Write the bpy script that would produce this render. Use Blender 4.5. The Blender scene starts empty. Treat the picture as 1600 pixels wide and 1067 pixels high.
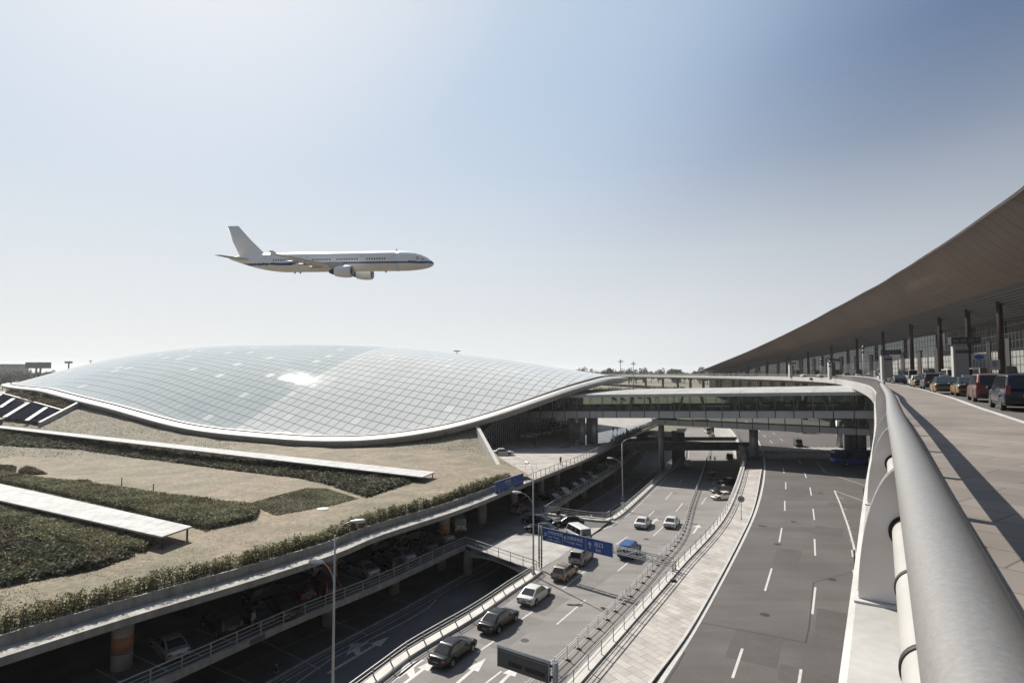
import bpy, bmesh, math, random
from mathutils import Vector, Matrix, noise
RND = random.Random(11)
sc = bpy.context.scene
COL = sc.collection
pi = math.pi
# ---------------------------------------------------------------- camera model
ZE = 26.5                       # eye height above the lowest ground
F = 889.0                       # focal length for a frame 1600 wide
PITCH = math.atan((583 - 533.5) / F)
CT, ST = math.cos(PITCH), math.sin(PITCH)
def ray(x, y):
    a = (x - 800) / F; b = -(y - 533.5) / F
    return (a, CT - b * ST, ST + b * CT)
def P(x, y, H):
    """world point seen at (x, y) that lies H metres below the eye"""
    d = ray(x, y); t = -H / d[2]
    return Vector((d[0] * t, d[1] * t, ZE - H))
def PD(x, y, D):
    d = ray(x, y); t = D / d[1]
    return Vector((d[0] * t, D, ZE + d[2] * t))
# ---------------------------------------------------------------- objects
BASE = {}
def link(o, parent=None):
    COL.objects.link(o)
    if parent is not None:
        o.parent = parent
        BASE[o.name] = BASE.get(parent.name, Vector((0, 0, 0)))
    return o
def tag(o, label=None, cat=None, group=None, kind=None):
    if label: o['label'] = label
    if cat: o['category'] = cat
    if group: o['group'] = group
    if kind: o['kind'] = kind
    return o
def thing(name, loc, label, cat, group=None):
    o = bpy.data.objects.new(name, None); COL.objects.link(o)
    o.location = loc; o.empty_display_size = .5
    BASE[o.name] = Vector(loc)
    return tag(o, label, cat, group)
class MB:
    def __init__(s): s.v = []; s.f = []; s.m = []; s.sm = []
    def face(s, idx, m=0, smooth=False): s.f.append(tuple(idx)); s.m.append(m); s.sm.append(smooth)
    def add(s, verts, faces, m=0, smooth=False):
        b = len(s.v); s.v += [tuple(v) for v in verts]
        for f in faces: s.face([b + i for i in f], m, smooth)
    def quad(s, a, b, c, d, m=0): s.add([a, b, c, d], [(0, 1, 2, 3)], m)
    def poly(s, pts, m=0): s.add(pts, [tuple(range(len(pts)))], m)
    def prism(s, pts, z0, z1, m=0, mtop=None):
        """pts: xy outline counter-clockwise"""
        n = len(pts)
        v = [(p[0], p[1], z0) for p in pts] + [(p[0], p[1], z1) for p in pts]
        s.add(v, [(i, (i + 1) % n, n + (i + 1) % n, n + i) for i in range(n)] + [tuple(range(n - 1, -1, -1))], m)
        s.add(v[n:], [tuple(range(n))], m if mtop is None else mtop)
    def box(s, c, size, rz=0, m=0, mat=None):
        x, y, z = [q / 2 for q in size]
        v = [Vector((i * x, j * y, k * z)) for k in (-1, 1) for j in (-1, 1) for i in (-1, 1)]
        M_ = Matrix.Translation(Vector(c)) @ (mat if mat is not None else Matrix.Rotation(rz, 4, 'Z'))
        s.add([M_ @ q for q in v], [(0, 2, 3, 1), (4, 5, 7, 6), (0, 1, 5, 4), (2, 6, 7, 3), (0, 4, 6, 2), (1, 3, 7, 5)], m)
    def bar(s, a, b, w, h=None, m=0):
        """box from a to b, w across and h upright"""
        a = Vector(a); b = Vector(b); d = b - a; L = d.length
        if L < 1e-6: return
        h = w if h is None else h
        d.normalize(); up = Vector((0, 0, 1))
        if abs(d.z) > .98: up = Vector((0, 1, 0))
        r = d.cross(up).normalized(); u = r.cross(d)
        v = []
        for e in (a, b):
            for i, j in ((-1, -1), (1, -1), (1, 1), (-1, 1)): v.append(e + r * (i * w / 2) + u * (j * h / 2))
        s.add(v, [(0, 1, 2, 3)[::-1], (4, 5, 6, 7), (0, 1, 5, 4), (1, 2, 6, 5), (2, 3, 7, 6), (3, 0, 4, 7)][0:6], m)
    def tube(s, pts, r, n=8, m=0, cap=True, smooth=True):
        pts = [Vector(p) for p in pts]; N = len(pts)
        rs = r if isinstance(r, (list, tuple)) else [r] * N
        b = len(s.v)
        for i, p in enumerate(pts):
            d = (pts[min(i + 1, N - 1)] - pts[max(i - 1, 0)]).normalized()
            up = Vector((0, 0, 1)) if abs(d.z) < .95 else Vector((0, 1, 0))
            a = d.cross(up).normalized(); c = a.cross(d)
            for k in range(n):
                t = 2 * pi * k / n
                s.v.append(tuple(p + a * (rs[i] * math.cos(t)) + c * (rs[i] * math.sin(t))))
        for i in range(N - 1):
            for k in range(n):
                k2 = (k + 1) % n
                s.face((b + i * n + k, b + (i + 1) * n + k, b + (i + 1) * n + k2, b + i * n + k2), m, smooth)
        if cap:
            s.face([b + k for k in range(n)], m); s.face([b + (N - 1) * n + k for k in range(n - 1, -1, -1)], m)
    def cyl(s, c, r, h, n=16, m=0, r2=None, smooth=True):
        r2 = r if r2 is None else r2
        v = [(c[0] + r * math.cos(2 * pi * k / n), c[1] + r * math.sin(2 * pi * k / n), c[2]) for k in range(n)]
        v += [(c[0] + r2 * math.cos(2 * pi * k / n), c[1] + r2 * math.sin(2 * pi * k / n), c[2] + h) for k in range(n)]
        b = len(s.v); s.v += v
        for k in range(n): s.face((b + k, b + (k + 1) % n, b + n + (k + 1) % n, b + n + k), m, smooth)
        s.face([b + k for k in range(n - 1, -1, -1)], m); s.face([b + n + k for k in range(n)], m)
    def grid(s, rows, m=0, smooth=True, close=False):
        """rows: list of equally long rows of points"""
        b = len(s.v); n = len(rows[0])
        for r in rows: s.v += [tuple(p) for p in r]
        for i in range(len(rows) - 1):
            for k in range(n if close else n - 1):
                k2 = (k + 1) % n
                s.face((b + i * n + k, b + i * n + k2, b + (i + 1) * n + k2, b + (i + 1) * n + k), m(i, k) if callable(m) else m, smooth)
    def ell(s, c, r, n=10, k=6, m=0):
        rows = []
        for i in range(k + 1):
            t = pi * i / k
            rows.append([(c[0] + r[0] * math.sin(t) * math.cos(2 * pi * j / n), c[1] + r[1] * math.sin(t) * math.sin(2 * pi * j / n), c[2] - r[2] * math.cos(t)) for j in range(n)])
        s.grid(rows, m, True, True)
    def mesh(s, name, mats, off=None):
        me = bpy.data.meshes.new(name)
        v = s.v if off is None else [(p[0] - off[0], p[1] - off[1], p[2] - off[2]) for p in s.v]
        me.from_pydata(v, [], s.f)
        for m in (mats if isinstance(mats, (list, tuple)) else [mats]): me.materials.append(m)
        me.polygons.foreach_set('material_index', s.m)
        me.polygons.foreach_set('use_smooth', s.sm)
        me.update()
        return me
    def build(s, name, mats, parent=None, fix=False, sharp=None):
        off = BASE.get(parent.name) if parent is not None else None
        me = s.mesh(name, mats, off)
        if fix:
            bm = bmesh.new(); bm.from_mesh(me)
            bmesh.ops.recalc_face_normals(bm, faces=bm.faces); bm.to_mesh(me); bm.free()
        if sharp: me.set_sharp_from_angle(angle=sharp)
        return link(bpy.data.objects.new(name, me), parent)
def struct(name, mb, mats, parent=None, **k):
    o = mb.build(name, mats, parent, **k)
    if parent is None: o['kind'] = 'structure'
    return o
# ---------------------------------------------------------------- paths
def smooth_path(pts, step):
    """Catmull-Rom through the points, resampled evenly"""
    pts = [Vector(p) for p in pts]; q = [2 * pts[0] - pts[1]] + pts + [2 * pts[-1] - pts[-2]]
    out = []
    for i in range(1, len(q) - 2):
        p0, p1, p2, p3 = q[i - 1:i + 3]
        for j in range(24):
            t = j / 24
            out.append(.5 * ((2 * p1) + (p2 - p0) * t + (2 * p0 - 5 * p1 + 4 * p2 - p3) * t * t + (3 * p1 - p0 - 3 * p2 + p3) * t ** 3))
    out.append(pts[-1])
    return resample(out, step)
def resample(pts, step):
    pts = [Vector(p) for p in pts]
    L = [0]
    for a, b in zip(pts, pts[1:]): L.append(L[-1] + (b - a).length)
    n = max(1, round(L[-1] / step)); res = []; j = 0
    for i in range(n + 1):
        t = L[-1] * i / n
        while j < len(L) - 2 and L[j + 1] < t: j += 1
        u = (t - L[j]) / max(1e-9, L[j + 1] - L[j])
        res.append(pts[j].lerp(pts[j + 1], u))
    return res
def normals(path):
    """unit vectors to the right of the walking direction"""
    out = []
    for i in range(len(path)):
        d = path[min(i + 1, len(path) - 1)] - path[max(i - 1, 0)]
        d = Vector((d.x, d.y, 0)).normalized()
        out.append(Vector((d.y, -d.x, 0)))
    return out
def offset(path, r, dz=0):
    return [p + n * r + Vector((0, 0, dz)) for p, n in zip(path, normals(path))]
def sweep(mb, path, prof, m=0, closed=True, smooth=False, caps=True):
    """prof: (right, up) pairs"""
    nn = normals(path)
    rows = [[p + n * a + Vector((0, 0, b)) for a, b in prof] for p, n in zip(path, nn)]
    mb.grid(rows, m, smooth, closed)
    if closed and caps:
        mb.poly(rows[0][::-1], m if not callable(m) else 0); mb.poly(rows[-1], m if not callable(m) else 0)
def ribbon(mb, A, B, m=0):
    n = min(len(A), len(B))
    for i in range(n - 1): mb.quad(A[i], B[i], B[i + 1], A[i + 1], m)
# ---------------------------------------------------------------- materials
def lin(c):
    return tuple((q / 12.92 if q <= .04045 else ((q + .055) / 1.055) ** 2.4) for q in c)
MATS = {}
KA = .70      # surfaces are given for a softer exposure; this brings them to real reflectances
def new_mat(name):
    m = bpy.data.materials.new(name); m.use_nodes = True
    nt = m.node_tree; b = nt.nodes['Principled BSDF']
    MATS[name] = m
    return m, nt, b
def N(nt, t, **k):
    n = nt.nodes.new(t)
    for a, b in k.items(): setattr(n, a, b)
    return n
def mat(name, c1, c2=None, scale=3., rough=.6, rough2=None, metal=0., bump=0., bscale=None, detail=6., spec=None, stretch=None, coat=0., lo=.35, hi=.65, bdist=.02, rot=0., fine=None, fine_amt=.25, fine_stretch=(1, 1, 1)):
    """two tones mixed by noise in object space, with uneven gloss and a little relief"""
    m, nt, b = new_mat(name); L = nt.links
    c2 = c2 or tuple(q * .86 for q in c1)
    c1, c2 = tuple(q * KA for q in c1), tuple(q * KA for q in c2)
    tc = N(nt, 'ShaderNodeTexCoord'); src = tc.outputs['Object']
    if stretch:
        mp = N(nt, 'ShaderNodeMapping'); mp.inputs['Scale'].default_value = stretch
        L.new(src, mp.inputs['Vector']); src = mp.outputs['Vector']
    n1 = N(nt, 'ShaderNodeTexNoise'); n1.inputs['Scale'].default_value = scale; n1.inputs['Detail'].default_value = detail
    L.new(src, n1.inputs['Vector'])
    cr = N(nt, 'ShaderNodeValToRGB'); e = cr.color_ramp.elements
    e[0].position = lo; e[0].color = (*c1, 1); e[1].position = hi; e[1].color = (*c2, 1)
    L.new(n1.outputs['Fac'], cr.inputs['Fac']); col = cr.outputs['Color']
    for k, (fs, fa, st) in enumerate(fine or ()):
        mq = N(nt, 'ShaderNodeMapping'); mq.inputs['Rotation'].default_value = (0, 0, rot); mq.inputs['Scale'].default_value = st
        L.new(tc.outputs['Object'], mq.inputs['Vector'])
        nf = N(nt, 'ShaderNodeTexNoise'); nf.inputs['Scale'].default_value = fs; nf.inputs['Detail'].default_value = 7; L.new(mq.outputs['Vector'], nf.inputs['Vector'])
        rf = N(nt, 'ShaderNodeMapRange'); rf.inputs['From Min'].default_value = .3; rf.inputs['From Max'].default_value = .7; rf.inputs['To Min'].default_value = 1 - fa; rf.inputs['To Max'].default_value = 1 + fa * .7; L.new(nf.outputs['Fac'], rf.inputs['Value'])
        mf = N(nt, 'ShaderNodeMixRGB', blend_type='MULTIPLY'); mf.inputs['Fac'].default_value = 1; L.new(col, mf.inputs['Color1']); L.new(rf.outputs['Result'], mf.inputs['Color2']); col = mf.outputs['Color']
    L.new(col, b.inputs['Base Color'])
    b.inputs['Metallic'].default_value = metal
    if spec is not None: b.inputs['Specular IOR Level'].default_value = spec
    if coat: b.inputs['Coat Weight'].default_value = coat; b.inputs['Coat Roughness'].default_value = .04
    if rough2 is not None:
        mr = N(nt, 'ShaderNodeMapRange'); mr.inputs['To Min'].default_value = rough; mr.inputs['To Max'].default_value = rough2
        L.new(n1.outputs['Fac'], mr.inputs['Value']); L.new(mr.outputs['Result'], b.inputs['Roughness'])
    else: b.inputs['Roughness'].default_value = rough
    if bump:
        n2 = N(nt, 'ShaderNodeTexNoise'); n2.inputs['Scale'].default_value = bscale or scale * 6; n2.inputs['Detail'].default_value = 5
        L.new(src, n2.inputs['Vector'])
        bp = N(nt, 'ShaderNodeBump'); bp.inputs['Strength'].default_value = bump; bp.inputs['Distance'].default_value = bdist
        L.new(n2.outputs['Fac'], bp.inputs['Height']); L.new(bp.outputs['Normal'], b.inputs['Normal'])
    return m
def leaf_mat(name, cols, rough=.55):
    """each leaf takes its own tone"""
    m, nt, b = new_mat(name); L = nt.links
    g = N(nt, 'ShaderNodeNewGeometry'); cr = N(nt, 'ShaderNodeValToRGB'); e = cr.color_ramp.elements
    while len(e) < len(cols): e.new(.5)
    for i, c in enumerate(cols): e[i].position = i / (len(cols) - 1); e[i].color = (*[q * KA for q in c], 1)
    L.new(g.outputs['Random Per Island'], cr.inputs['Fac'])
    tc = N(nt, 'ShaderNodeTexCoord'); n1 = N(nt, 'ShaderNodeTexNoise'); n1.inputs['Scale'].default_value = .28; n1.inputs['Detail'].default_value = 6
    L.new(tc.outputs['Object'], n1.inputs['Vector'])
    mx = N(nt, 'ShaderNodeMixRGB', blend_type='MULTIPLY'); mx.inputs['Fac'].default_value = 1
    mr = N(nt, 'ShaderNodeMapRange'); mr.inputs['From Min'].default_value = .3; mr.inputs['From Max'].default_value = .7
    mr.inputs['To Min'].default_value = .6; mr.inputs['To Max'].default_value = 1.6
    L.new(n1.outputs['Fac'], mr.inputs['Value']); L.new(cr.outputs['Color'], mx.inputs['Color1']); L.new(mr.outputs['Result'], mx.inputs['Color2'])
    L.new(mx.outputs['Color'], b.inputs['Base Color']); b.inputs['Roughness'].default_value = .75; b.inputs['Specular IOR Level'].default_value = .22
    tr = N(nt, 'ShaderNodeBsdfTranslucent'); L.new(mx.outputs['Color'], tr.inputs['Color'])
    ms = N(nt, 'ShaderNodeMixShader'); ms.inputs['Fac'].default_value = .25
    L.new(b.outputs['BSDF'], ms.inputs[1]); L.new(tr.outputs['BSDF'], ms.inputs[2]); L.new(ms.outputs['Shader'], nt.nodes['Material Output'].inputs['Surface'])
    return m
def glass_mat(name, tint=(.5, .58, .56), through=.55, rough=.03, base=(.02, .03, .03), spec=.8):
    """window glass: part see-through and tinted, part mirror"""
    m, nt, b = new_mat(name); L = nt.links
    b.inputs['Base Color'].default_value = (*base, 1); b.inputs['Roughness'].default_value = rough; b.inputs['Specular IOR Level'].default_value = spec
    b.inputs['IOR'].default_value = 1.6
    t = N(nt, 'ShaderNodeBsdfTransparent'); t.inputs['Color'].default_value = (*tint, 1)
    ms = N(nt, 'ShaderNodeMixShader'); ms.inputs['Fac'].default_value = through
    L.new(b.outputs['BSDF'], ms.inputs[1]); L.new(t.outputs['BSDF'], ms.inputs[2]); L.new(ms.outputs['Shader'], nt.nodes['Material Output'].inputs['Surface'])
    return m
def brick_mat(name, c1, c2, mortar, bw, bh, msize=.01, rough=.7, rz=0., bump=.15, noise_amt=.35, offset_=.5, rough_lo=None):
    m, nt, b = new_mat(name); L = nt.links
    tc = N(nt, 'ShaderNodeTexCoord'); mp = N(nt, 'ShaderNodeMapping'); mp.inputs['Rotation'].default_value = (0, 0, rz)
    L.new(tc.outputs['Object'], mp.inputs['Vector'])
    br = N(nt, 'ShaderNodeTexBrick'); br.offset = offset_
    br.inputs['Scale'].default_value = 1; br.inputs['Brick Width'].default_value = bw; br.inputs['Row Height'].default_value = bh
    br.inputs['Mortar Size'].default_value = msize; br.inputs['Color1'].default_value = (*[q * KA for q in c1], 1); br.inputs['Color2'].default_value = (*[q * KA for q in c2], 1); br.inputs['Mortar'].default_value = (*[q * KA for q in mortar], 1)
    L.new(mp.outputs['Vector'], br.inputs['Vector'])
    n1 = N(nt, 'ShaderNodeTexNoise'); n1.inputs['Scale'].default_value = .5; n1.inputs['Detail'].default_value = 7
    L.new(mp.outputs['Vector'], n1.inputs['Vector'])
    mr = N(nt, 'ShaderNodeMapRange'); mr.inputs['From Min'].default_value = .3; mr.inputs['From Max'].default_value = .7
    mr.inputs['To Min'].default_value = 1 - noise_amt; mr.inputs['To Max'].default_value = 1 + noise_amt * .5
    L.new(n1.outputs['Fac'], mr.inputs['Value'])
    mx = N(nt, 'ShaderNodeMixRGB', blend_type='MULTIPLY'); mx.inputs['Fac'].default_value = 1
    L.new(br.outputs['Color'], mx.inputs['Color1']); L.new(mr.outputs['Result'], mx.inputs['Color2']); L.new(mx.outputs['Color'], b.inputs['Base Color'])
    b.inputs['Roughness'].default_value = rough
    if rough_lo is not None:
        m2 = N(nt, 'ShaderNodeMapRange'); m2.inputs['To Min'].default_value = rough_lo; m2.inputs['To Max'].default_value = rough
        L.new(n1.outputs['Fac'], m2.inputs['Value']); L.new(m2.outputs['Result'], b.inputs['Roughness'])
    if bump:
        bp = N(nt, 'ShaderNodeBump'); bp.inputs['Strength'].default_value = bump; bp.inputs['Distance'].default_value = .01; bp.invert = True
        L.new(br.outputs['Fac'], bp.inputs['Height']); L.new(bp.outputs['Normal'], b.inputs['Normal'])
    return m
def plain(name, c, rough=.5, metal=0., spec=None, coat=0.): return mat(name, c, tuple(q * .9 for q in c), 4., rough, rough + .1, metal, 0., spec=spec, coat=coat)
# ---------------------------------------------------------------- materials of the place
M = {}
M['asphalt'] = mat('asphalt', (.115, .103, .095), (.092, .0825, .076), .22, .75, .9, 0, .35, 30, 9, lo=.3, hi=.7, bdist=.008, rot=math.radians(-62), fine=((1., .16, (.035, .9, 1)), (9., .12, (1, 1, 1)), (.12, .12, (1, 1, 1))))
M['asphalt_old'] = mat('old_asphalt', (.25, .232, .218), (.21, .196, .184), .3, .75, .9, 0, .35, 30, 9, lo=.3, hi=.7, bdist=.008, rot=math.radians(-62), fine=((1., .18, (.03, .8, 1)), (9., .12, (1, 1, 1)), (.12, .14, (1, 1, 1))))
M['asphalt_dark'] = mat('dark_asphalt', (.075, .076, .082), (.055, .056, .06), .3, .7, .9, 0, .3, 30, 8, bdist=.008)
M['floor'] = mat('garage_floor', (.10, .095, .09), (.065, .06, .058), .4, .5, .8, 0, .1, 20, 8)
M['asphalt_patch'] = mat('asphalt_patch', (.09, .081, .075), (.076, .069, .064), .6, .8, .9, 0, .3, 30, 9, bdist=.008, fine=((7., .16, (1, 1, 1)),))
M['old_patch'] = mat('old_asphalt_patch', (.20, .186, .175), (.17, .158, .149), .6, .8, .9, 0, .3, 30, 9, bdist=.008, fine=((7., .16, (1, 1, 1)),))
M['paint'] = mat('road_paint', (.62, .61, .58), (.47, .46, .44), 2.5, .6, .7, detail=8, lo=.4, hi=.75)
M['paint_worn'] = mat('worn_road_paint', (.46, .45, .43), (.24, .235, .23), 3, .7, detail=9)
M['tar'] = plain('tar', (.03, .028, .027), .6)
M['concrete'] = mat('concrete', (.42, .40, .37), (.31, .295, .27), .7, .75, .9, 0, .25, 14, 9, bdist=.01, fine=((2.2, .2, (1, 1, .25)), (11., .14, (1, 1, 1))))
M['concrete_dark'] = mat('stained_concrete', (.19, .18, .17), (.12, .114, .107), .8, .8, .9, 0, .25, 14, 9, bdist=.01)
M['pale_stone'] = mat('pale_stone', (.62, .60, .56), (.50, .48, .445), .6, .6, .8, 0, .15, 25, 9, bdist=.006)
M['white_clad'] = mat('white_cladding', (.56, .545, .515), (.47, .455, .43), .35, .45, .6, 0, .05, 8, 8, fine=((1.4, .14, (1, 1, .3)), (14., .08, (1, 1, 1))))
M['paving'] = brick_mat('stone_paving', (.54, .50, .46), (.43, .395, .36), (.25, .23, .21), 1.3, .65, .02, .75, math.radians(58), .2, .25)
M['deck_paving'] = brick_mat('deck_paving', (.285, .242, .208), (.225, .195, .168), (.13, .115, .10), 1.2, .6, .012, .7, math.radians(57), .15, .3)
M['plaza_paving'] = brick_mat('plaza_paving', (.45, .41, .37), (.36, .33, .30), (.25, .23, .21), 2., 1., .02, .7, math.radians(28), .1, .3)
M['polished'] = brick_mat('polished_stone', (.30, .30, .30), (.25, .25, .26), (.18, .18, .18), 2., 1., .01, .28, math.radians(28), .05, .3, rough_lo=.08)
M['lawn'] = mat('dry_lawn', (.265, .208, .140), (.175, .158, .092), .09, .9, None, 0, .7, 5., 10, lo=.42, hi=.68, bdist=.1, fine=((1.6, .34, (1, 1, 1)), (.35, .28, (1, 1, 1)), (9., .3, (1, 1, 1))))
M['bank'] = mat('grass_bank', (.235, .20, .14), (.155, .145, .09), .22, .9, None, 0, .8, 3., 10, lo=.38, hi=.66, bdist=.2, fine=((1.2, .36, (1, 1, 1)), (6., .35, (1, 1, 1))))
M['field'] = mat('dry_field', (.22, .19, .13), (.12, .12, .07), .012, .95, None, 0, .4, .4, 8)
M['blade'] = leaf_mat('grass_blade', [(.26, .23, .15), (.34, .29, .20), (.42, .355, .25), (.28, .25, .16)])
M['hedge_leaf'] = leaf_mat('hedge_leaf', [(.09, .092, .048), (.18, .178, .088), (.27, .255, .135), (.14, .145, .07)])
M['dark_leaf'] = leaf_mat('dark_leaf', [(.055, .062, .038), (.11, .115, .07), (.17, .172, .105), (.085, .09, .055)])
M['pale_leaf'] = leaf_mat('pale_leaf', [(.15, .155, .085), (.24, .238, .14), (.34, .325, .20), (.20, .20, .115)])
M['brown_leaf'] = leaf_mat('brown_leaf', [(.10, .075, .045), (.17, .13, .08), (.24, .19, .12), (.09, .085, .045)])
M['tree_leaf'] = leaf_mat('tree_leaf', [(.025, .032, .017), (.045, .055, .028), (.065, .072, .036), (.035, .045, .022)])
M['soil'] = mat('dark_soil', (.045, .04, .028), (.03, .028, .02), 2, .95)
M['bark'] = mat('bark', (.12, .10, .08), (.07, .06, .05), 3, .9, bump=.5)
M['steel'] = mat('brushed_steel', (.355, .345, .33), (.32, .31, .30), 70.,   .41, .47, .45, .05, 240, 10, stretch=(1, 1, 1), bdist=.002, fine=((60., .10, (1, 1, 1)), (900., .12, (.06, 1, 1))))
M['rail_metal'] = mat('painted_rail', (.46, .45, .43), (.37, .36, .34), 1.5, .45, .6, .3)
M['fin'] = mat('fin_plate', (.95, .90, .875), (.86, .81, .79), 2., .5, .62, .25, .05, 30, 8)
M['pipe'] = mat('pale_pipe', (.52, .505, .475), (.44, .43, .40), 2.5, .4, .55, .15, .04, 30, 8)
M['rubber'] = plain('black_rubber', (.015, .015, .015), .6)
M['dark_metal'] = plain('dark_metal', (.05, .05, .052), .45, .3)
M['grey_metal'] = plain('grey_metal', (.24, .24, .245), .45, .3)
M['white_metal'] = plain('white_metal', (.70, .69, .67), .4)
M['lamp_metal'] = plain('lamp_metal', (.55, .55, .55), .35, .2)
M['lamp_glass'] = plain('lamp_glass', (.75, .75, .72), .2)
M['panel_grey'] = mat('bridge_panel', (.52, .53, .545), (.45, .46, .475), .25, .35, .5, .3, .03, 6, 6)
M['panel_pale'] = mat('bridge_roof', (.50, .495, .48), (.42, .415, .405), .2, .7, .8, 0, .03, 6, 6, spec=.1, fine=((1.5, .14, (1, 1, 1)),))
M['bridge_glass'] = glass_mat('bridge_glass', (.72, .80, .75), .86, .02, (.06, .07, .066))
M['facade_sunlit_glass'] = glass_mat('facade_sunlit_glass', (.30, .33, .33), .16, .12, (.34, .34, .315), .25)  # pale tone painted in for the sunlit lower part of the front
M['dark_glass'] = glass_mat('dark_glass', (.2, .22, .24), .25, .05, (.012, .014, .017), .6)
M['interior'] = plain('interior', (.25, .25, .24), .7)
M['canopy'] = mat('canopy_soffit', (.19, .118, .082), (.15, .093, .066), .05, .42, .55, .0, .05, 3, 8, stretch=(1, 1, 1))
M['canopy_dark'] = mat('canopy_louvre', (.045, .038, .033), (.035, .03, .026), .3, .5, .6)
M['canopy_seam'] = plain('canopy_seam', (.15, .11, .09), .5)
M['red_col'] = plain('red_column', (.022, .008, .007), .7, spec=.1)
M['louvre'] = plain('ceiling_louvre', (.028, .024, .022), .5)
M['orange'] = mat('orange_band', (.42, .17, .07), (.33, .14, .07), 3, .6, .75)
M['sign_blue'] = plain('sign_blue', (.018, .085, .36), .45)
M['sign_white'] = plain('sign_white', (.75, .77, .8), .4)
M['sign_frame'] = plain('sign_frame', (.3, .33, .4), .4, .4)
M['led_panel'] = plain('led_panel', (.10, .10, .105), .5)
M['led_dark'] = plain('led_window', (.006, .006, .007), .3)
M['led_text'] = plain('faded_lettering', (.13, .14, .11), .5)
M['yellow'] = plain('yellow_paint', (.55, .38, .03), .5)
M['red'] = plain('red_paint', (.4, .03, .03), .4)
M['green'] = mat('green_paint', (.05, .22, .08), (.10, .25, .12), 4, .7)
M['black'] = plain('black_paint', (.02, .02, .02), .5)
M['skylight'] = mat('skylight_glass', (.012, .014, .024), (.018, .02, .032), .3, .8, .9, 0, spec=0)
M['billboard'] = plain('billboard_grey', (.26, .28, .30), .7)
M['ramp_paving'] = brick_mat('ramp_paving', (.44, .425, .40), (.40, .385, .36), (.27, .26, .25), 8., .55, .03, .8, math.radians(-28), .1, .3)
# car finishes
def paint(name, c, metal=.35): return mat(name, c, tuple(q * .93 for q in c), 2., .2 if max(c) < .03 else .32, .24 if max(c) < .03 else .38, metal, coat=.2, spec=.32)
CAR = dict(black=paint('black_car_paint', (.004, .004, .005), 0), silver=paint('silver_car_paint', (.42, .42, .42), .6), white=paint('white_car_paint', (.68, .68, .66), .05),
  gold=paint('gold_car_paint', (.42, .34, .25), .5), taxi=paint('taxi_gold_paint', (.34, .20, .075), .15), taxi_dark=paint('taxi_dark_paint', (.02, .035, .03), .1),
  blue=paint('blue_car_paint', (.03, .11, .33), .3), navy=paint('navy_car_paint', (.006, .009, .022), 0), red=paint('red_car_paint', (.11, .010, .010), .2),
  maroon=paint('maroon_car_paint', (.19, .085, .072), .3), grey=paint('grey_car_paint', (.11, .115, .12), .5), bus=paint('blue_bus_paint', (.02, .045, .34), 0))
M['car_glass'] = mat('car_glass', (.012, .014, .016), (.016, .018, .02), 3, .04, .07, 0, spec=.6)
M['tyre'] = plain('tyre_rubber', (.018, .018, .018), .75)
M['rim'] = plain('wheel_rim', (.45, .45, .45), .3, .7)
M['tail'] = plain('tail_lamp', (.28, .012, .01), .25, coat=.5)
M['headlamp'] = plain('head_lamp', (.6, .62, .64), .15, .3)
M['plate_blue'] = plain('plate_blue', (.13, .15, .22), .4)
M['trim'] = plain('black_trim', (.02, .02, .021), .5)
# plane
M['plane_white'] = mat('plane_white', (1.2, 1.2, 1.2), (1.15, 1.15, 1.15), .3, .3, .38, 0, .02, 2)
M['plane_belly'] = mat('plane_belly', (1.15, 1.1, 1.05), (1.05, 1.0, .95), .3, .35, .45)
M['plane_blue'] = plain('plane_blue', (.03, .12, .36), .3)
M['plane_grey'] = mat('plane_wing', (.75, .73, .71), (.66, .645, .62), .5, .4, .5)
M['plane_dark'] = plain('plane_dark', (.03, .035, .045), .2)
M['plane_metal'] = plain('intake_metal', (.6, .6, .62), .25, .8)
# people
M['skin'] = mat('skin', (.45, .27, .19), (.40, .235, .165), 6, .6)
M['hair'] = plain('hair', (.015, .013, .012), .6)
def cloth(n, c): return mat(n, c, tuple(q * .75 for q in c), 7, .9, bump=.3)
CL = dict(black=cloth('black_cloth', (.02, .02, .022)), navy=cloth('navy_cloth', (.03, .04, .07)), tan=cloth('pale_cloth', (.38, .33, .28)), grey=cloth('grey_cloth', (.14, .14, .15)), brown=cloth('brown_cloth', (.10, .07, .05)))
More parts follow.
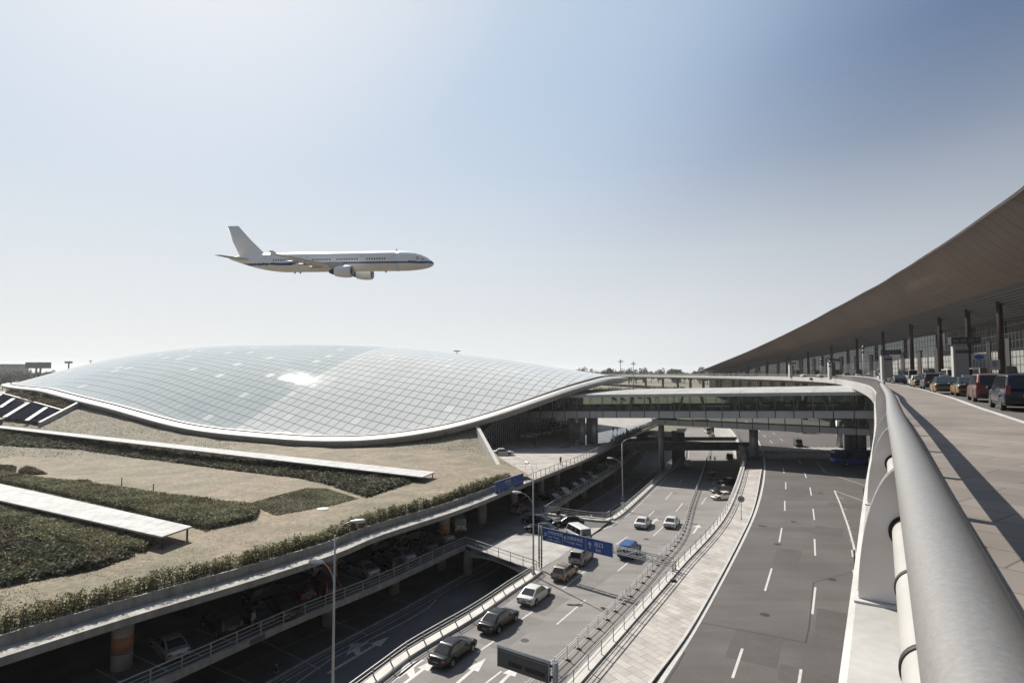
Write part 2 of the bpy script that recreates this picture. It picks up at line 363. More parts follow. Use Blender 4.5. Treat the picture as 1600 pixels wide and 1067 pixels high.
# the domed roof: square panels in two tones with dark joints
def dome_mat():
    m, nt, b = new_mat('dome_panels'); L = nt.links
    at = N(nt, 'ShaderNodeAttribute', attribute_name='plan'); mp = N(nt, 'ShaderNodeMapping')
    L.new(at.outputs['Vector'], mp.inputs['Vector'])
    br = N(nt, 'ShaderNodeTexBrick'); br.offset = 0
    for k, v in (('Scale', 1), ('Brick Width', 2.6), ('Row Height', 2.6), ('Mortar Size', .115), ('Mortar Smooth', .2)): br.inputs[k].default_value = v
    br.inputs['Color1'].default_value = (.0, .0, .0, 1); br.inputs['Color2'].default_value = (1, 1, 1, 1); br.inputs['Mortar'].default_value = (.5, .5, .5, 1)
    L.new(mp.outputs['Vector'], br.inputs['Vector'])
    # per-panel id
    sp = N(nt, 'ShaderNodeVectorMath', operation='SNAP'); sp.inputs[1].default_value = (2.6, 2.6, 2.6); L.new(mp.outputs['Vector'], sp.inputs[0])
    wn = N(nt, 'ShaderNodeTexWhiteNoise', noise_dimensions='3D'); L.new(sp.outputs['Vector'], wn.inputs['Vector'])
    cr = N(nt, 'ShaderNodeValToRGB'); e = cr.color_ramp.elements
    e[0].position = 0; e[0].color = (.54, .55, .535, 1); e[1].position = 1; e[1].color = (.60, .61, .595, 1)
    e2 = e.new(.985); e2.color = (.575, .585, .57, 1); e[-1].color = (.68, .68, .66, 1)
    L.new(wn.outputs['Value'], cr.inputs['Fac'])
    n1 = N(nt, 'ShaderNodeTexNoise'); n1.inputs['Scale'].default_value = .06; n1.inputs['Detail'].default_value = 6; L.new(mp.outputs['Vector'], n1.inputs['Vector'])
    mr = N(nt, 'ShaderNodeMapRange'); mr.inputs['To Min'].default_value = .86; mr.inputs['To Max'].default_value = 1.1; L.new(n1.outputs['Fac'], mr.inputs['Value'])
    mx = N(nt, 'ShaderNodeMixRGB', blend_type='MULTIPLY'); mx.inputs['Fac'].default_value = 1
    L.new(cr.outputs['Color'], mx.inputs['Color1']); L.new(mr.outputs['Result'], mx.inputs['Color2'])
    # the left part of the shell is toned bluer and darker than the rest
    sx = N(nt, 'ShaderNodeSeparateXYZ'); L.new(sp.outputs['Vector'], sx.inputs['Vector'])
    ls = N(nt, 'ShaderNodeMath', operation='LESS_THAN'); ls.inputs[1].default_value = 57.; L.new(sx.outputs['X'], ls.inputs[0])
    gt = N(nt, 'ShaderNodeMath', operation='LESS_THAN'); gt.inputs[1].default_value = .965; L.new(wn.outputs['Value'], gt.inputs[0])
    an = N(nt, 'ShaderNodeMath', operation='MULTIPLY'); L.new(ls.outputs['Value'], an.inputs[0]); L.new(gt.outputs['Value'], an.inputs[1])
    mg = N(nt, 'ShaderNodeMixRGB', blend_type='MULTIPLY'); mg.inputs['Color2'].default_value = (.73, .79, .81, 1); L.new(an.outputs['Value'], mg.inputs['Fac']); L.new(mx.outputs['Color'], mg.inputs['Color1']); mx = mg
    m2 = N(nt, 'ShaderNodeMixRGB'); m2.inputs['Color2'].default_value = (.17, .175, .17, 1)
    L.new(br.outputs['Fac'], m2.inputs['Fac']); L.new(mx.outputs['Color'], m2.inputs['Color1']); L.new(m2.outputs['Color'], b.inputs['Base Color'])
    b.inputs['Specular IOR Level'].default_value = .38
    m3 = N(nt, 'ShaderNodeMixRGB'); m3.inputs['Color1'].default_value = (.05, .05, .05, 1); m3.inputs['Color2'].default_value = (0, 0, 0, 1)
    L.new(br.outputs['Fac'], m3.inputs['Fac']); L.new(m3.outputs['Color'], b.inputs['Metallic'])
    r2 = N(nt, 'ShaderNodeMapRange'); r2.inputs['To Min'].default_value = .022; r2.inputs['To Max'].default_value = .035; L.new(wn.outputs['Value'], r2.inputs['Value']); L.new(r2.outputs['Result'], b.inputs['Roughness'])
    # every panel leans a hair differently
    g = N(nt, 'ShaderNodeNewGeometry'); vs = N(nt, 'ShaderNodeVectorMath', operation='SUBTRACT'); vs.inputs[1].default_value = (.5, .5, .5); L.new(wn.outputs['Color'], vs.inputs[0])
    sc_ = N(nt, 'ShaderNodeVectorMath', operation='SCALE'); sc_.inputs['Scale'].default_value = .005; L.new(vs.outputs['Vector'], sc_.inputs[0])
    ad = N(nt, 'ShaderNodeVectorMath', operation='ADD'); L.new(g.outputs['Normal'], ad.inputs[0]); L.new(sc_.outputs['Vector'], ad.inputs[1])
    nm = N(nt, 'ShaderNodeVectorMath', operation='NORMALIZE'); L.new(ad.outputs['Vector'], nm.inputs[0])
    L.new(nm.outputs['Vector'], b.inputs['Normal'])
    return m
M['dome'] = dome_mat()
# ---------------------------------------------------------------- levels and plan curves
Z_LOW = 0.; Z_DECK = ZE - 22.3; Z_ROOF = ZE - 17.8; Z_ROAD = ZE - 19.; Z_PAVE = ZE - 18.85; Z_DEP = ZE - 1.75; Z_WALK = ZE - 1.6
def HL(D):
    t = min(1, max(0, (D - 70) / 65)); t = t * t * (3 - 2 * t)
    return 22.3 + 1.9 * t
def PL(x, y):
    """point on the sunken approach road seen at (x, y)"""
    H = 22.3
    for _ in range(12): H = HL(P(x, y, H).y)
    return P(x, y, H)
def plan(pts, H): return [P(x, y, H) for x, y in pts]
def at_y(path, Y):
    for a, b in zip(path, path[1:]):
        if a.y <= Y <= b.y: return a.lerp(b, (Y - a.y) / max(1e-9, b.y - a.y))
    a, b = (path[0], path[1]) if Y < path[0].y else (path[-2], path[-1])
    return a.lerp(b, (Y - a.y) / (b.y - a.y))
def setz(path, z): return [Vector((p.x, p.y, z(p) if callable(z) else z)) for p in path]
zl = lambda p: ZE - HL(p.y)
LE1 = [PL(x, y) for x, y in ((519, 1114), (600, 1052), (634, 1026), (684, 995.7), (728.6, 969.4), (762.7, 947), (794, 925), (823, 906.4), (841, 893))]
LE2 = [PL(x, y) for x, y in ((954.6, 812), (973, 800), (1028, 750), (1067, 717.5), (1066, 692), (1060, 677))]
LE1.insert(0, LE1[0] + (LE1[0] - LE1[1]) * 1.5)
LE = LE1 + LE2
LE_s = smooth_path(LE, 2.)
PE = plan([(900, 1041.6), (989, 947), (1057.5, 873.6), (1136, 787), (1162.7, 717), (1160, 696), (1142, 667), (1118, 656)], 17.8)
PE.insert(0, PE[0] + (PE[0] - PE[1]) * 1.3)
PE_s = setz(smooth_path(PE, 2.), Z_PAVE)
KE = plan([(1011.5, 1067), (1083.7, 968), (1155, 840), (1178, 787), (1189, 733)], 18.85)
KE.insert(0, KE[0] + (KE[0] - KE[1]) * .9)
KE_s = smooth_path(KE, 1.5)
RO = plan([(-150, 1075), (0, 1027), (210, 961.5), (400, 905), (525.7, 864.4), (596, 835.5), (701.7, 801.8), (760, 780), (844, 746), (881.7, 730.7), (920, 715), (1000, 675), (1035, 660)], 17.8)
RO.insert(0, RO[0] + (RO[0] - RO[1]) * 1.2)
RO_s = smooth_path(RO, 2.)
GD1 = plan([(120, 1122), (300, 1041), (457, 970), (601, 911), (700, 865), (727, 853)], 22.3)
GD1.insert(0, GD1[0] + (GD1[0] - GD1[1]) * .9)
GD2 = plan([(850, 803), (923, 757), (965, 731), (994, 705), (1012, 690), (1030, 676)], 22.3)
KL = plan([(300, 1137), (442, 1055.6), (518.7, 1012.5), (638.7, 948.7), (760, 880), (908, 796), (970, 757), (1000, 727), (1010, 707), (1014, 692)], 26.5)
KL.insert(0, KL[0] + (KL[0] - KL[1]))
KL_s = smooth_path(KL, 2.)
# ---------------------------------------------------------------- ground
def terrain(x, y):
    r = math.hypot(x, y)
    t = min(1, max(0, (r - 335) / 60)); t = t * t * (3 - 2 * t)
    return 13. * t + max(0, r - 400) * .0065 + (noise.noise(Vector((x * .004, y * .004, 0))) * 2.2 * min(1, max(0, (r - 420) / 300)))
g = MB(); radii = [0, 40, 90, 150, 220, 280, 330, 345, 360, 375, 395, 430, 500, 600, 720, 900, 1150, 1500, 2100, 3200]
g.grid([[(r * math.cos(2 * pi * k / 96), r * math.sin(2 * pi * k / 96), min(terrain(r * math.cos(2 * pi * k / 96), r * math.sin(2 * pi * k / 96)), 26) - .02) for k in range(96)] for r in radii], 0, True, True)
struct('ground', g, M['field'])
# low road between the garage and the approach road
g = MB(); A = setz(KL_s, .004)
ys = [20 + 3 * i for i in range(62)]
for y0, y1 in zip(ys, ys[1:]):
    a, b = at_y(KL, y0), at_y(KL, y1); c, d = at_y(LE, y0), at_y(LE, y1)
    g.quad((a.x, a.y, .004), (c.x + 1, c.y, .004), (d.x + 1, d.y, .004), (b.x, b.y, .004))
low = struct('low_road', g, M['asphalt_dark'])
g = MB(); sweep(g, setz(KL_s, 0.), [(-.02, .012), (-.3, .012), (-.3, .12), (-.02, .12)])
struct('low_kerb', g, M['concrete'])
g = MB()
for y0, y1 in zip(ys, ys[1:]):
    a, b = at_y(KL, y0), at_y(KL, y1)
    g.quad((a.x - 45, a.y, .02), (a.x - .3, a.y, .02), (b.x - .3, b.y, .02), (b.x - 45, b.y, .02))
struct('garage_ground', g, M['floor'])
# approach road, sunken beyond the junction
g = MB(); ys2 = [14 + 2.5 * i for i in range(96)]
def Lpt(Y): p = at_y(LE, Y); return Vector((p.x, p.y, ZE - HL(Y)))
def Rpt(Y): p = at_y(PE, Y); return Vector((p.x, p.y, ZE - HL(Y)))
rows = [[Lpt(y).lerp(Rpt(y), k / 6) for k in range(7)] for y in ys2]
g.grid(rows, 0, False)
approach = struct('approach_road', g, M['asphalt_old'])
# main road on the right
g = MB(); ys3 = [12 + 4 * i for i in range(80)]
rows = []
for y in ys3:
    p = at_y(PE, y); rows.append([(p.x + .05 + q, y, Z_ROAD) for q in (0, 4, 10, 20, 40, 70, 110)])
g.grid(rows, 0, False)
main_road = struct('main_road', g, M['asphalt'])
# pavement with its kerb
end_y = KE[-1].y
g = MB(); A = [p for p in PE_s if p.y < end_y] ; B = KE_s
n = 60; A2 = resample([at_y(PE_s, KE[0].y)] + [p for p in PE_s if KE[0].y < p.y < end_y] + [at_y(PE_s, end_y - 1.)], 1e9 if False else 1.5)
cnt = min(len(A2), len(B)); A2 = [A2[round(i * (len(A2) - 1) / n)] for i in range(n + 1)]; B2 = [B[round(i * (len(B) - 1) / n)] for i in range(n + 1)]
ribbon(g, setz(A2, Z_PAVE), setz(B2, Z_PAVE))
g.quad(Vector((A2[-1].x, A2[-1].y, Z_PAVE)), Vector((B2[-1].x, B2[-1].y, Z_PAVE)), Vector((B2[-1].x, B2[-1].y, Z_ROAD - .1)), Vector((A2[-1].x, A2[-1].y, Z_ROAD - .1)))
struct('pavement', g, M['paving'])
g = MB(); sweep(g, setz(KE_s, Z_ROAD), [(-.02, -.05), (.18, -.05), (.18, .15), (-.02, .156)])
struct('kerb', g, M['pale_stone'])
g = MB(); ribbon(g, setz(offset(KE_s, .18), Z_ROAD + .003), setz(offset(KE_s, .52), Z_ROAD + .003)); struct('edge_strip', g, M['tar'])  # dark strip laid along the foot of the kerb
# ---------------------------------------------------------------- road markings
def strip(mb, path, w, z, m=0):
    ribbon(mb, setz(offset(path, -w / 2), z), setz(offset(path, w / 2), z), m)
def zoff(f, d): return (lambda p: f(p) + d)
zr = Z_ROAD + .006
g = MB()
WL = plan([(1000, 1117), (1031, 1067), (1096.8, 962.8), (1162.6, 839.7), (1184.8, 787), (1194, 743.7), (1193.7, 715), (1187, 694), (1177, 672), (1165, 657)], 19)
strip(g, smooth_path(WL, 1.5), .3, zr)
for a in (((1160, 1012.7), (1144.6, 1058.6)), ((1205.8, 887.5), (1195.3, 922.7)), ((1221.5, 824.5), (1217.6, 846.6)), ((1226.2, 782.3), (1226.2, 797.5)), ((1227.6, 753), (1227.8, 764)), ((1223.6, 730.6), (1225, 739)), ((1218, 712), (1220, 718)), ((1203.4, 687.8), (1206.5, 692.5)), ((1193, 679.5), (1196.5, 683)), ((1184, 671), (1187, 674)),
          ((1251.7, 1045), (1243, 1100)), ((1274, 917), (1269.3, 959)), ((1272.7, 841.6), (1273.8, 867.8)), ((1270.3, 794.4), (1272.4, 812)), ((1265.6, 761.3), (1267.7, 774)), ((1256.7, 737), (1259.8, 746.4)), ((1248, 718), (1251, 725)), ((1219, 684.7), (1223, 688.6)), ((1207.4, 675.5), (1211.3, 678.6))):
    strip(g, [P(*a[1], 19), P(*a[0], 19)], .17, zr)
for pts, w in ((((1303.7, 766), (1312.8, 787), (1325.5, 822.5), (1333.9, 852.6), (1340.4, 892)), .22), (((1303.7, 766), (1361, 787), (1400, 803)), .13), (((1275, 720), (1289, 737.5), (1365, 763), (1400, 775)), .13),
               (((1331, 859), (1332.5, 869.7)), .15), (((1333, 890), (1335.7, 903)), .15), (((1190, 712.5), (1330, 719)), .15)):
    strip(g, plan(pts, 19), w, zr)
for k in range(6):
    for x, y in ((1306 + 4.5 * k, 776 + 17 * k),):
        strip(g, plan(((x + 3, y), (x + 12, y + 3)), 19), .1, zr)
# two bands of the zebra crossing under the bridge
for k in range(22):
    for y0, y1, s in ((128.5, 135.5, .0), (140.5, 147.5, 3.2)):
        x = 58.2 + k * 1.5 + s
        g.quad((x, y0, zr), (x + .78, y0, zr), (x + .78 - 1.4, y1, zr), (x - 1.4, y1, zr))
struct('road_markings', g, M['paint'], main_road)
g = MB()
strip(g, plan(((1089, 971), (1180, 988), (1259, 1003.5)), 19), .09, zr - .002); strip(g, plan(((1259, 1003.5), (1264, 980), (1268, 945), (1271, 909.5)), 19), .09, zr - .002); strip(g, plan(((1271, 909.5), (1300, 902), (1332, 893)), 19), .07, zr - .002)
strip(g, plan(((1040, 1067), (1058, 1040), (1070, 1018)), 19), .1, zr - .002)
struct('tar_seam', g, M['tar'], main_road)
# repairs, covers and drains that break up the asphalt
pr = random.Random(5)
for par, mt_, H_, items in ((main_road, 'asphalt_patch', 19, ((1180, 1010, 3.2, 5), (1300, 980, 2.2, 7), (1230, 870, 2.4, 6), (1295, 830, 3, 4.5), (1245, 770, 2.5, 6), (1320, 790, 4, 3), (1265, 1060, 3.5, 2.2))),):
    g = MB()
    for x, y, w_, l_ in items:
        c = P(x, y, H_); d = Vector((.5, .866, 0)); n = Vector((d.y, -d.x, 0)); q = [c + d * (l_ / 2 * i) + n * (w_ / 2 * j) for i, j in ((-1, -1), (-1, 1), (1, 1), (1, -1))]
        g.poly([(p.x, p.y, Z_ROAD + .0025) for p in q][::-1])
    struct('road_patch', g, M[mt_], par)
g = MB()
for x, y in ((700, 1066), (800, 985), (925, 905), (860, 945), (1000, 860), (1030, 800)):
    c = PL(x, y); d = Vector((.55, .83, 0)); n = Vector((d.y, -d.x, 0)); w_, l_ = pr.uniform(1.6, 3), pr.uniform(3, 7); q = [c + d * (l_ / 2 * i) + n * (w_ / 2 * j) for i, j in ((-1, -1), (-1, 1), (1, 1), (1, -1))]
    g.poly([(p.x, p.y, zl(p) + .003) for p in q][::-1])
struct('road_patch', g, M['old_patch'], approach)
g = MB()
for x, y in ((1195, 960), (1300, 905), (1240, 815), (1215, 850), (1282, 770)):
    c = P(x, y, 19); g.cyl((c.x, c.y, Z_ROAD + .001), .36, .006, 18)
struct('manhole_covers', g, M['dark_metal'], main_road)
g = MB()
for x, y in ((820, 1000), (905, 945), (970, 868), (1010, 842), (1055, 770)):
    c = PL(x, y); g.cyl((c.x, c.y, zl(c) + .001), .36, .008, 18)
struct('manhole_covers', g, M['dark_metal'], approach)
def arrow(mb, p, d, z, L=6., kind='ahead', s=1.):
    d = Vector((d.x, d.y, 0)).normalized(); r = Vector((d.y, -d.x, 0))
    q = lambda a, b: Vector((p.x, p.y, 0)) + d * a + r * b
    Z = lambda v: Vector((v.x, v.y, z(v)))
    w = .11 * s
    if kind in ('ahead', 'both'):
        mb.quad(*[Z(q(a, b)) for a, b in ((-L / 2, -w), (-L / 2, w), (L / 2 - 2, w), (L / 2 - 2, -w))])
        mb.poly([Z(q(a, b)) for a, b in ((L / 2 - 2, -.42 * s), (L / 2 - 2, .42 * s), (L / 2, 0))])
    if kind in ('left', 'both'):
        if kind == 'left': mb.quad(*[Z(q(a, b)) for a, b in ((-L / 2, -w), (-L / 2, w), (-.4, w), (-.4, -w))])
        mb.quad(*[Z(q(a, b)) for a, b in ((-.4, -w), (.2, -w), (.9, -.62 * s), (0., -.62 * s))])
        mb.poly([Z(q(a, b)) for a, b in ((-.9, -.62 * s), (1.0, -1.5 * s), (2.3, -.62 * s))])
za = zoff(zl, .008)
g = MB()
for a in (((745.7, 1019), (772, 1001)), ((879.5, 919.5), (913.7, 892)), ((815, 967), (832, 955)), ((758.8, 1067), (783.7, 1048)), ((869.8, 975), (915, 936.6)), ((964.9, 892), (983, 877.2)), ((963, 850), (981, 838)), ((1020.7, 836.9), (1036.5, 822.4)), ((1013, 806.7), (1022, 798)), ((1056.5, 798.6), (1066.5, 786)), ((1040, 780), (1050, 769)), ((1061, 755.5), (1066, 748.4)),
          ((1096, 787.8), (1103.7, 776.5)), ((1078, 729), (1082, 722)), ((1093, 745), (1096, 740)), ((1070, 1085), (1075, 1080)), ((1087, 700), (1087.5, 693)), ((1123, 700), (1124, 694)), ((1114, 757), (1117, 750))):
    strip(g, [PL(*a[0]), PL(*a[1])], .16, za)
EL = offset(LE_s, 1.25)
strip(g, [p for p in EL if p.y < 61], .15, za); strip(g, [p for p in EL if 84 < p.y < 190], .15, za)
def dir_at(Y): return (Lpt(Y + 2) - Lpt(Y - 2)) * .5 + (Rpt(Y + 2) - Rpt(Y - 2)) * .5
for x, y, k in ((648, 1055, 'both'), (727, 1056, 'ahead'), (785, 1064, 'ahead'), (1021.5, 815, 'ahead'), (1088, 826, 'ahead'), (1062, 728, 'ahead')):
    p = PL(x, y); arrow(g, p, dir_at(p.y), za, 6, k, 1.25)
for a in (((945, 826), (990, 798)), ((938, 822), (975, 799)), ((938, 822), (945, 826)), ((950, 815), (957, 818.5)), ((960, 809), (967, 812)), ((915, 810), (935, 822)), ((880, 812), (925, 805)), ((925, 805), (905, 828))):
    strip(g, [PL(*a[0]), PL(*a[1])], .14, za)
struct('lane_markings', g, M['paint'], approach)
g = MB(); zd = lambda p: .010
strip(g, [p for p in offset(KL_s, .9)], .12, zd); strip(g, [p for p in offset(KL_s, .3)], .10, zd)
strip(g, plan(((430, 1090), (517, 1029), (629, 973), (668, 950), (682, 936)), 26.5), .16, zd)
strip(g, plan(((732, 909), (752, 903), (770, 893), (783, 883)), 26.5), .16, zd)
strip(g, plan(((930, 815), (965, 787)), 26.5), .12, zd); strip(g, plan(((985, 767), (1002, 752)), 26.5), .12, zd)
for x, y, k in ((563, 1021, 'both'),):
    p = P(x, y, 26.5); arrow(g, p, at_y(KL, p.y + 3) - at_y(KL, p.y - 3), zd, 8, k, 1.5)
for k in range(5): strip(g, plan(((1003 + 4 * k, 745 - 3 * k), (1008 + 4 * k, 749 - 3 * k)), 26.5), .4, zd)
struct('lane_markings', g, M['paint_worn'], low)
g = MB()
for a in (((410, 1000), (500, 1045)), ((330, 1040), (410, 1075)), ((500, 960), (575, 992)), ((585, 925), (650, 945)), ((350, 1052), (640, 925))): strip(g, plan(a, 26.48), .1, lambda p: .026)
struct('bay_lines', g, M['paint_worn'])
# ---------------------------------------------------------------- parking garage
def rev(l): return list(reversed(l))
garage = thing('parking_garage', (RO[3].x - 8, RO[3].y + 6, 0), 'open concrete car park of two decks under the planted roof beside the low road', 'garage')
# roof slab
FAR = [Vector((75, 262, 0)), Vector((30, 300, 0)), Vector((-160, 310, 0)), Vector((-250, 290, 0)), Vector((-250, 10, 0))]
g = MB(); g.prism([(p.x, p.y) for p in RO_s] + [(p.x, p.y) for p in FAR], Z_ROOF - .55, Z_ROOF)
g.build('roof_slab', M['concrete'], garage, fix=True)
# edge beam that hangs below the slab, set back from the edge
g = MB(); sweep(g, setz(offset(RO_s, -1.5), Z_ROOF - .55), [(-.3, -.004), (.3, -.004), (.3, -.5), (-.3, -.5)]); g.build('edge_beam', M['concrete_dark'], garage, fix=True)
# deck
outer = GD1 + [P(840, 893.5, 22.3), P(955, 812.5, 22.3)] + GD2
inner = [Vector((p.x - 30, p.y + 14, 0)) for p in rev(GD2[2:])] + [Vector((p.x - 26, p.y + 14, 0)) for p in rev(GD1)]
g = MB(); g.prism([(p.x, p.y) for p in outer + inner], Z_DECK - .42, Z_DECK)
deck = g.build('deck', M['floor'], garage, fix=True)
g = MB()
for pts in (GD1, GD2): sweep(g, setz(smooth_path(pts, 2.5), Z_DECK), [(-.28, -.46), (.05, -.46), (.05, .10), (-.28, .10)])
g.build('deck_kerb', M['concrete'], garage, fix=True)
# arched beam that carries the ramp to the approach road
a, b = GD1[-1], P(840, 893.5, 22.3); g = MB(); L = (b - a).length; rows = []
for i in range(13):
    t = i / 12; p = a.lerp(b, t); zb = Z_DECK - .55 - .95 * (2 * t - 1) ** 2
    rows.append([p + Vector((0, 0, .1)), Vector((p.x, p.y, zb)), Vector((p.x + .25, p.y + .45, zb)), p + Vector((.25, .45, .1))])
g.grid(rows, 0, False, True); g.build('ramp_beam', M['concrete'], garage, fix=True)
a, b = P(850, 803, 22.3), P(955, 812.5, 22.3); g = MB(); g.bar(a - Vector((0, 0, .25)), b - Vector((0, 0, .25)), .4, .9); g.build('ramp_beam', M['concrete'], garage)
# back wall, ramp pieces
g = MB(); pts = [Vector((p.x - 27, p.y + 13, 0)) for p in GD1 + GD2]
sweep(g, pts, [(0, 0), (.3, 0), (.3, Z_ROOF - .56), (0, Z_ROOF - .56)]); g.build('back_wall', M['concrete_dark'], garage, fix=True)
# columns
def column(p, z0, z1, r=.72, band=False):
    c = MB(); c.cyl((p.x, p.y, z0), r, z1 - z0, 20)
    o = c.build('column', M['concrete'], garage)
    if band:
        c = MB(); c.cyl((p.x, p.y, z0 + 1.35), r + .006, 1.05, 20); c.build('painted_band', M['orange'], o)
        c = MB(); c.cyl((p.x, p.y, z0 + 1.2), r + .007, .1, 20); c.build('painted_band', M['black'], o)
for x, y, b in ((190, 1042, True), (516, 913, True), (694, 846, True), (753, 817, False), (803, 793, False)):
    column(P(x, y, 22.3), Z_DECK + .004, Z_ROOF - .56, .72 if x < 700 else .66, b)
for x, y in ((846, 772), (871, 757), (905, 738), (930, 722)):
    column(P(x, y, 22.3), Z_DECK + .004, Z_ROOF - .56, .5)
for x, y in ((190, 1120), (512, 975), (616, 926), (690, 890), (731, 897), (858, 815), (884, 797), (912, 778), (937, 762), (960, 744)):
    column(P(x, y, 26.5), .03, Z_DECK - .43, .6)
for k in range(9):   # inner row in the dark
    p = at_y(RO, 44 + 17 * k); column(Vector((p.x - 13, p.y + 7, 0)), Z_DECK + .004, Z_ROOF - .56, .6)
# parking bays
for pts in (GD1, GD2):
    pp = smooth_path(pts, 2.6); nn = normals(pp); g = MB()
    for p, n_ in zip(pp, nn):
        q = p - n_ * 1.0; e = p - n_ * 6.0; strip(g, [Vector((q.x, q.y, 0)), Vector((e.x, e.y, 0))], .1, Z_DECK + .005)
    g.build('bay_lines', M['paint_worn'], garage)
g = MB(); jp = [P(x, y, 22.3) for x, y in ((752, 857), (838, 892), (872, 872), (940, 824), (900, 826), (862, 838), (800, 836))]
g.poly([(p.x, p.y, Z_DECK + .012) for p in jp][::-1]); g.build('ramp_paving', M['ramp_paving'], garage, fix=False)
# planter wall along the roof edge
pw = [p for p in RO_s if p.y < 96]
g = MB(); sweep(g, setz(offset(pw, -1.75), Z_ROOF), [(-.22, .002), (0, .002), (0, .75), (-.22, .76)]); g.build('planter_wall', M['concrete'], garage, fix=True)
g = MB(); ribbon(g, setz(offset(pw, -3.6), Z_ROOF + .45), setz(offset(pw, -1.98), Z_ROOF + .55)); g.build('planter_soil', M['soil'], garage)

# ---------------------------------------------------------------- railings
def railing(path, h, name, label, cat, mats, post=2.2, rails=(1., .66, .36), pw_=.07, rw=.06, plinth=None, curved=False, group=None):
    """rails carried by regular posts; curved posts kick out at the foot"""
    path = [Vector(p) for p in path]
    o = thing(name, path[len(path) // 2], label, cat, group)
    nn = normals(path)
    for i, f in enumerate(rails):
        m = MB(); rr = rw * (1.25 if i == 0 else .8)
        off = [p + n * (-.10 if curved else 0) + Vector((0, 0, h * f)) for p, n in zip(path, nn)]
        for a, b in zip(off, off[1:]): m.bar(a, b, rr, rr)
        m.build('rail', mats, o)
    pp = resample(path, post); n2 = normals(pp)
    for p, n in zip(pp[:98], n2):
        m = MB()
        if curved:
            q = [p + n * (.22), p + n * .10 + Vector((0, 0, .10)), p + n * (-.06) + Vector((0, 0, h * .35)), p + n * (-.10) + Vector((0, 0, h))]
            for a, b in zip(q, q[1:]): m.bar(a, b, .09, .06)
        else:
            m.bar(p, p + Vector((0, 0, h)), pw_, pw_ * 1.4)
        m.build('post', mats, o)
    if plinth:
        m = MB(); sweep(m, path, plinth); m.build('plinth', M['pale_stone'], o, fix=True)
    return o
# approach road parapets on the left: white plinth, retaining wall under it
for pts, lab in ((LE1, 'steel guard rail on a white plinth left of the queue of cars'), (LE2, 'steel guard rail on a white plinth beyond the garage junction')):
    pp = setz(smooth_path(pts, 1.5), zl)
    if pts is LE1: pp = [p for p in pp if p.y > 24]
    railing([p + n * .2 + Vector((0, 0, .24)) for p, n in zip(pp, normals(pp))], .95, 'guard_rail', lab, 'guard rail', M['rail_metal'], 2.0, (1, .7, .42), curved=True,
            plinth=[(-.55, -.02), (-.55, -.24), (.35, -.24), (.35, -.02)], group='guard rails of the approach road')
for pts, lab in ((LE1, 'grey concrete retaining wall holding up the near approach road'), (LE2, 'grey concrete retaining wall above the shaded low road')):
    pp = setz(smooth_path(pts, 2.), zl); g = MB(); nn = normals(pp)
    g.grid([[Vector((p.x, p.y, 0)) + n * a + Vector((0, 0, b * p.z)) for a, b in ((-.36, 0), (-.36, 1), (.3, .995), (.3, 0))] for p, n in zip(pp, nn)], 0, False, True)
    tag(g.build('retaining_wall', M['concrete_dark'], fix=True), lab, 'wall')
# junction rails: curved far side
C_ = plan([(850, 803), (880, 807), (915, 812), (945, 814.5), (953, 811)], 22.3)
railing(setz(smooth_path(C_, 1.4), Z_DECK + .25), 1.0, 'junction_rail', 'steel guard rail along the far side of the garage junction', 'guard rail', M['rail_metal'], 2.1, (1, .68, .4), plinth=[(-.2, -.25), (.5, -.25), (.5, 0), (-.2, 0)])
C_ = GD1[-1:] + [P(838, 892, 22.3)]
railing(setz(resample(C_, 2.), Z_DECK + .1), 1.05, 'ramp_rail', 'thin steel rail on the near edge of the garage ramp', 'railing', M['rail_metal'], 2.0, (1, .6))
railing(setz(smooth_path(GD1, 2.), Z_DECK + .1), 1.05, 'deck_rail', 'long steel rail on the shaded parking deck edge, nearest run', 'railing', M['rail_metal'], 2.3, (1, .68, .38))
railing(setz(smooth_path(GD2, 2.), Z_DECK + .1), 1.05, 'deck_rail', 'steel rail on the parking deck edge beyond the junction', 'railing', M['rail_metal'], 2.0, (1, .62, .3))
pz = [p for p in RO_s if 93 < p.y < 208]
railing(setz(offset(pz, -.35), Z_ROOF), 1.1, 'plaza_rail', 'railing with square posts along the edge of the plaza', 'railing', M['rail_metal'], 2.0, (1, .15), pw_=.1)
# pavement side: white ledge, retaining wall and rail
pe = [p for p in PE_s if p.y > 19]
g = MB(); nn = normals(pe)
g.grid([[Vector((p.x, p.y, 0)) + n * a + Vector((0, 0, z)) for a, z in ((-.55, ZE - HL(p.y) - .3), (-.55, Z_PAVE + .13), (.22, Z_PAVE + .13), (.22, Z_PAVE - .3))] for p, n in zip(pe, nn)], 0, False, True)
tag(g.build('parapet_wall', M['pale_stone'], fix=True), 'white parapet ledge between the sunken road and the pavement', 'wall')
railing(setz(pe, Z_PAVE + .13), .95, 'pavement_rail', 'thin grey railing on the white ledge of the curving pavement', 'railing', M['rail_metal'], 2.2, (1, .68, .36), pw_=.05, rw=.05)
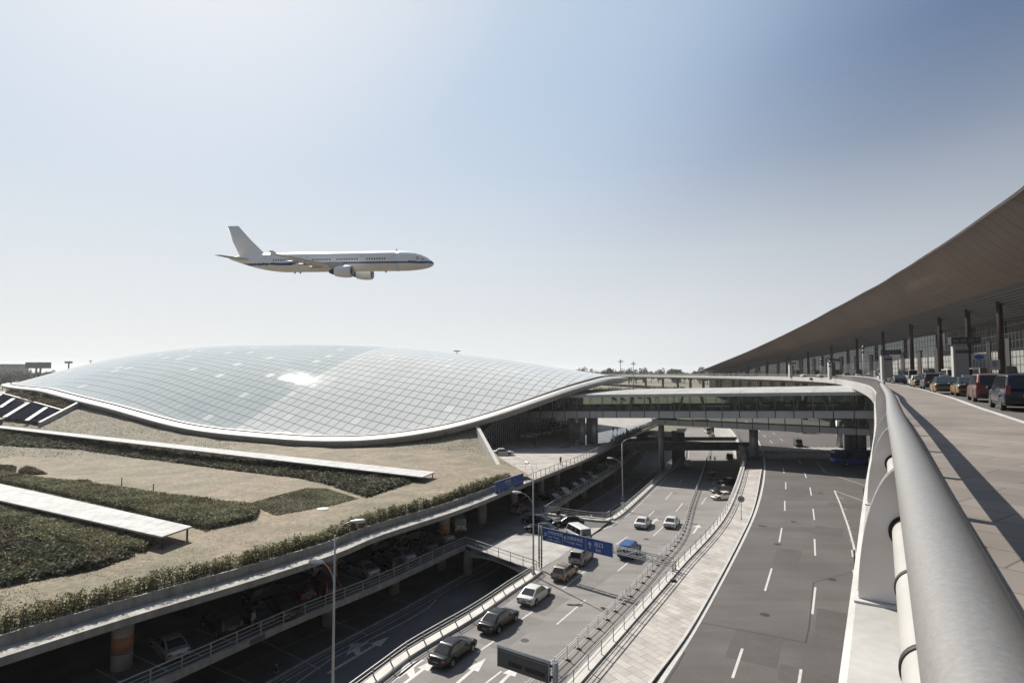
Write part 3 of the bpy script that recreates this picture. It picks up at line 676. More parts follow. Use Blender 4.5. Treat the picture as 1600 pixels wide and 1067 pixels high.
# white separator fence on the approach road
FB = [PL(x, y) for x, y in ((820, 1092), (889, 1028.5), (912, 1003.5), (936, 981), (956, 960), (974, 942), (989, 926.5), (1026, 884), (1065, 836.5), (1081, 788), (1097, 743.7), (1106, 715), (1107.6, 696), (1104, 680), (1096, 668))]
fb = setz(smooth_path(FB, 1.5), zl)
fen = thing('separator_fence', fb[20], 'white picket fence with black feet dividing the approach road', 'fence')
for f in (1.0, .22, .8):
    m = MB()
    for a, b in zip(fb, fb[1:]): m.bar(a + Vector((0, 0, f)), b + Vector((0, 0, f)), .04, .055)
    m.build('rail', M['white_metal'], fen)
pp = resample(fb, 2.1)
for i, p in enumerate(pp[:62]):
    m = MB(); m.bar(p, p + Vector((0, 0, 1.16)), .075); m.build('post', M['white_metal'], fen)
    m = MB(); n = normals(pp)[i]; m.bar(p - n * .28 + Vector((0, 0, .05)), p + n * .28 + Vector((0, 0, .05)), .16, .1); m.build('foot', M['rubber'], fen)
m = MB()
for i, p in enumerate(resample(fb, .3)[:560]): m.bar(p + Vector((0, 0, .22)), p + Vector((0, 0, 1.0)), .012)
tag(m.build('pickets', M['white_metal'], fen), kind='stuff')
# ---------------------------------------------------------------- domed ground transport centre
DA, DB, DC = 135.03, 65.39, Vector((-91.23, 221.39, 0))
DE1 = Vector((math.cos(math.radians(-28)), math.sin(math.radians(-28)), 0)); DE2 = Vector((DE1.y, -DE1.x, 0))
RU = [(121.6, -4.14), (99.8, -4.71), (90.6, -6.99), (83.5, -8.77), (77.5, -10.99), (72.2, -12.96), (67.4, -13.95), (62.3, -14.44), (56.5, -15.1), (50.8, -15.15), (45.9, -14.53), (42.0, -13.54), (37.9, -12.37), (33.2, -10.38), (27.5, -7.74), (22.3, -5.36), (15.9, -3.01), (7.0, -1.02), (-1.2, -.8)]
RT = [(-60., -2.)] + sorted(RU) + [(180., -3.), (230., -3.), (300., -2.)]
RW = [(-60, 1.), (-1.2, 1.), (7, 1.1), (22, 1.6), (33, 1.7), (45, 1.75), (60, 1.55), (72, 1.35), (85, 1.15), (99, 1.1), (122, .6), (180, .6), (300, 1.)]
def interp(tab, d):
    d = (d + 60) % 360 - 60
    for (a, za_), (b, zb_) in zip(tab, tab[1:]):
        if a <= d <= b: return za_ + (zb_ - za_) * (d - a) / (b - a)
    return tab[-1][1]
_raw = [interp(RT, k) for k in range(-60, 300)]
_sm = [sum(_raw[(i + j) % 360] * w for j, w in zip(range(-4, 5), (1, 2, 3, 4, 5, 4, 3, 2, 1))) / 25 for i in range(360)]
def rim_z(d):
    u = (d + 60) % 360; i = int(u) % 360; f = u - int(u)
    return _sm[i] * (1 - f) + _sm[(i + 1) % 360] * f
def dome_pt(r, d, k=1.):
    a = math.radians(d); R_ = r * k
    x = (1 - r) * -.103 + R_ * math.cos(a); y = (1 - r) * -.071 + R_ * math.sin(a)
    z = rim_z(d); z = z + (11.2 - z) * (1 - min(r, 1) ** 2.347) ** 1.168
    return DC + DE1 * (DA * x) + DE2 * (DB * y) + Vector((0, 0, ZE + z))
dome = thing('domed_station', (DC.x, DC.y, Z_ROOF), 'huge low shell building with a glinting panelled roof and white rim', 'station')
g = MB(); NR, NT = 48, 240; rows = []
for i in range(NR + 1):
    r = (i / NR) ** .85
    rows.append([dome_pt(max(r, 1e-4), 360 * k / NT) for k in range(NT)])
g.grid(rows[::-1], 0, True, True)
shell = g.build('roof_shell', M['dome'], dome)
me = shell.data; at = me.attributes.new('plan', 'FLOAT_VECTOR', 'POINT')
buf = []
for p in g.v:
    q = Vector(p) - DC; buf += [q.x * DE1.x + q.y * DE1.y + 1.3, q.x * DE2.x + q.y * DE2.y + .6, 0.]
at.data.foreach_set('vector', buf)
# rim: dark gutter, white band rolling over the edge, grey soffit going in under the shell
def rim_row(d):
    c = dome_pt(1., d); a = math.radians(d)
    n = (DE1 * (math.cos(a) / DA) + DE2 * (math.sin(a) / DB)).normalized()
    h = interp(RW, d) * .70
    up = Vector((0, 0, 1))
    return c, n, h, up
ds = [360 * k / 300 for k in range(300)]
gut, band, sof = [], [], []
for d in ds:
    c, n, h, up = rim_row(d)
    gut.append([c - n * .9 + up * .05, c - n * .7 + up * .30, c + n * .30 + up * .16, c + n * .35 - up * .2])
    band.append([c + n * .35 - up * .2, c + n * .55 - up * .02, c + n * 1.4 - up * (h * .22), c + n * 2.7 - up * (h * .62), c + n * 2.8 - up * (h * .72), c + n * 2.75 - up * (h + .1), c + n * 2.1 - up * (h + .3)])
    e = c + n * 2.1 - up * (h + .3)
    sof.append([e, e - n * .1 - up * .6, e - n * 2.2 - up * 1.05, e - n * 7 - up * .8, e - n * 15 + up * 1.2])
for rows, nm, mt in ((gut, 'edge_strip', M['dark_metal']), (band, 'rim_band', M['white_clad']), (sof, 'soffit', M['white_clad'])):
    g = MB(); g.grid(rows + [rows[0]], 0, True, False); g.build(nm, mt, dome)
# joints of the rim band
g = MB()
for k in range(0, 300, 2):
    r = band[k]; n = (band[(k + 1) % 300][2] - band[k][2]).normalized() * .05
    for p, q in zip(r[1:], r[2:]):
        o_ = (p - DC); o_ = Vector((o_.x, o_.y, 0)).normalized() * .012 + Vector((0, 0, .008))
        g.quad(p + o_, p + n + o_, q + n + o_, q + o_)
g.build('rim_joints', M['grey_metal'], dome)
# ceiling lights under the tip
for i in range(9):
    r = .90 - .028 * (i % 3); d = 4 + 5.5 * (i // 3)
    p = dome_pt(r, d) - Vector((0, 0, 3.1)); q = MB()
    q.ell(p, (1.2, 1.2, .12), 12, 4); q.build('ceiling_light', M['lamp_glass'], dome)
# inner ceiling, curtain wall and dark core under the near edge
g = MB(); rows = [[dome_pt(r, d) - Vector((0, 0, 2.6)) for d in range(-40, 60, 4)] for r in (.97, .88, .78, .66, .5)]
g.grid(rows, 0, True); g.build('ceiling', M['white_clad'], dome)
A_, B_ = P(782, 718, 17.8), P(835, 688, 17.8)
w0 = [Vector((-6.4, 130.5, 0)), Vector((-4.4, 136.5, 0)), Vector((-1, 147, 0)), Vector((2.3, 158, 0)), Vector((9, 174, 0)), Vector((24, 194, 0))]
g = MB(); wp = smooth_path(w0, 1.6); top = []
for p in wp: top.append(ZE - 3.4 - .0 * p.y)
def under(p):
    """height of the soffit above a plan point"""
    q = p - DC; x = (q.x * DE1.x + q.y * DE1.y) / DA; y = (q.x * DE2.x + q.y * DE2.y) / DB
    r = math.hypot(x, y); d = math.degrees(math.atan2(y, x))
    return ZE + rim_z(d) - 2.0 if r > .93 else dome_pt(min(r, 1), d).z - 3.2
wall = [(p, max(Z_ROOF + 1, under(p))) for p in wp]
for (p, a), (q, b) in zip(wall, wall[1:]): g.quad((p.x, p.y, Z_ROOF), (q.x, q.y, Z_ROOF), (q.x, q.y, b), (p.x, p.y, a))
g.build('curtain_glass', M['dark_glass'], dome)
g = MB()
for p, a in wall: g.bar((p.x + .12, p.y - .05, Z_ROOF), (p.x + .12, p.y - .05, a), .16, .3)
for f in (.3, .6, .85):
    for (p, a), (q, b) in zip(wall, wall[1:]): g.bar((p.x + .1, p.y, Z_ROOF + (a - Z_ROOF) * f), (q.x + .1, q.y, Z_ROOF + (b - Z_ROOF) * f), .12)
g.build('mullions', M['grey_metal'], dome)
g = MB()
for (p, a), (q, b) in zip(wall, wall[1:]): g.quad((p.x - 9, p.y + 3, Z_ROOF), (q.x - 9, q.y + 3, Z_ROOF), (q.x - 9, q.y + 3, b), (p.x - 9, p.y + 3, a))
g.build('inner_wall', M['interior'], dome)
# sloping buttress wall that ends the grass bank
bt, bb = dome_pt(1., 33.4) + Vector((0, 0, -1.9)), P(780, 731, 17.8)
g = MB(); d_ = (bb - bt); n_ = Vector((d_.y, -d_.x, 0)).normalized() * .38
for e in (0,):
    v = []
    for p, z in ((bt, Z_ROOF), (bb, Z_ROOF)):
        v += [Vector((p.x, p.y, z)) - n_, Vector((p.x, p.y, z)) + n_, Vector((p.x, p.y, p.z + .38)) + n_, Vector((p.x, p.y, p.z + .38)) - n_]
    g.add(v, [(0, 1, 2, 3), (7, 6, 5, 4), (0, 4, 5, 1), (1, 5, 6, 2), (2, 6, 7, 3), (3, 7, 4, 0)])
g.build('buttress_wall', M['white_clad'], dome, fix=True)
g = MB(); q = dome_pt(.62, -12)
g.bar(q + Vector((-1.1, .3, .9)), q + Vector((1.1, -.3, .8)), .3, .3); g.bar(q, q + Vector((0, 0, .9)), .2); g.build('roof_vent', M['dark_metal'], dome)

# ---------------------------------------------------------------- planted roof: lawn, bank, plaza
from mathutils.bvhtree import BVHTree
FINB = P(782, 732, 17.8); ZL = Z_ROOF + .55
def dome_polar(x, y):
    q = Vector((x, y, 0)) - DC; a = (q.x * DE1.x + q.y * DE1.y) / DA; b = (q.x * DE2.x + q.y * DE2.y) / DB
    r = math.hypot(a, b); return r, math.degrees(math.atan2(b, a)), q.length * (1 - 1 / max(r, 1e-6))
def foot_z(d):
    return ZE + rim_z(d) - interp(RW, d) - .62
def gz(x, y):
    """the planted ground: flat lawn that swells up into a bank along the dome rim"""
    r, d, s = dome_polar(x, y)
    if d < 0: d = d + 360 if d < -90 else 33
    d = max(30., min(150., d)); W = 30. if d < 48 else 30 + 16 * min(1, (d - 48) / 22)
    u = max(0., min(1., 1 - (s - 1.) / W)); t = u ** 1.35
    z = ZL + max(0., foot_z(d) - ZL) * t
    return z + (.22 * noise.noise(Vector((x * .18, y * .18, 3))) + .14 * noise.noise(Vector((x * .6, y * .6, 3)))) * min(1, t * 4) * (1 if s > 2 else 0)
n1_, n2_ = 74, 64
lo_c = resample([p for p in offset(RO_s, -3.55) if p.y < 96.5] + [Vector((at_y(RO, 97).x - .8, 96.6, 0))], 1.0); lo_c = [lo_c[round(i * (len(lo_c) - 1) / n1_)] for i in range(n1_ + 1)]
hi_c = []
for i in range(n1_ + 1):
    t = i / n1_; d = 152 - (152 - 33.2) * t ** 1.15; c, n, h, up = rim_row(d); hi_c.append(c + n * .4)
rows = []
for a, b in zip(lo_c, hi_c):
    r = []
    for k in range(n2_ + 1):
        u = k / n2_; p = a.lerp(b, u); r.append(Vector((p.x, p.y, gz(p.x, p.y))))
    rows.append(r)
BM = MB(); BM.grid(rows, 0, True)
lw, bk = MB(), MB(); 
for mb, test in ((lw, False), (bk, True)):
    mb.v = list(BM.v)
    for f in BM.f:
        c = sum((Vector(BM.v[i]) for i in f), Vector()) / 4
        if (c.z > ZL + .55) == test: mb.face(f, 0, True)
struct('lawn', lw, M['lawn']); struct('grass_bank', bk, M['bank'])
BV = BVHTree.FromPolygons([Vector(v) for v in BM.v], BM.f)
def on_lawn(x, y, h=0.):
    """point h above the planted ground on the sight line through (x, y)"""
    d = Vector(ray(x, y)); t = 15.; s_ = .5
    while t < 420:
        p = Vector((0, 0, ZE)) + d * t
        if p.z <= gz(p.x, p.y) + h:
            if s_ < .02: return p
            t -= s_; s_ *= .3
        t += s_
    return P(x, y, 17.)
def on_lawn_fast(x, y):
    h = BV.ray_cast(Vector((0, 0, ZE)), Vector(ray(x, y))); return h[0]
def on_bank(x, y, up=0.): return on_lawn(x, y, up)
g = MB(); pl = [(FINB.x + .4, FINB.y - .2)] + [(at_y(RO, 97).x - .8, 96.5)] + [(p.x, p.y) for p in offset(RO_s, -.06) if p.y > 92] + [(72, 258), (40, 285), (-10, 240), (-14, 140)]
g.poly([(x, y, Z_ROOF + .012) for x, y in pl]); struct('plaza', g, M['plaza_paving'])
g = MB(); g.poly([(x, y, Z_ROOF + .02) for x, y in ((11, 137), (at_y(RO, 150).x - 1.2, 150), (at_y(RO, 200).x - 2, 200), (at_y(RO, 236).x - 3, 236), (38, 190), (20, 163))]); struct('polished_plaza', g, M['polished'])
# grass blades standing on bank and lawn
def tufts(mb, pts, h, w):
    for p in pts:
        a = RND.uniform(0, 2 * pi); hh = h * RND.uniform(.5, 1.3); dx, dy = math.cos(a) * w, math.sin(a) * w
        l = Vector((RND.uniform(-.3, .3) * hh, RND.uniform(-.3, .3) * hh, hh))
        mb.add([(p.x - dx, p.y - dy, p.z), (p.x + dx, p.y + dy, p.z), (p.x + l.x, p.y + l.y, p.z + l.z)], [(0, 1, 2)])
g = MB(); pts = []
for _ in range(9000):
    f = bk.f[RND.randrange(len(bk.f))]; a, b, c, d = [Vector(BM.v[i]) for i in f]; u, v = RND.random(), RND.random(); pts.append(a.lerp(b, u).lerp(d.lerp(c, u), v))
tufts(g, pts, .15, .12); g.build('rough_grass', M['blade'])['kind'] = 'stuff'
g = MB(); pts = []
while len(pts) < 11000:
    x = 1600 * RND.random() ** 1.3 * .5; y = 660 + 330 * RND.random() ** .8; p = on_lawn_fast(x, y)
    if p is not None and noise.noise(Vector((p.x * .35, p.y * .35, 9))) > -.12: pts.append(p)
tufts(g, pts, .055, .05); g.build('lawn_grass', M['blade'])['kind'] = 'stuff'
# ---------------------------------------------------------------- skylight strip in the bank
A_ = [(-60, 596), (6, 616), (97.5, 642), (66, 659.5), (-3, 652), (-110, 641)]
c4 = [on_bank(x, y, .9) for x, y in A_]
sk = thing('skylight', c4[3], 'dark sloping skylight with white bars set in the grass bank', 'skylight')
def qlerp(u, v): return c4[0].lerp(c4[1], 0).lerp(c4[0], 0) 
tops = [c4[0], c4[1], c4[2]]; bots = [c4[5], c4[4], c4[3]]
g = MB(); g.quad(bots[0], bots[1], tops[1], tops[0]); g.quad(bots[1], bots[2], tops[2], tops[1]); g.build('pane', M['skylight'], sk)
def tb(u): return (tops[0].lerp(tops[1], u * 2) if u < .5 else tops[1].lerp(tops[2], u * 2 - 1)), (bots[0].lerp(bots[1], u * 2) if u < .5 else bots[1].lerp(bots[2], u * 2 - 1))
for (x0, y0), (x1, y1) in (((21, 623), (0, 637)), ((44, 629.5), (7, 652)), ((72, 637), (42, 657)), ((2, 616), (-30, 633))):
    g = MB(); g.bar(on_bank(x0, y0, 1.05), on_bank(x1, y1, 1.05), .9, .3); g.build('bar', M['white_clad'], sk)
g = MB(); g.bar(tops[1] + Vector((0, 0, .2)), tops[2] + Vector((0, 0, .2)), .5, .3); g.bar(tops[0] + Vector((0, 0, .2)), tops[1] + Vector((0, 0, .2)), .5, .3); g.build('frame', M['white_clad'], sk)
g = MB(); g.bar(on_bank(125, 630, .6), on_bank(62, 663, .6), .6, 1.3); g.build('side_wall', M['white_clad'], sk)
g = MB(); g.bar(on_bank(30, 606, .2), on_bank(-20, 624, .5), .6, .8); g.build('side_wall', M['white_clad'], sk)
# ---------------------------------------------------------------- planting on the roof
def leaf(mb, p, s, up=.5):
    n = Vector((RND.gauss(0, 1), RND.gauss(0, 1), RND.gauss(0, 1) + up)).normalized()
    a = n.orthogonal().normalized(); a.rotate(Matrix.Rotation(RND.uniform(0, 2 * pi), 3, n)); b = n.cross(a)
    a *= s * RND.uniform(.6, 1.3); b *= s * RND.uniform(.35, .7)
    mb.add([p - a, p - b * .9 + a * .1, p + a, p + b * .9 - a * .1], [(0, 1, 2, 3)])
def inside(p, poly):
    c = False
    for (x0, y0), (x1, y1) in zip(poly, poly[1:] + poly[:1]):
        if (y0 > p[1]) != (y1 > p[1]) and p[0] < (x1 - x0) * (p[1] - y0) / (y1 - y0) + x0: c = not c
    return c
def edge_d(p, poly):
    d = 1e9; P_ = Vector((p[0], p[1]))
    for a, b in zip(poly, poly[1:] + poly[:1]):
        A, B = Vector(a), Vector(b); t = max(0, min(1, (P_ - A).dot(B - A) / max(1e-9, (B - A).length_squared))); d = min(d, (P_ - A.lerp(B, t)).length)
    return d
def bed(name, px, H, h, label, cat, mats, dens, size, rough=.35, clipped=False, stuff=False, zbase=None, lump=1.4, pxs=True):
    """a planted block: dark core with leaves all through its skin"""
    poly = [tuple(on_lawn(x, y, h * .0)[:2]) for x, y in px] if pxs else px
    zb = (lambda x, y: gz(x, y)) if zbase is None else (lambda x, y: zbase)
    xs = [p[0] for p in poly]; ys_ = [p[1] for p in poly]
    def top(x, y, e):
        u = min(1, e / (.25 if clipped else 1.3)); u = u ** .5
        v = noise.noise(Vector((x / lump, y / lump, 7))) * rough * 1.25 + noise.noise(Vector((x * .15, y * .15, 4))) * rough * .5 + noise.noise(Vector((x / lump / 3.3, y / lump / 3.3, 2))) * rough * .6
        return h * (.18 + .82 * u) * (1 + v)
    core = MB(); inset = .12; step = max(.5, size * 2.2); idx = {}
    nx, ny = int((max(xs) - min(xs)) / step) + 2, int((max(ys_) - min(ys_)) / step) + 2
    for i in range(nx):
        for j in range(ny):
            x, y = min(xs) + i * step, min(ys_) + j * step
            if inside((x, y), poly):
                e = edge_d((x, y), poly); idx[i, j] = len(core.v); core.v.append((x, y, zb(x, y) + max(.02, top(x, y, e) * .74 - .04)))
    for (i, j) in list(idx):
        q = [(i, j), (i + 1, j), (i + 1, j + 1), (i, j + 1)]
        if all(k in idx for k in q): core.face([idx[k] for k in q], 0, True)
    area = 0
    for (x0, y0), (x1, y1) in zip(poly, poly[1:] + poly[:1]): area += x0 * y1 - x1 * y0
    area = abs(area) / 2; n = min(30000, int(area * dens * 1.25)); lf = MB(); c = 0
    while c < n:
        x, y = RND.uniform(min(xs), max(xs)), RND.uniform(min(ys_), max(ys_))
        if not inside((x, y), poly): continue
        e = edge_d((x, y), poly); t = top(x, y, e); k = RND.random()
        z = t * (1 - .45 * k * k) if e > .35 else t * RND.uniform(.1, 1.)
        leaf(lf, Vector((x, y, zb(x, y) + z)), size * RND.uniform(.5, 1.5)); c += 1
        if noise.noise(Vector((x * .22, y * .22, 5))) + RND.gauss(0, .22) > .36: lf.m[-1] = 1
    # sides
    if clipped:
        for a, b in zip(poly, poly[1:] + poly[:1]):
            A, B = Vector(a), Vector(b)
            for _ in range(min(5000, int((B - A).length * h * dens * .8))):
                p = A.lerp(B, RND.random()); leaf(lf, Vector((p.x + RND.gauss(0, .06), p.y + RND.gauss(0, .06), zb(p.x, p.y) + h * RND.random() * .95)), size, 0)
    o = lf.build(name, [mats, M['brown_leaf']])
    if stuff: o['kind'] = 'stuff'
    else: tag(o, label, cat)
    if idx: core.build('branches', M['soil'], o)
    return o
A0 = (-90, 668)
bed('juniper_hedge', [(-40, 672), (120, 684), (300, 701), (480, 722), (655, 741), (640, 756), (572, 778), (508, 757), (470, 748), (330, 731), (265, 722), (130, 704), (0, 696), (-60, 693)], 17.2, .62, 'long dark juniper bed between the two white canopies, behind the lawn', 'shrub bed', M['dark_leaf'], 17, .26, .42, lump=2.4)
bed('brown_shrubs', [(20, 676), (200, 691), (400, 713), (520, 728), (500, 735), (380, 722), (180, 700), (20, 684)], 17.2, .6, 'brownish twiggy shrubs along the back of the long juniper bed', 'shrub bed', M['brown_leaf'], 10, .22, .4)
bed('ground_cover', [(387, 787), (478, 763), (512, 764), (560, 779), (520, 790), (430, 806)], 17.23, .22, '', '', M['pale_leaf'], 60, .12, .5, stuff=True, lump=.6)
bed('clipped_hedge', [(-60, 728), (0, 742), (60, 752), (150, 762), (270, 780), (405, 797), (398, 812), (322, 828), (285, 818), (180, 793), (60, 766), (-60, 742)], 17.15, .85, 'pale clipped hedge between the lawn and the nearer white canopy', 'hedge', M['pale_leaf'], 60, .15, .18, clipped=True)
bed('clipped_hedge', [(-60, 782), (60, 806), (150, 830), (235, 852), (226, 862), (160, 862), (105, 848), (30, 822), (-60, 806)], 17.15, .8, 'pale clipped hedge in front of the nearer white canopy', 'hedge', M['pale_leaf'], 75, .15, .2, clipped=True)
bed('juniper_hedge', [(-80, 824), (20, 838), (60, 856), (110, 858), (215, 868), (150, 890), (0, 918), (-80, 934)], 17.15, .95, 'dark feathery juniper bed at the left edge below the pale hedge', 'shrub bed', M['dark_leaf'], 42, .2, .4, lump=1.6)
bed('shrub_patch', [(-60, 806), (0, 806), (60, 828), (95, 850), (40, 850), (-60, 835)], 17.1, .95, 'mid green bushy patch at the left edge between pale and dark hedges', 'shrub bed', M['hedge_leaf'], 42, .17, .45, lump=1.1)
bed('dry_shrubs', [(30, 734), (48, 731), (66, 737), (74, 741), (52, 742), (28, 740)], 17.2, .7, 'small reddish brown bush on the lawn at the left', 'shrub', M['brown_leaf'], 90, .16, .3)
bed('dry_shrubs', [(-10, 728), (26, 731), (24, 738), (-10, 737)], 17.2, .7, 'low dark bush at the left edge of the lawn', 'shrub', M['hedge_leaf'], 60, .18, .3)
bed('dry_shrubs', [(115, 753), (142, 753), (150, 760), (110, 762)], 17.2, .65, 'pale brown bush behind the clipped hedge', 'shrub', M['brown_leaf'], 90, .16, .3)
# rough brown scrub above the skylight
g = MB()
for _ in range(5200):
    u, v = RND.random(), RND.random()
    x0, y0 = 30 + 90 * u, 605 + 24 * u; x1, y1 = 8 + 92 * u, 616 + 25.5 * u
    p = on_bank(x0 + (x1 - x0) * v, y0 + (y1 - y0) * v); hh = .5 + 1.5 * max(0, noise.noise(p * .3) + .3)
    leaf(g, p + Vector((0, 0, hh * RND.random())), .3)
tag(g.build('scrub_patch', M['brown_leaf']), 'tangled brown scrub on the bank between dome rim and skylight', 'shrub bed')
# hedge along the roof edge, in its planter
hp = [p for p in offset(RO_s, -2.75) if 20 < p.y < 95]
hp = resample(hp, .5); nn = normals(hp); g = MB()
for p, n_ in zip(hp, nn):
    gap = noise.noise(p * .16); hh = (1.35 + .35 * noise.noise(p * .9) + .3 * gap); k = 300 if p.y < 52 else 190
    s = .105 if p.y < 52 else .14
    clump = [(RND.uniform(-.55, .55), RND.uniform(-.3, .3), RND.uniform(.55, 1.08)) for _ in range(5)]
    for _ in range(int(k * (1 if gap > -.45 else .55))):
        cx, cy_, cz = clump[RND.randrange(5)]
        t = RND.random() ** .7; w_ = .34
        q = p + n_ * (cx + RND.gauss(0, w_ * .5)) + Vector((-n_.y, n_.x, 0)) * (cy_ + RND.gauss(0, .2)); q.z = Z_ROOF + .45 + hh * cz * t + RND.gauss(0, .05)
        leaf(g, q, s * RND.uniform(.7, 1.25), .25)
hedge = tag(g.build('edge_hedge', M['hedge_leaf']), 'long bushy evergreen hedge along the concrete roof edge', 'hedge')
g = MB()
for p, n_ in zip(hp, nn):
    for _ in range(2):
        q = p + n_ * RND.uniform(-.5, .5); q.z = Z_ROOF + .42; g.bar(q, q + Vector((RND.uniform(-.15, .15), RND.uniform(-.15, .15), .8)), .035)
g.build('stems', M['bark'], hedge)
# small low hedge end by the sign
# two white canopies on short posts
def canopy(name, near, far, hgt, label, legs):
    A = [on_lawn(*q, hgt) for q in far]; B = [on_lawn(*q, hgt) for q in near]; o = thing(name, B[-1] - Vector((0, 0, hgt)), label, 'canopy', 'white canopies on the planted roof')
    up = Vector((0, 0, 1)); t = .16
    def edge(E, u): p = E[0].lerp(E[-1], u); return p
    nn_ = 24; g = MB(); rows = []
    for i in range(nn_ + 1):
        a, b = edge(A, i / nn_), edge(B, i / nn_); z = max(gz(a.x, a.y), gz(b.x, b.y)) + hgt if 0 < i < nn_ else None
        a = Vector((a.x, a.y, a.z * .5 + b.z * .5)); b = Vector((b.x, b.y, a.z)); rows.append([a, b, b - up * t, a - up * t])
    g.grid(rows, 0, False, True); g.poly(rows[0]); g.poly(rows[-1][::-1]); g.build('roof_panel', M['canopy_white'], o, fix=True)
    g = MB(); L = (B[-1] - B[0]).length; n = int(L / 1.6)
    top = lambda u: (Vector((edge(A, u).x, edge(A, u).y, (edge(A, u).z + edge(B, u).z) / 2)), Vector((edge(B, u).x, edge(B, u).y, (edge(A, u).z + edge(B, u).z) / 2)))
    for i in range(1, n): a, b = top(i / n); g.bar(a + up * .006, b + up * .006, .035, .012)
    g.build('panel_seams', M['canopy_white'], o)
    for i in range(legs):
        u = 1 - (.3 + i * 6.2) / L
        if u < 0: break
        a, b = top(u)
        for p, q in ((a, b), (b, a)):
            p = p.lerp(q, .08); g = MB(); g.bar((p.x, p.y, gz(p.x, p.y) - .1), (p.x, p.y, p.z - t), .14); g.build('leg', M['dark_metal'], o)
    return o
M['canopy_white'] = mat('canopy_sheet', (.70, .69, .67), (.60, .595, .58), .5, .8, .9, detail=8, spec=.05, fine=((.8, .14, (1, 1, 1)), (6., .08, (1, 1, 1))))
canopy('garden_canopy', ((-60, 768), (253, 838)), ((-60, 742), (300, 822)), 1.35, 'wide white flat canopy on short posts, nearer of the two', 9)
canopy('garden_canopy', ((-40, 666), (660, 745)), ((-40, 658), (680, 737)), .95, 'long thin white canopy at the foot of the dome bank', 5)
g = MB(); p = on_lawn(504, 795); g.cyl((p.x, p.y, p.z + .004), .75, .06, 20); tag(g.build('manhole_cover', M['pale_stone']), 'round pale cover on the lawn near the hedge', 'cover')
for x, y, l in ((190, 758, 'short dark post on the lawn behind the clipped hedge, left one'), (239.5, 768, 'short dark post on the lawn behind the clipped hedge, right one')):
    p = on_lawn(x, y); g = MB(); g.bar(p, p + Vector((0, 0, 1.1)), .1); g.box((p.x, p.y, p.z + 1.13), (.16, .16, .06)); tag(g.build('marker_post', M['dark_metal']), l, 'post', 'marker posts')
# thin rope fence beside the buttress wall
pts = plan([(783, 726), (800, 733), (815, 733), (838, 733)], 17.8)
railing(pts, 1.0, 'rope_fence', 'thin low fence of slim posts beside the sloping white buttress', 'fence', M['grey_metal'], 2.0, (.95, .5), pw_=.04, rw=.02)
# ---------------------------------------------------------------- glazed bridge
BA, BB = Vector((4., 150.6, 0)), Vector((72.5, 105.6, 0)); BDIR = (BB - BA).normalized(); BN = Vector((-BDIR.y, BDIR.x, 0))  # BN points away
if BN.y < 0: BN = -BN
BL = (BB - BA).length; BW = 38.
def bp(t, off, y):
    """point on the bridge, t along it, off metres behind its front, at the height seen at row y on the front"""
    q = BA + BDIR * (BL * t); z = ZE - (y - 583) / F * q.y
    q = q + BN * off; return Vector((q.x, q.y, z))
rows_ = dict(eave=(617.6, 611.2), glass_top=(621.8, 616.6), sill=(641.6, 640.6), bot=(652.2, 653.2))
def bh(t, k, off=0., dz=0.):
    a, b = rows_[k]; q0 = ZE - (a - 583) / F * BA.y; q1 = ZE - (b - 583) / F * BB.y
    q = BA + BDIR * (BL * t) + BN * off; return Vector((q.x, q.y, q0 + (q1 - q0) * t + dz))
bridge = thing('glazed_bridge', (BA + BB) / 2, 'long enclosed glass footbridge crossing above the roads to the dome', 'footbridge')
T0, T1 = -.12, 1.03
NB = 27; ts = [T0 + (T1 - T0) * i / NB for i in range(NB + 1)]
for f, nm in ((0, 'sill_panel'), (BW, 'sill_panel')):
    g = MB()
    for a, b in zip(ts, ts[1:]):
        e = .012 * (1 if f == 0 else 1); g.quad(bh(a + e / 10, 'bot', f), bh(b - e / 10, 'bot', f), bh(b - e / 10, 'sill', f), bh(a + e / 10, 'sill', f))
    g.build(nm, M['panel_grey'], bridge)
    g = MB()
    s_ = .1 if f == 0 else -.1
    g.quad(bh(T0, 'bot', f + s_), bh(T1, 'bot', f + s_), bh(T1, 'sill', f + s_), bh(T0, 'sill', f + s_)); g.build('backing', M['dark_metal'], bridge)
    for a, b in zip(ts, ts[1:]):
        g = MB(); g.quad(bh(a, 'sill', f), bh(b, 'sill', f), bh(b, 'glass_top', f), bh(a, 'glass_top', f)); g.build('window', M['bridge_glass'], bridge)
    for a in ts:
        g = MB(); e = -.05 if f == 0 else .05; g.bar(bh(a, 'sill', f + e), bh(a, 'glass_top', f + e), .12, .16); g.build('mullion', M['grey_metal'], bridge)
    g = MB(); e = -.08 if f == 0 else .08
    g.quad(bh(T0, 'glass_top', f + e), bh(T1, 'glass_top', f + e), bh(T1, 'eave', f + e), bh(T0, 'eave', f + e)); g.build('fascia', M['panel_grey'], bridge)
    g = MB(); g.bar(bh(T0, 'sill', f + e * .7), bh(T1, 'sill', f + e * .7), .1, .14); g.build('sill', M['dark_metal'], bridge)
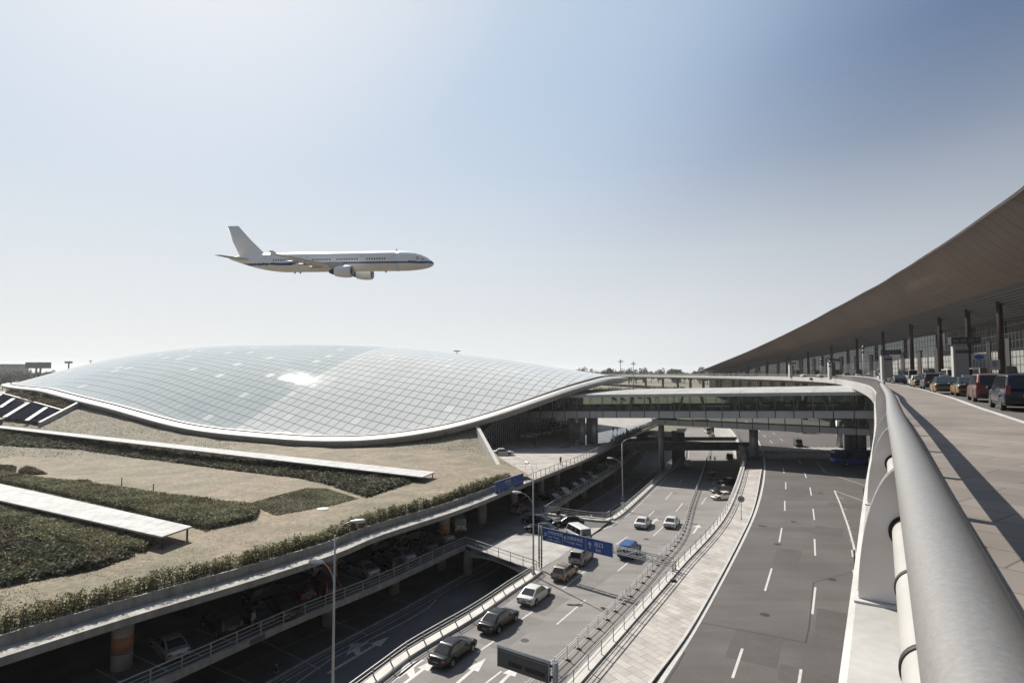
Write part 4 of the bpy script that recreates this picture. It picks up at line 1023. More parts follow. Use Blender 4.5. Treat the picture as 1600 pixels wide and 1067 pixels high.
# roof: gently crowned
prof = [(-.12, 0), (.6, .14), (3, .40), (8, .70), (16, .85), (28, .75), (36, .4), (38.1, 0)]
g = MB()
g.grid([[bh(a, 'eave', o_, z) for o_, z in prof] for a in ts], 0, True); g.build('roof', M['panel_pale'], bridge)
g = MB()
for a in ts[::2]:
    for (o0, z0), (o1, z1) in zip(prof, prof[1:]): g.bar(bh(a, 'eave', o0, z0 + .01), bh(a, 'eave', o1, z1 + .01), .06, .02)
g.build('roof_seams', M['grey_metal'], bridge)
g = MB(); g.quad(bh(T0, 'bot', 0), bh(T0, 'bot', BW), bh(T1, 'bot', BW), bh(T1, 'bot', 0)); g.build('underside', M['panel_grey'], bridge)
g = MB(); g.quad(bh(T0, 'bot', .4, 1.0), bh(T1, 'bot', .4, 1.0), bh(T1, 'bot', BW - .4, 1.0), bh(T0, 'bot', BW - .4, 1.0)); g.build('floor', M['interior'], bridge)
g = MB(); g.quad(bh(T0, 'glass_top', .2, .1), bh(T0, 'glass_top', BW - .2, .1), bh(T1, 'glass_top', BW - .2, .1), bh(T1, 'glass_top', .2, .1)); g.build('inner_ceiling', M['white_clad'], bridge)
# white leaning posts and dark kiosks seen inside
for i in range(9):
    t = .32 + i * .075; g = MB()
    g.tube([bh(t, 'sill', 5, -1), bh(t + .012 * (-1) ** i, 'glass_top', 5)], .28, 10); g.build('inner_column', M['white_metal'], bridge)
for i in range(16):
    t = .10 + i * .055; p = bh(t, 'sill', RND.uniform(9, 20), -1); hh = RND.uniform(1.2, 2.6); g = MB(); g.box((p.x, p.y, p.z + hh / 2), (RND.uniform(1.5, 4), 2, hh), math.atan2(BDIR.y, BDIR.x)); g.build('kiosk', M['grey_metal'] if i % 3 else M['dark_metal'], bridge)
# lower gallery hung under the right half, level, on its own bottom panel
lo0, lo1 = .40, 1.02; zl0 = ZE - 12.1
def bz(t, off, z): q = BA + BDIR * (BL * t) + BN * off; return Vector((q.x, q.y, z))
g = MB(); ls = [lo0 + (lo1 - lo0) * i / 16 for i in range(17)]
for a, b in zip(ls, ls[1:]): g.quad(bz(a + .001, 3, zl0), bz(b - .001, 3, zl0), bz(b - .001, 3, zl0 + 1.25), bz(a + .001, 3, zl0 + 1.25))
g.build('gallery_panel', M['panel_grey'], bridge)
g = MB(); g.quad(bz(lo0, 3.1, zl0), bz(lo1, 3.1, zl0), bz(lo1, 3.1, zl0 + 1.25), bz(lo0, 3.1, zl0 + 1.25)); g.quad(bz(lo0, 3, zl0), bz(lo0, 22, zl0), bz(lo1, 22, zl0), bz(lo1, 3, zl0)); g.quad(bz(lo0, 3, zl0), bz(lo0, 22, zl0), bz(lo0, 22, zl0 + 1.25), bz(lo0, 3, zl0 + 1.25)); g.build('gallery_floor', M['dark_metal'], bridge)
for a, b in zip(ls, ls[1:]):
    za_, zb_ = bh(a, 'bot').z, bh(b, 'bot').z
    if zb_ > zl0 + 1.5:
        g = MB(); g.quad(bz(a, 3, zl0 + 1.25), bz(b, 3, zl0 + 1.25), bz(b, 3, zb_), bz(a, 3, za_)); g.build('gallery_window', M['bridge_glass'], bridge)
        g = MB(); g.bar(bz(a, 2.9, zl0 + 1.25), bz(a, 2.9, za_), .12, .16); g.build('mullion', M['grey_metal'], bridge)
# pillars with flared heads
def pillar(x, y, z0, ztop, r, cap=True):
    g = MB(); g.cyl((x, y, z0), r, ztop - z0 - (1.0 if cap else 0), 20)
    o = g.build('pillar', M['panel_grey'], bridge)
    if cap:
        g = MB(); g.box((x, y, ztop - .5), (r * 3.2, r * 3.2, .98), math.atan2(BDIR.y, BDIR.x)); g.build('cap', M['panel_grey'], o)
pillar(55.2, 131, Z_ROAD, zl0 - .01, .95, False)
pillar(38.8, 149, .02, bh(.6, 'bot').z - .1, .75)
for px, y, r in ((1312, 699, .75), (1325, 711, .7), (1335, 711, .7), (1345, 711, .85)):
    p = P(px, y, 19); pillar(p.x, p.y, Z_ROAD, zl0 - .01, r, px == 1345)
for px, y, r in ((893.5, 686, .8), (910, 691, .8), (921, 689, .8), (929, 691, .9)):
    p = P(px, y, 17.8); pillar(p.x, p.y, Z_ROOF, bh(.2, 'bot').z - .05, r, px < 900)
# overpass deck that carries the crossing above the approach road
op = thing('overpass', (46, 156, 0), 'dark concrete overpass crossing the sunken approach road beneath the footbridge', 'overpass')
g = MB(); g.box((46, 157, Z_ROAD - .62), (44, 13, 1.2)); g.build('deck', M['concrete_dark'], op)
g = MB(); g.box((45.5, 150.3, Z_ROAD + .45), (37, .3, .9)); g.build('parapet', M['concrete_dark'], op)
g = MB(); g.box((45.5, 163.3, Z_ROAD + .45), (37, .3, .9)); g.build('parapet', M['concrete_dark'], op)
g = MB(); g.box((45.9, 158.5, (Z_ROAD - 1.3) / 2 + 2), (1.9, 6, Z_ROAD + 3)); g.build('pier', M['concrete_dark'], op)
g = MB(); g.bar((27.5, 150.1, Z_ROAD + .98), (64, 150.1, Z_ROAD + .98), .08); g.build('rail', M['grey_metal'], op)
# ---------------------------------------------------------------- departures viaduct
VP = [(-9.5, -14.9), (-4.4, -7.05), (1.02, 1.28), (3.27, 4.75), (5.5, 8.2), (11.1, 16.8), (20, 30.8), (28.9, 44.6), (48, 76.5), (74, 125), (97, 172), (111, 215), (119.5, 260), (124, 320), (123, 380), (117, 440), (107, 500), (92, 560), (70, 620)]
VPv = [Vector((x, y, 0)) for x, y in VP]
vp = []
for i, p in enumerate(smooth_path(VPv, .5)): vp.append(p)
def thin(path):
    """fine near the eye, coarser far off"""
    out = [path[0]]
    for p in path[1:]:
        if (p - out[-1]).length > .45 + .012 * max(0, p.y): out.append(p)
    return out
vt = thin(vp)
via = thing('departures_viaduct', (60, 100, Z_LOW), 'curving elevated departures road with a white cornice, seen along its edge', 'viaduct')
zc = Z_WALK
g = MB(); sweep(g, setz(vt, 0), [(.24, zc), (-.36, zc + .0), (-.40, zc - .02), (-.42, zc - 1.42), (-.36, zc - 1.5), (.3, zc - 1.62), (.3, zc - .3)], closed=True); g.build('cornice', M['white_clad'], via, fix=True)
g = MB(); sweep(g, setz(vt, 0), [(.32, zc - .35), (.32, zc - 1.6), (3.2, zc - 2.5), (16, zc - 2.6), (20, zc - 1.6), (36, zc - 1.5), (36, zc - .35)], closed=True); g.build('deck', M['concrete'], via, fix=True)
g = MB()   # soffit panel joints
for p, n in list(zip(vt, normals(vt)))[6::9]:
    q = [p + n * a + Vector((0, 0, b)) for a, b in ((.34, zc - 1.64), (3.2, zc - 2.52))]
    g.bar(q[0], q[1], .14, .06)
g.build('soffit_joints', M['dark_metal'], via)
g = MB(); d = 0
for p, n in list(zip(vp, normals(vp)))[20::7]:
    if p.y > 160: break
    g.bar(p - n * .425 + Vector((0, 0, zc - .06)), p - n * .425 + Vector((0, 0, zc - 1.4)), .012)
g.build('cornice_joints', M['concrete_dark'], via)
def vcol(r, y, rad=.8, z0=Z_ROAD, head=False):
    p = min(vp, key=lambda q: abs(q.y - y)); n = normals([p, vp[vp.index(p) + 1]])[0]; q = p + n * r
    g = MB(); g.cyl((q.x, q.y, z0), rad, zc - 2.3 - z0, 20); o = g.build('column', M['panel_pale'] if y < 200 else M['concrete_dark'], via)
    if head:
        g = MB(); g.cyl((q.x, q.y, zc - 3.8), rad, 1.6, 20, r2=rad * 2.2); g.build('flared_head', M['concrete_dark'], o)
for y in (60, 86, 112, 138): vcol(3.1, y, .8)
for y in (60, 86, 112, 138, 168, 200): vcol(17, y, .8)
for y, h in ((200, 0), (235, 0), (262, 0), (292, 0), (322, 0), (352, 0), (380, 1), (402, 1), (424, 1), (452, 0), (486, 0)): vcol(4.5, y, .9, Z_ROAD if y < 300 else 12, h)
dep = Z_DEP
va = [p for p in vt]
g = MB(); ribbon(g, setz(offset(va, .24), zc), setz(offset(va, 3.62), zc)); struct('walkway', g, M['deck_paving'])
g = MB(); sweep(g, setz(va, 0), [(3.62, zc - .3), (3.62, zc + .004), (3.84, zc), (3.86, dep - .1)], closed=False); struct('walkway_kerb', g, M['pale_stone'])
g = MB(); ribbon(g, setz(offset(va, 3.86), dep), setz(offset(va, 22.), dep)); dr = struct('departures_road', g, M['asphalt'])
g = MB()
for rr in (4.15,): strip(g, setz(offset(va, rr), 0), .12, dep + .006)
pth = resample(offset(vp, 7.6), 3.)
for rr in (7.4, 10.9, 14.4):
    q = resample(offset(vp, rr), 1.5)
    for i in range(0, len(q) - 4, 10):
        if q[i].y < 330: strip(g, q[i:i + 5], .14, dep + .006)
struct('lane_markings', g, M['paint'], dr)
g = MB(); ribbon(g, setz(offset(va, 22.), dep + .15), setz(offset(va, 36.), dep + .15)); struct('terminal_forecourt', g, M['deck_paving'])
g = MB(); sweep(g, setz(va, 0), [(21.9, dep), (21.9, dep + .154), (22.1, dep + .154)], closed=False); struct('forecourt_kerb', g, M['pale_stone'])
# ---------------------------------------------------------------- tube handrail with fins and a service pipe
ZT = ZE - .62; RT_ = .112
hr = thing('tube_handrail', (1.02, 1.28, zc), 'fat brushed steel tube handrail running from the lower right corner along the viaduct edge', 'handrail')
g = MB(); near = [p for p in vt]
# lengths of tube with a fine joint ring between them
cuts = [0]; acc = 0
for i in range(1, len(near)):
    acc += (near[i] - near[i - 1]).length
    if acc > 15.9: cuts.append(i); acc = 0
cuts.append(len(near) - 1)
for a, b in zip(cuts, cuts[1:]):
    if b - a < 1: continue
    g = MB(); g.tube([Vector((p.x, p.y, ZT)) for p in near[a:b + 1]], RT_, 40 if near[a].y < 60 else 12, cap=False); g.build('tube', M['steel'], hr)
for a in cuts[1:-1]:
    p = near[a]; d = (near[a] - near[a - 1]).normalized()
    if p.y < 60:
        g = MB(); g.tube([Vector((p.x, p.y, ZT)) - d * .006, Vector((p.x, p.y, ZT)) + d * .006], RT_ + .0015, 40, cap=False); g.build('joint_ring', M['dark_metal'], hr)
# joint seen in the photo just beyond the near fins
# fins: plates across the rail with a quarter-round outer edge
PR, PZ, PRAD = -.035, ZE - 1.09, .098
def fin_outline():
    pts = []
    for k in range(15):
        t = k / 14 * pi / 2; pts.append((-.345 * math.cos(t) ** .9 + .0, zc + .02 + (ZT - zc - .02) * math.sin(t) ** 1.15))
    return pts + [(.05, ZT), (.05, zc + .02)]
fo = fin_outline()
def place_fin(p, d, parent, lod):
    n = Vector((d.y, -d.x, 0)); g = MB(); th = .016
    for dd in (-.045, .045):
        a = [p + n * x + Vector((0, 0, z)) + d * (dd - th / 2) for x, z in fo]; b = [q + d * th for q in a]
        if lod < 1:
            k = len(a); g.add(a + b, [tuple(range(k - 1, -1, -1)), tuple(range(k, 2 * k))] + [(i, (i + 1) % k, k + (i + 1) % k, k + i) for i in range(k)])
        else:
            k = len(a); g.add(a + b, [tuple(range(k - 1, -1, -1)), tuple(range(k, 2 * k))] + [(i, (i + 1) % k, k + (i + 1) % k, k + i) for i in range(k)]); break
    o = g.build('fin', M['fin'], parent, fix=True)
    if lod < 1:
        g = MB(); g.bar(p - n * .37 + Vector((0, 0, zc + .008)), p + n * .05 + Vector((0, 0, zc + .008)), .22, .016); g.build('foot_plate', M['white_metal'], o)
        g = MB(); c = Vector((p.x, p.y, PZ)) + n * PR
        g.tube([c - d * .062, c - d * .052], PRAD + .022, 24); g.build('seal', M['rubber'], o)
pos = []; s = 0; want = 4.42
acc = 0; prev = vp[0]; start = None
for i, p in enumerate(vp):
    pass
dist = 0; i0 = min(range(len(vp)), key=lambda i: (vp[i] - Vector((1.02, 1.28, 0))).length)
nextd = 3.3; dist = 0; cnt = 0; far_fins = []
for i in range(i0, len(vp) - 1):
    dist += (vp[i + 1] - vp[i]).length
    if dist >= nextd:
        p = vp[i]; d = (vp[i + 1] - vp[i]).normalized()
        nextd += 3.35
        if cnt < 60: place_fin(p, d, hr, 0 if cnt < 9 else 1)
        cnt += 1
# the pipe with its clamp rings
pl_ = [p for p in vp if -6 < p.y < 60]
cp = [q + n * PR for q, n in zip(pl_, normals(pl_))]
pp = thing('service_pipe', (cp[0].x, cp[0].y, PZ), 'pale service pipe passing through the fins below the tube handrail', 'pipe')
g = MB(); g.tube([Vector((p.x, p.y, PZ)) for p in cp], PRAD, 32); g.build('pipe', M['pipe'], pp)
def at_d(path, Y): return min(range(len(path)), key=lambda i: abs(path[i].y - Y))
for Y in (2.12, 2.92, 1.3, 5.9, 9.0):
    q = cp[at_d(cp, Y)]; q2 = at_y(cp, Y); d = (cp[at_d(cp, Y) + 1] - q).normalized(); c = Vector((q2.x, q2.y, PZ))
    g = MB(); g.tube([c - d * .018, c - d * .014, c + d * .014, c + d * .018], [PRAD + .002, PRAD + .008, PRAD + .008, PRAD + .002], 32); g.build('clamp_ring', M['rubber'], pp)
for Y, dz in ((2.45, .03), (2.28, .075), (3.6, .02)):
    q = at_y(cp, Y); n = normals(cp)[at_d(cp, Y)]; c = Vector((q.x, q.y, PZ + PRAD))
    g = MB(); g.tube([c - n * .03 + Vector((0, 0, dz * .3)), c + n * .07 + Vector((0, 0, dz))], .008, 10); g.build('bracket', M['dark_metal'], pp)
# ---------------------------------------------------------------- terminal
term = thing('terminal', (150, 150, zc), 'vast terminal with an upswept brown roof canopy over a dark glass front', 'terminal')
def head_at(d): return math.atan2(d.y, d.x)
def vray(x, r, y=560):
    """where the sight line through column x meets the curve r metres right of the rail"""
    q = VQ[r]; d_ = ray(x, y); t = d_[0] / d_[1]
    for a, b in zip(q, q[1:]):
        fa, fb = a.x - t * a.y, b.x - t * b.y
        if fa >= 0 > fb: return a.lerp(b, fa / (fa - fb))
    return None
VQ = {r: offset(vp, r) for r in (15,)}
edge_px = [(1600, 295), (1550, 330), (1500, 365.5), (1450, 397.5), (1400, 428), (1350, 457), (1300, 484), (1250, 511), (1200, 535), (1160, 553), (1130, 565), (1110, 573), (1090, 581)]
prof_h = []
for x, y in edge_px:
    p = vray(x, 15, y)
    if p is None: continue
    h = PD(x, y, p.y).z - ZE; prof_h.append((p.y, h))
print('roof edge', [(round(a), round(b, 1)) for a, b in prof_h])
prof_h.sort()
def eh(y):
    if y <= prof_h[0][0]:
        (a, b), (c, d) = prof_h[0], prof_h[2]; s = (d - b) / (c - a); return b + s * (y - a) * .6
    for (a, b), (c, d) in zip(prof_h, prof_h[1:]):
        if a <= y <= c: return b + (d - b) * (y - a) / (c - a)
    return prof_h[-1][1]
ymax = prof_h[-1][0]
ve = [p for p in vp if p.y > -12]; ed = thin(offset(ve, 15)); ed = [p for p in ed if -8 < p.y < ymax + 4]
hh = [eh(p.y) for p in ed]
for _ in range(5): hh = [hh[0]] + [(a + 2 * b + c) / 4 for a, b, c in zip(hh, hh[1:], hh[2:])] + [hh[-1]]
en = normals(ed)
# underside from the lip inward, then the top
def roof_row(p, n, h):
    c = max(min(h * .66, h - .4), .6)
    U = [(0, h), (.8, h - .35), (2.2, h - (h - c) * .26), (4, h - (h - c) * .50), (6, h - (h - c) * .73), (8, h - (h - c) * .90), (10, c)]
    return [p + n * a + Vector((0, 0, ZE + z)) for a, z in U], c
rows = []; cs = []
for p, n, h in zip(ed, en, hh):
    r, c = roof_row(p, n, h); rows.append(r); cs.append(c)
g = MB(); g.grid(rows, 0, True); g.build('canopy_lip', M['canopy'], term)
g = MB()
for r0, r1 in zip(rows, rows[1:]):
    for k, w_ in ((2, .05), (4, .09)): g.bar(r0[k] - Vector((0, 0, .03)), r1[k] - Vector((0, 0, .03)), w_, .03)
for r in rows[::3]:
    for p, q in zip(r, r[1:]): g.bar(p - Vector((0, 0, .02)), q - Vector((0, 0, .02)), .05, .02)
g.build('canopy_seams', M['canopy_seam'], term)
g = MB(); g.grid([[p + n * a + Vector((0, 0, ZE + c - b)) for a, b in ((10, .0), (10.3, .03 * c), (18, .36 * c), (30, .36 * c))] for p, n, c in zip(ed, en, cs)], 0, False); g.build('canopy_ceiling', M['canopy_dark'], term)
g = MB(); k = 0
for j in range(12):
    a = 10.6 + j * .62
    for (p, n, c), (q, m_, c2) in zip(list(zip(ed, en, cs)), list(zip(ed, en, cs))[1:]):
        za_, zb_ = c * (.97 - (a - 10.3) * .0428), c2 * (.97 - (a - 10.3) * .0428)
        g.bar(p + n * a + Vector((0, 0, ZE + za_ - .1)), q + m_ * a + Vector((0, 0, ZE + zb_ - .1)), .12, .22)
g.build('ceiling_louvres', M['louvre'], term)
g = MB(); g.grid([[p - n * .25 + Vector((0, 0, ZE + h + .1)), p + n * .02 + Vector((0, 0, ZE + h - .12)), ] for p, n, h in zip(ed, en, hh)], 0, True)
g.grid([[p + n * .1 + Vector((0, 0, ZE + h - .02)), p - n * .25 + Vector((0, 0, ZE + h + .1)), p + n * .6 + Vector((0, 0, ZE + h + .55)), p + n * 12 + Vector((0, 0, ZE + h + 2.)), p + n * 60 + Vector((0, 0, ZE + h + 5))] for p, n, h in zip(ed, en, hh)], 0, True); g.build('roof_top', M['white_clad'], term)
# glass front: canopy sun and shade painted in, pale below and dark above
FR = 16.0
fp = [(p + n * FR, c) for p, n, c in zip(ed, en, cs)]
fine_p = resample([a for a, c in fp], 2.4)
def cz(y): 
    return min(zip(ed, cs), key=lambda t: abs(t[0].y - y))[1]
fz = [ZE + min(zip(fp), key=lambda t: (t[0][0] - p).length)[0][1] * .66 for p in fine_p]
zf = dep + .15
g = MB()
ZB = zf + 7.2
def zbt(b): return zf + min(7.0, .50 * (b - zf))  # height of the painted sun line, sinking with the canopy
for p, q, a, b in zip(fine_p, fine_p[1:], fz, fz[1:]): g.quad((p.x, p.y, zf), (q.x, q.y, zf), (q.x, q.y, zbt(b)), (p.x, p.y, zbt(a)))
g.build('sunlit_tone_glazing', M['facade_sunlit_glass'], term)
g = MB()
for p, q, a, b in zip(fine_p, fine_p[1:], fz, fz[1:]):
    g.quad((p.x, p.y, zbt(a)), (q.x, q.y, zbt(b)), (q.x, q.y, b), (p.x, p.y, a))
g.build('shaded_tone_glazing', M['dark_glass'], term)
for i in range(2, len(fine_p), 6):
    p = fine_p[i]; d_ = (fine_p[min(i + 1, len(fine_p) - 1)] - fine_p[i - 1]).normalized(); zt = min(fz[i], ZB + 2); g = MB(); g.box((p.x, p.y, (zf + zt) / 2), (2.6, .5, zt - zf), head_at(d_)); g.build('dark_pier', M['louvre'], term)
g = MB()
for p, a in zip(fine_p, fz): g.bar((p.x, p.y, zf), (p.x, p.y, a), .09, .14)
for k in range(1, 10):
    z = zf + 1.7 * k
    for p, q, a, b in zip(fine_p, fine_p[1:], fz, fz[1:]):
        if z < min(a, b): g.bar((p.x, p.y, z), (q.x, q.y, z), .08, .12)
tag(g.build('mullions', M['dark_metal'], term))
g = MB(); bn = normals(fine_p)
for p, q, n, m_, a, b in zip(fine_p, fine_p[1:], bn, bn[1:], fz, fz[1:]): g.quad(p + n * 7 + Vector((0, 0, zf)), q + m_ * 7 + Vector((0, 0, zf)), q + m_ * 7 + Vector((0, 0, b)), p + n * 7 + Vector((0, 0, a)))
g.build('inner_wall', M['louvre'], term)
lowp = [p for p in offset(vp, 19.) if 40 < p.y < 405]; lowp = resample(lowp, 3.); zg = lambda p: Z_ROAD if p.y < 260 else 12.
g = MB()
for p, q in zip(lowp, lowp[1:]): g.quad((p.x, p.y, zg(p)), (q.x, q.y, zg(q)), (q.x, q.y, zc - 2.), (p.x, p.y, zc - 2.))
g.build('lower_glass_front', M['dark_glass'], term)
g = MB()
for p in lowp: g.bar((p.x - .1, p.y, zg(p)), (p.x - .1, p.y, zc - 2.), .14)
for z in (11.5, 15.5, 19.5):
    for p, q in zip(lowp, lowp[1:]):
        if z > zg(p): g.bar((p.x - .1, p.y, z), (q.x - .1, q.y, z), .12)
g.build('mullions', M['grey_metal'], term)
# dark entrance lobbies and red columns
for i in range(4, min(len(fine_p), 150), 9):
    p, n = fine_p[i], bn[i]; d = Vector((-n.y, n.x, 0)); g = MB(); c = p - n * .9
    g.box((c.x, c.y, zf + 1.55), (4.4, 1.6, 3.1), math.atan2(d.y, d.x)); o = g.build('entrance_lobby', M['dark_metal'], term)
    g = MB(); c2 = p - n * 1.72
    for s_ in (-1.05, 1.05): g.box((c2.x + d.x * s_, c2.y + d.y * s_, zf + 1.3), (1.7, .05, 2.4), math.atan2(d.y, d.x))
    g.build('door', M['dark_glass'], o)
for i in range(0, len(ed)):
    pass
cq = resample([p + n * 12.5 for p, n in zip(ed, en)], 25)
for p in cq:
    zt = ZE + cz(p.y) * .84; 
    if zt - zf < 1.5: continue
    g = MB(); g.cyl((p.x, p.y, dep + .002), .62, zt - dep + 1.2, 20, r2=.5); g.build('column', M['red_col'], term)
# ---------------------------------------------------------------- vehicles
# profile rows: x from rear to front, half width share, height of the deck, height of the sill
SPEC = dict(
 sedan=dict(L=4.7, W=1.80, H=1.46, wb=(-1.36, 1.42), r=.32, deck=[(-1, .80, .70, .42), (-.985, .88, .84, .30), (-.94, .93, .93, .24), (-.80, .975, .96, .22), (-.5, 1, .95, .2), (0, 1, .92, .2), (.4, .99, .90, .2), (.62, .97, .85, .2), (.80, .94, .77, .2), (.92, .88, .69, .22), (.975, .80, .62, .26), (1, .66, .53, .34)],
   cab=dict(b=(-1.86, 1.10), t=(-.95, .18), wt=.72), mid=-.28),
 hatch=dict(L=4.1, W=1.74, H=1.50, wb=(-1.25, 1.27), r=.31, deck=[(-1, .82, .72, .42), (-.985, .92, .94, .30), (-.94, .96, 1.0, .24), (-.80, .99, 1.0, .22), (-.5, 1, 1.0, .2), (0, 1, .98, .2), (.4, .99, .96, .2), (.62, .98, .91, .2), (.80, .96, .83, .2), (.92, .92, .74, .22), (.975, .86, .66, .26), (1, .76, .56, .34)],
   cab=dict(b=(-1.98, 1.15), t=(-1.50, .30), wt=.76), mid=-.3),
 suv=dict(L=4.75, W=1.86, H=1.76, wb=(-1.38, 1.42), r=.37, deck=[(-1, .86, .82, .5), (-.985, .94, 1.05, .36), (-.94, .97, 1.10, .30), (-.80, .99, 1.12, .28), (-.5, 1, 1.12, .26), (0, 1, 1.10, .26), (.4, .99, 1.08, .26), (.62, .98, 1.04, .26), (.80, .96, .97, .26), (.92, .93, .88, .28), (.975, .88, .78, .32), (1, .78, .64, .4)],
   cab=dict(b=(-2.33, 1.10), t=(-2.08, .42), wt=.80), mid=-.2),
 mpv=dict(L=4.7, W=1.80, H=1.72, wb=(-1.38, 1.48), r=.33, deck=[(-1, .86, .8, .45), (-.985, .94, 1.0, .30), (-.94, .97, 1.04, .25), (-.80, .99, 1.05, .22), (-.5, 1, 1.05, .2), (0, 1, 1.04, .2), (.4, .99, 1.02, .2), (.62, .98, .99, .2), (.80, .96, .90, .2), (.92, .92, .80, .22), (.975, .86, .70, .26), (1, .76, .58, .34)],
   cab=dict(b=(-2.30, 1.55), t=(-1.95, .62), wt=.78), mid=-.1),
 van=dict(L=4.85, W=1.75, H=1.95, wb=(-1.25, 1.55), r=.31, deck=[(-1, .9, .9, .42), (-.985, .96, 1.05, .30), (-.94, .98, 1.08, .25), (-.80, 1, 1.08, .24), (-.5, 1, 1.08, .22), (0, 1, 1.08, .22), (.4, 1, 1.08, .22), (.62, .99, 1.06, .22), (.80, .98, 1.02, .22), (.92, .96, .96, .24), (.975, .92, .86, .28), (1, .84, .7, .36)],
   cab=dict(b=(-2.39, 2.12), t=(-2.22, 1.42), wt=.86), mid=.6),
 minibus=dict(L=6.6, W=2.05, H=2.55, wb=(-1.9, 2.0), r=.36, deck=[(-1, .9, 1.0, .5), (-.985, .97, 1.2, .36), (-.94, .99, 1.25, .32), (-.80, 1, 1.25, .3), (-.5, 1, 1.25, .3), (0, 1, 1.25, .3), (.4, 1, 1.25, .3), (.62, 1, 1.25, .3), (.80, .99, 1.22, .3), (.92, .97, 1.1, .3), (.975, .93, .95, .34), (1, .84, .7, .42)],
   cab=dict(b=(-3.27, 2.85), t=(-3.17, 2.2), wt=.9), mid=1.0),
 bus=dict(L=11., W=2.5, H=3.2, wb=(-3.2, 3.2), r=.48, deck=[(-1, .92, 1.3, .5), (-.985, .98, 1.45, .4), (-.94, 1, 1.5, .36), (-.80, 1, 1.5, .34), (-.5, 1, 1.5, .34), (0, 1, 1.5, .34), (.4, 1, 1.5, .34), (.62, 1, 1.5, .34), (.80, 1, 1.5, .34), (.92, 1, 1.5, .34), (.975, .98, 1.42, .38), (1, .92, 1.2, .46)],
   cab=dict(b=(-5.45, 5.4), t=(-5.4, 5.2), wt=.96), mid=0.),
)
def lerp_tab(tab, x):
    for a, b in zip(tab, tab[1:]):
        if a[0] <= x <= b[0]:
            t = (x - a[0]) / (b[0] - a[0]); return [a[k] + (b[k] - a[k]) * t for k in range(1, len(a))]
    return list(tab[-1][1:])
def patch(mb, q, push, n=5, m=4, u0=0., u1=1., v0=0., v1=1.):
    """curved sheet over the four corners q (counter-clockwise seen from outside), standing push proud"""
    A, B, C_, D = q; nn = (B - A).cross(D - A).normalized(); rows = []
    for j in range(m + 1):
        v = v0 + (v1 - v0) * j / m; r = []
        for i in range(n + 1):
            u = u0 + (u1 - u0) * i / n; r.append(A.lerp(B, u).lerp(D.lerp(C_, u), v) + nn * push)
        rows.append(r)
    mb.grid(rows, 0, True)
CACHE = {}
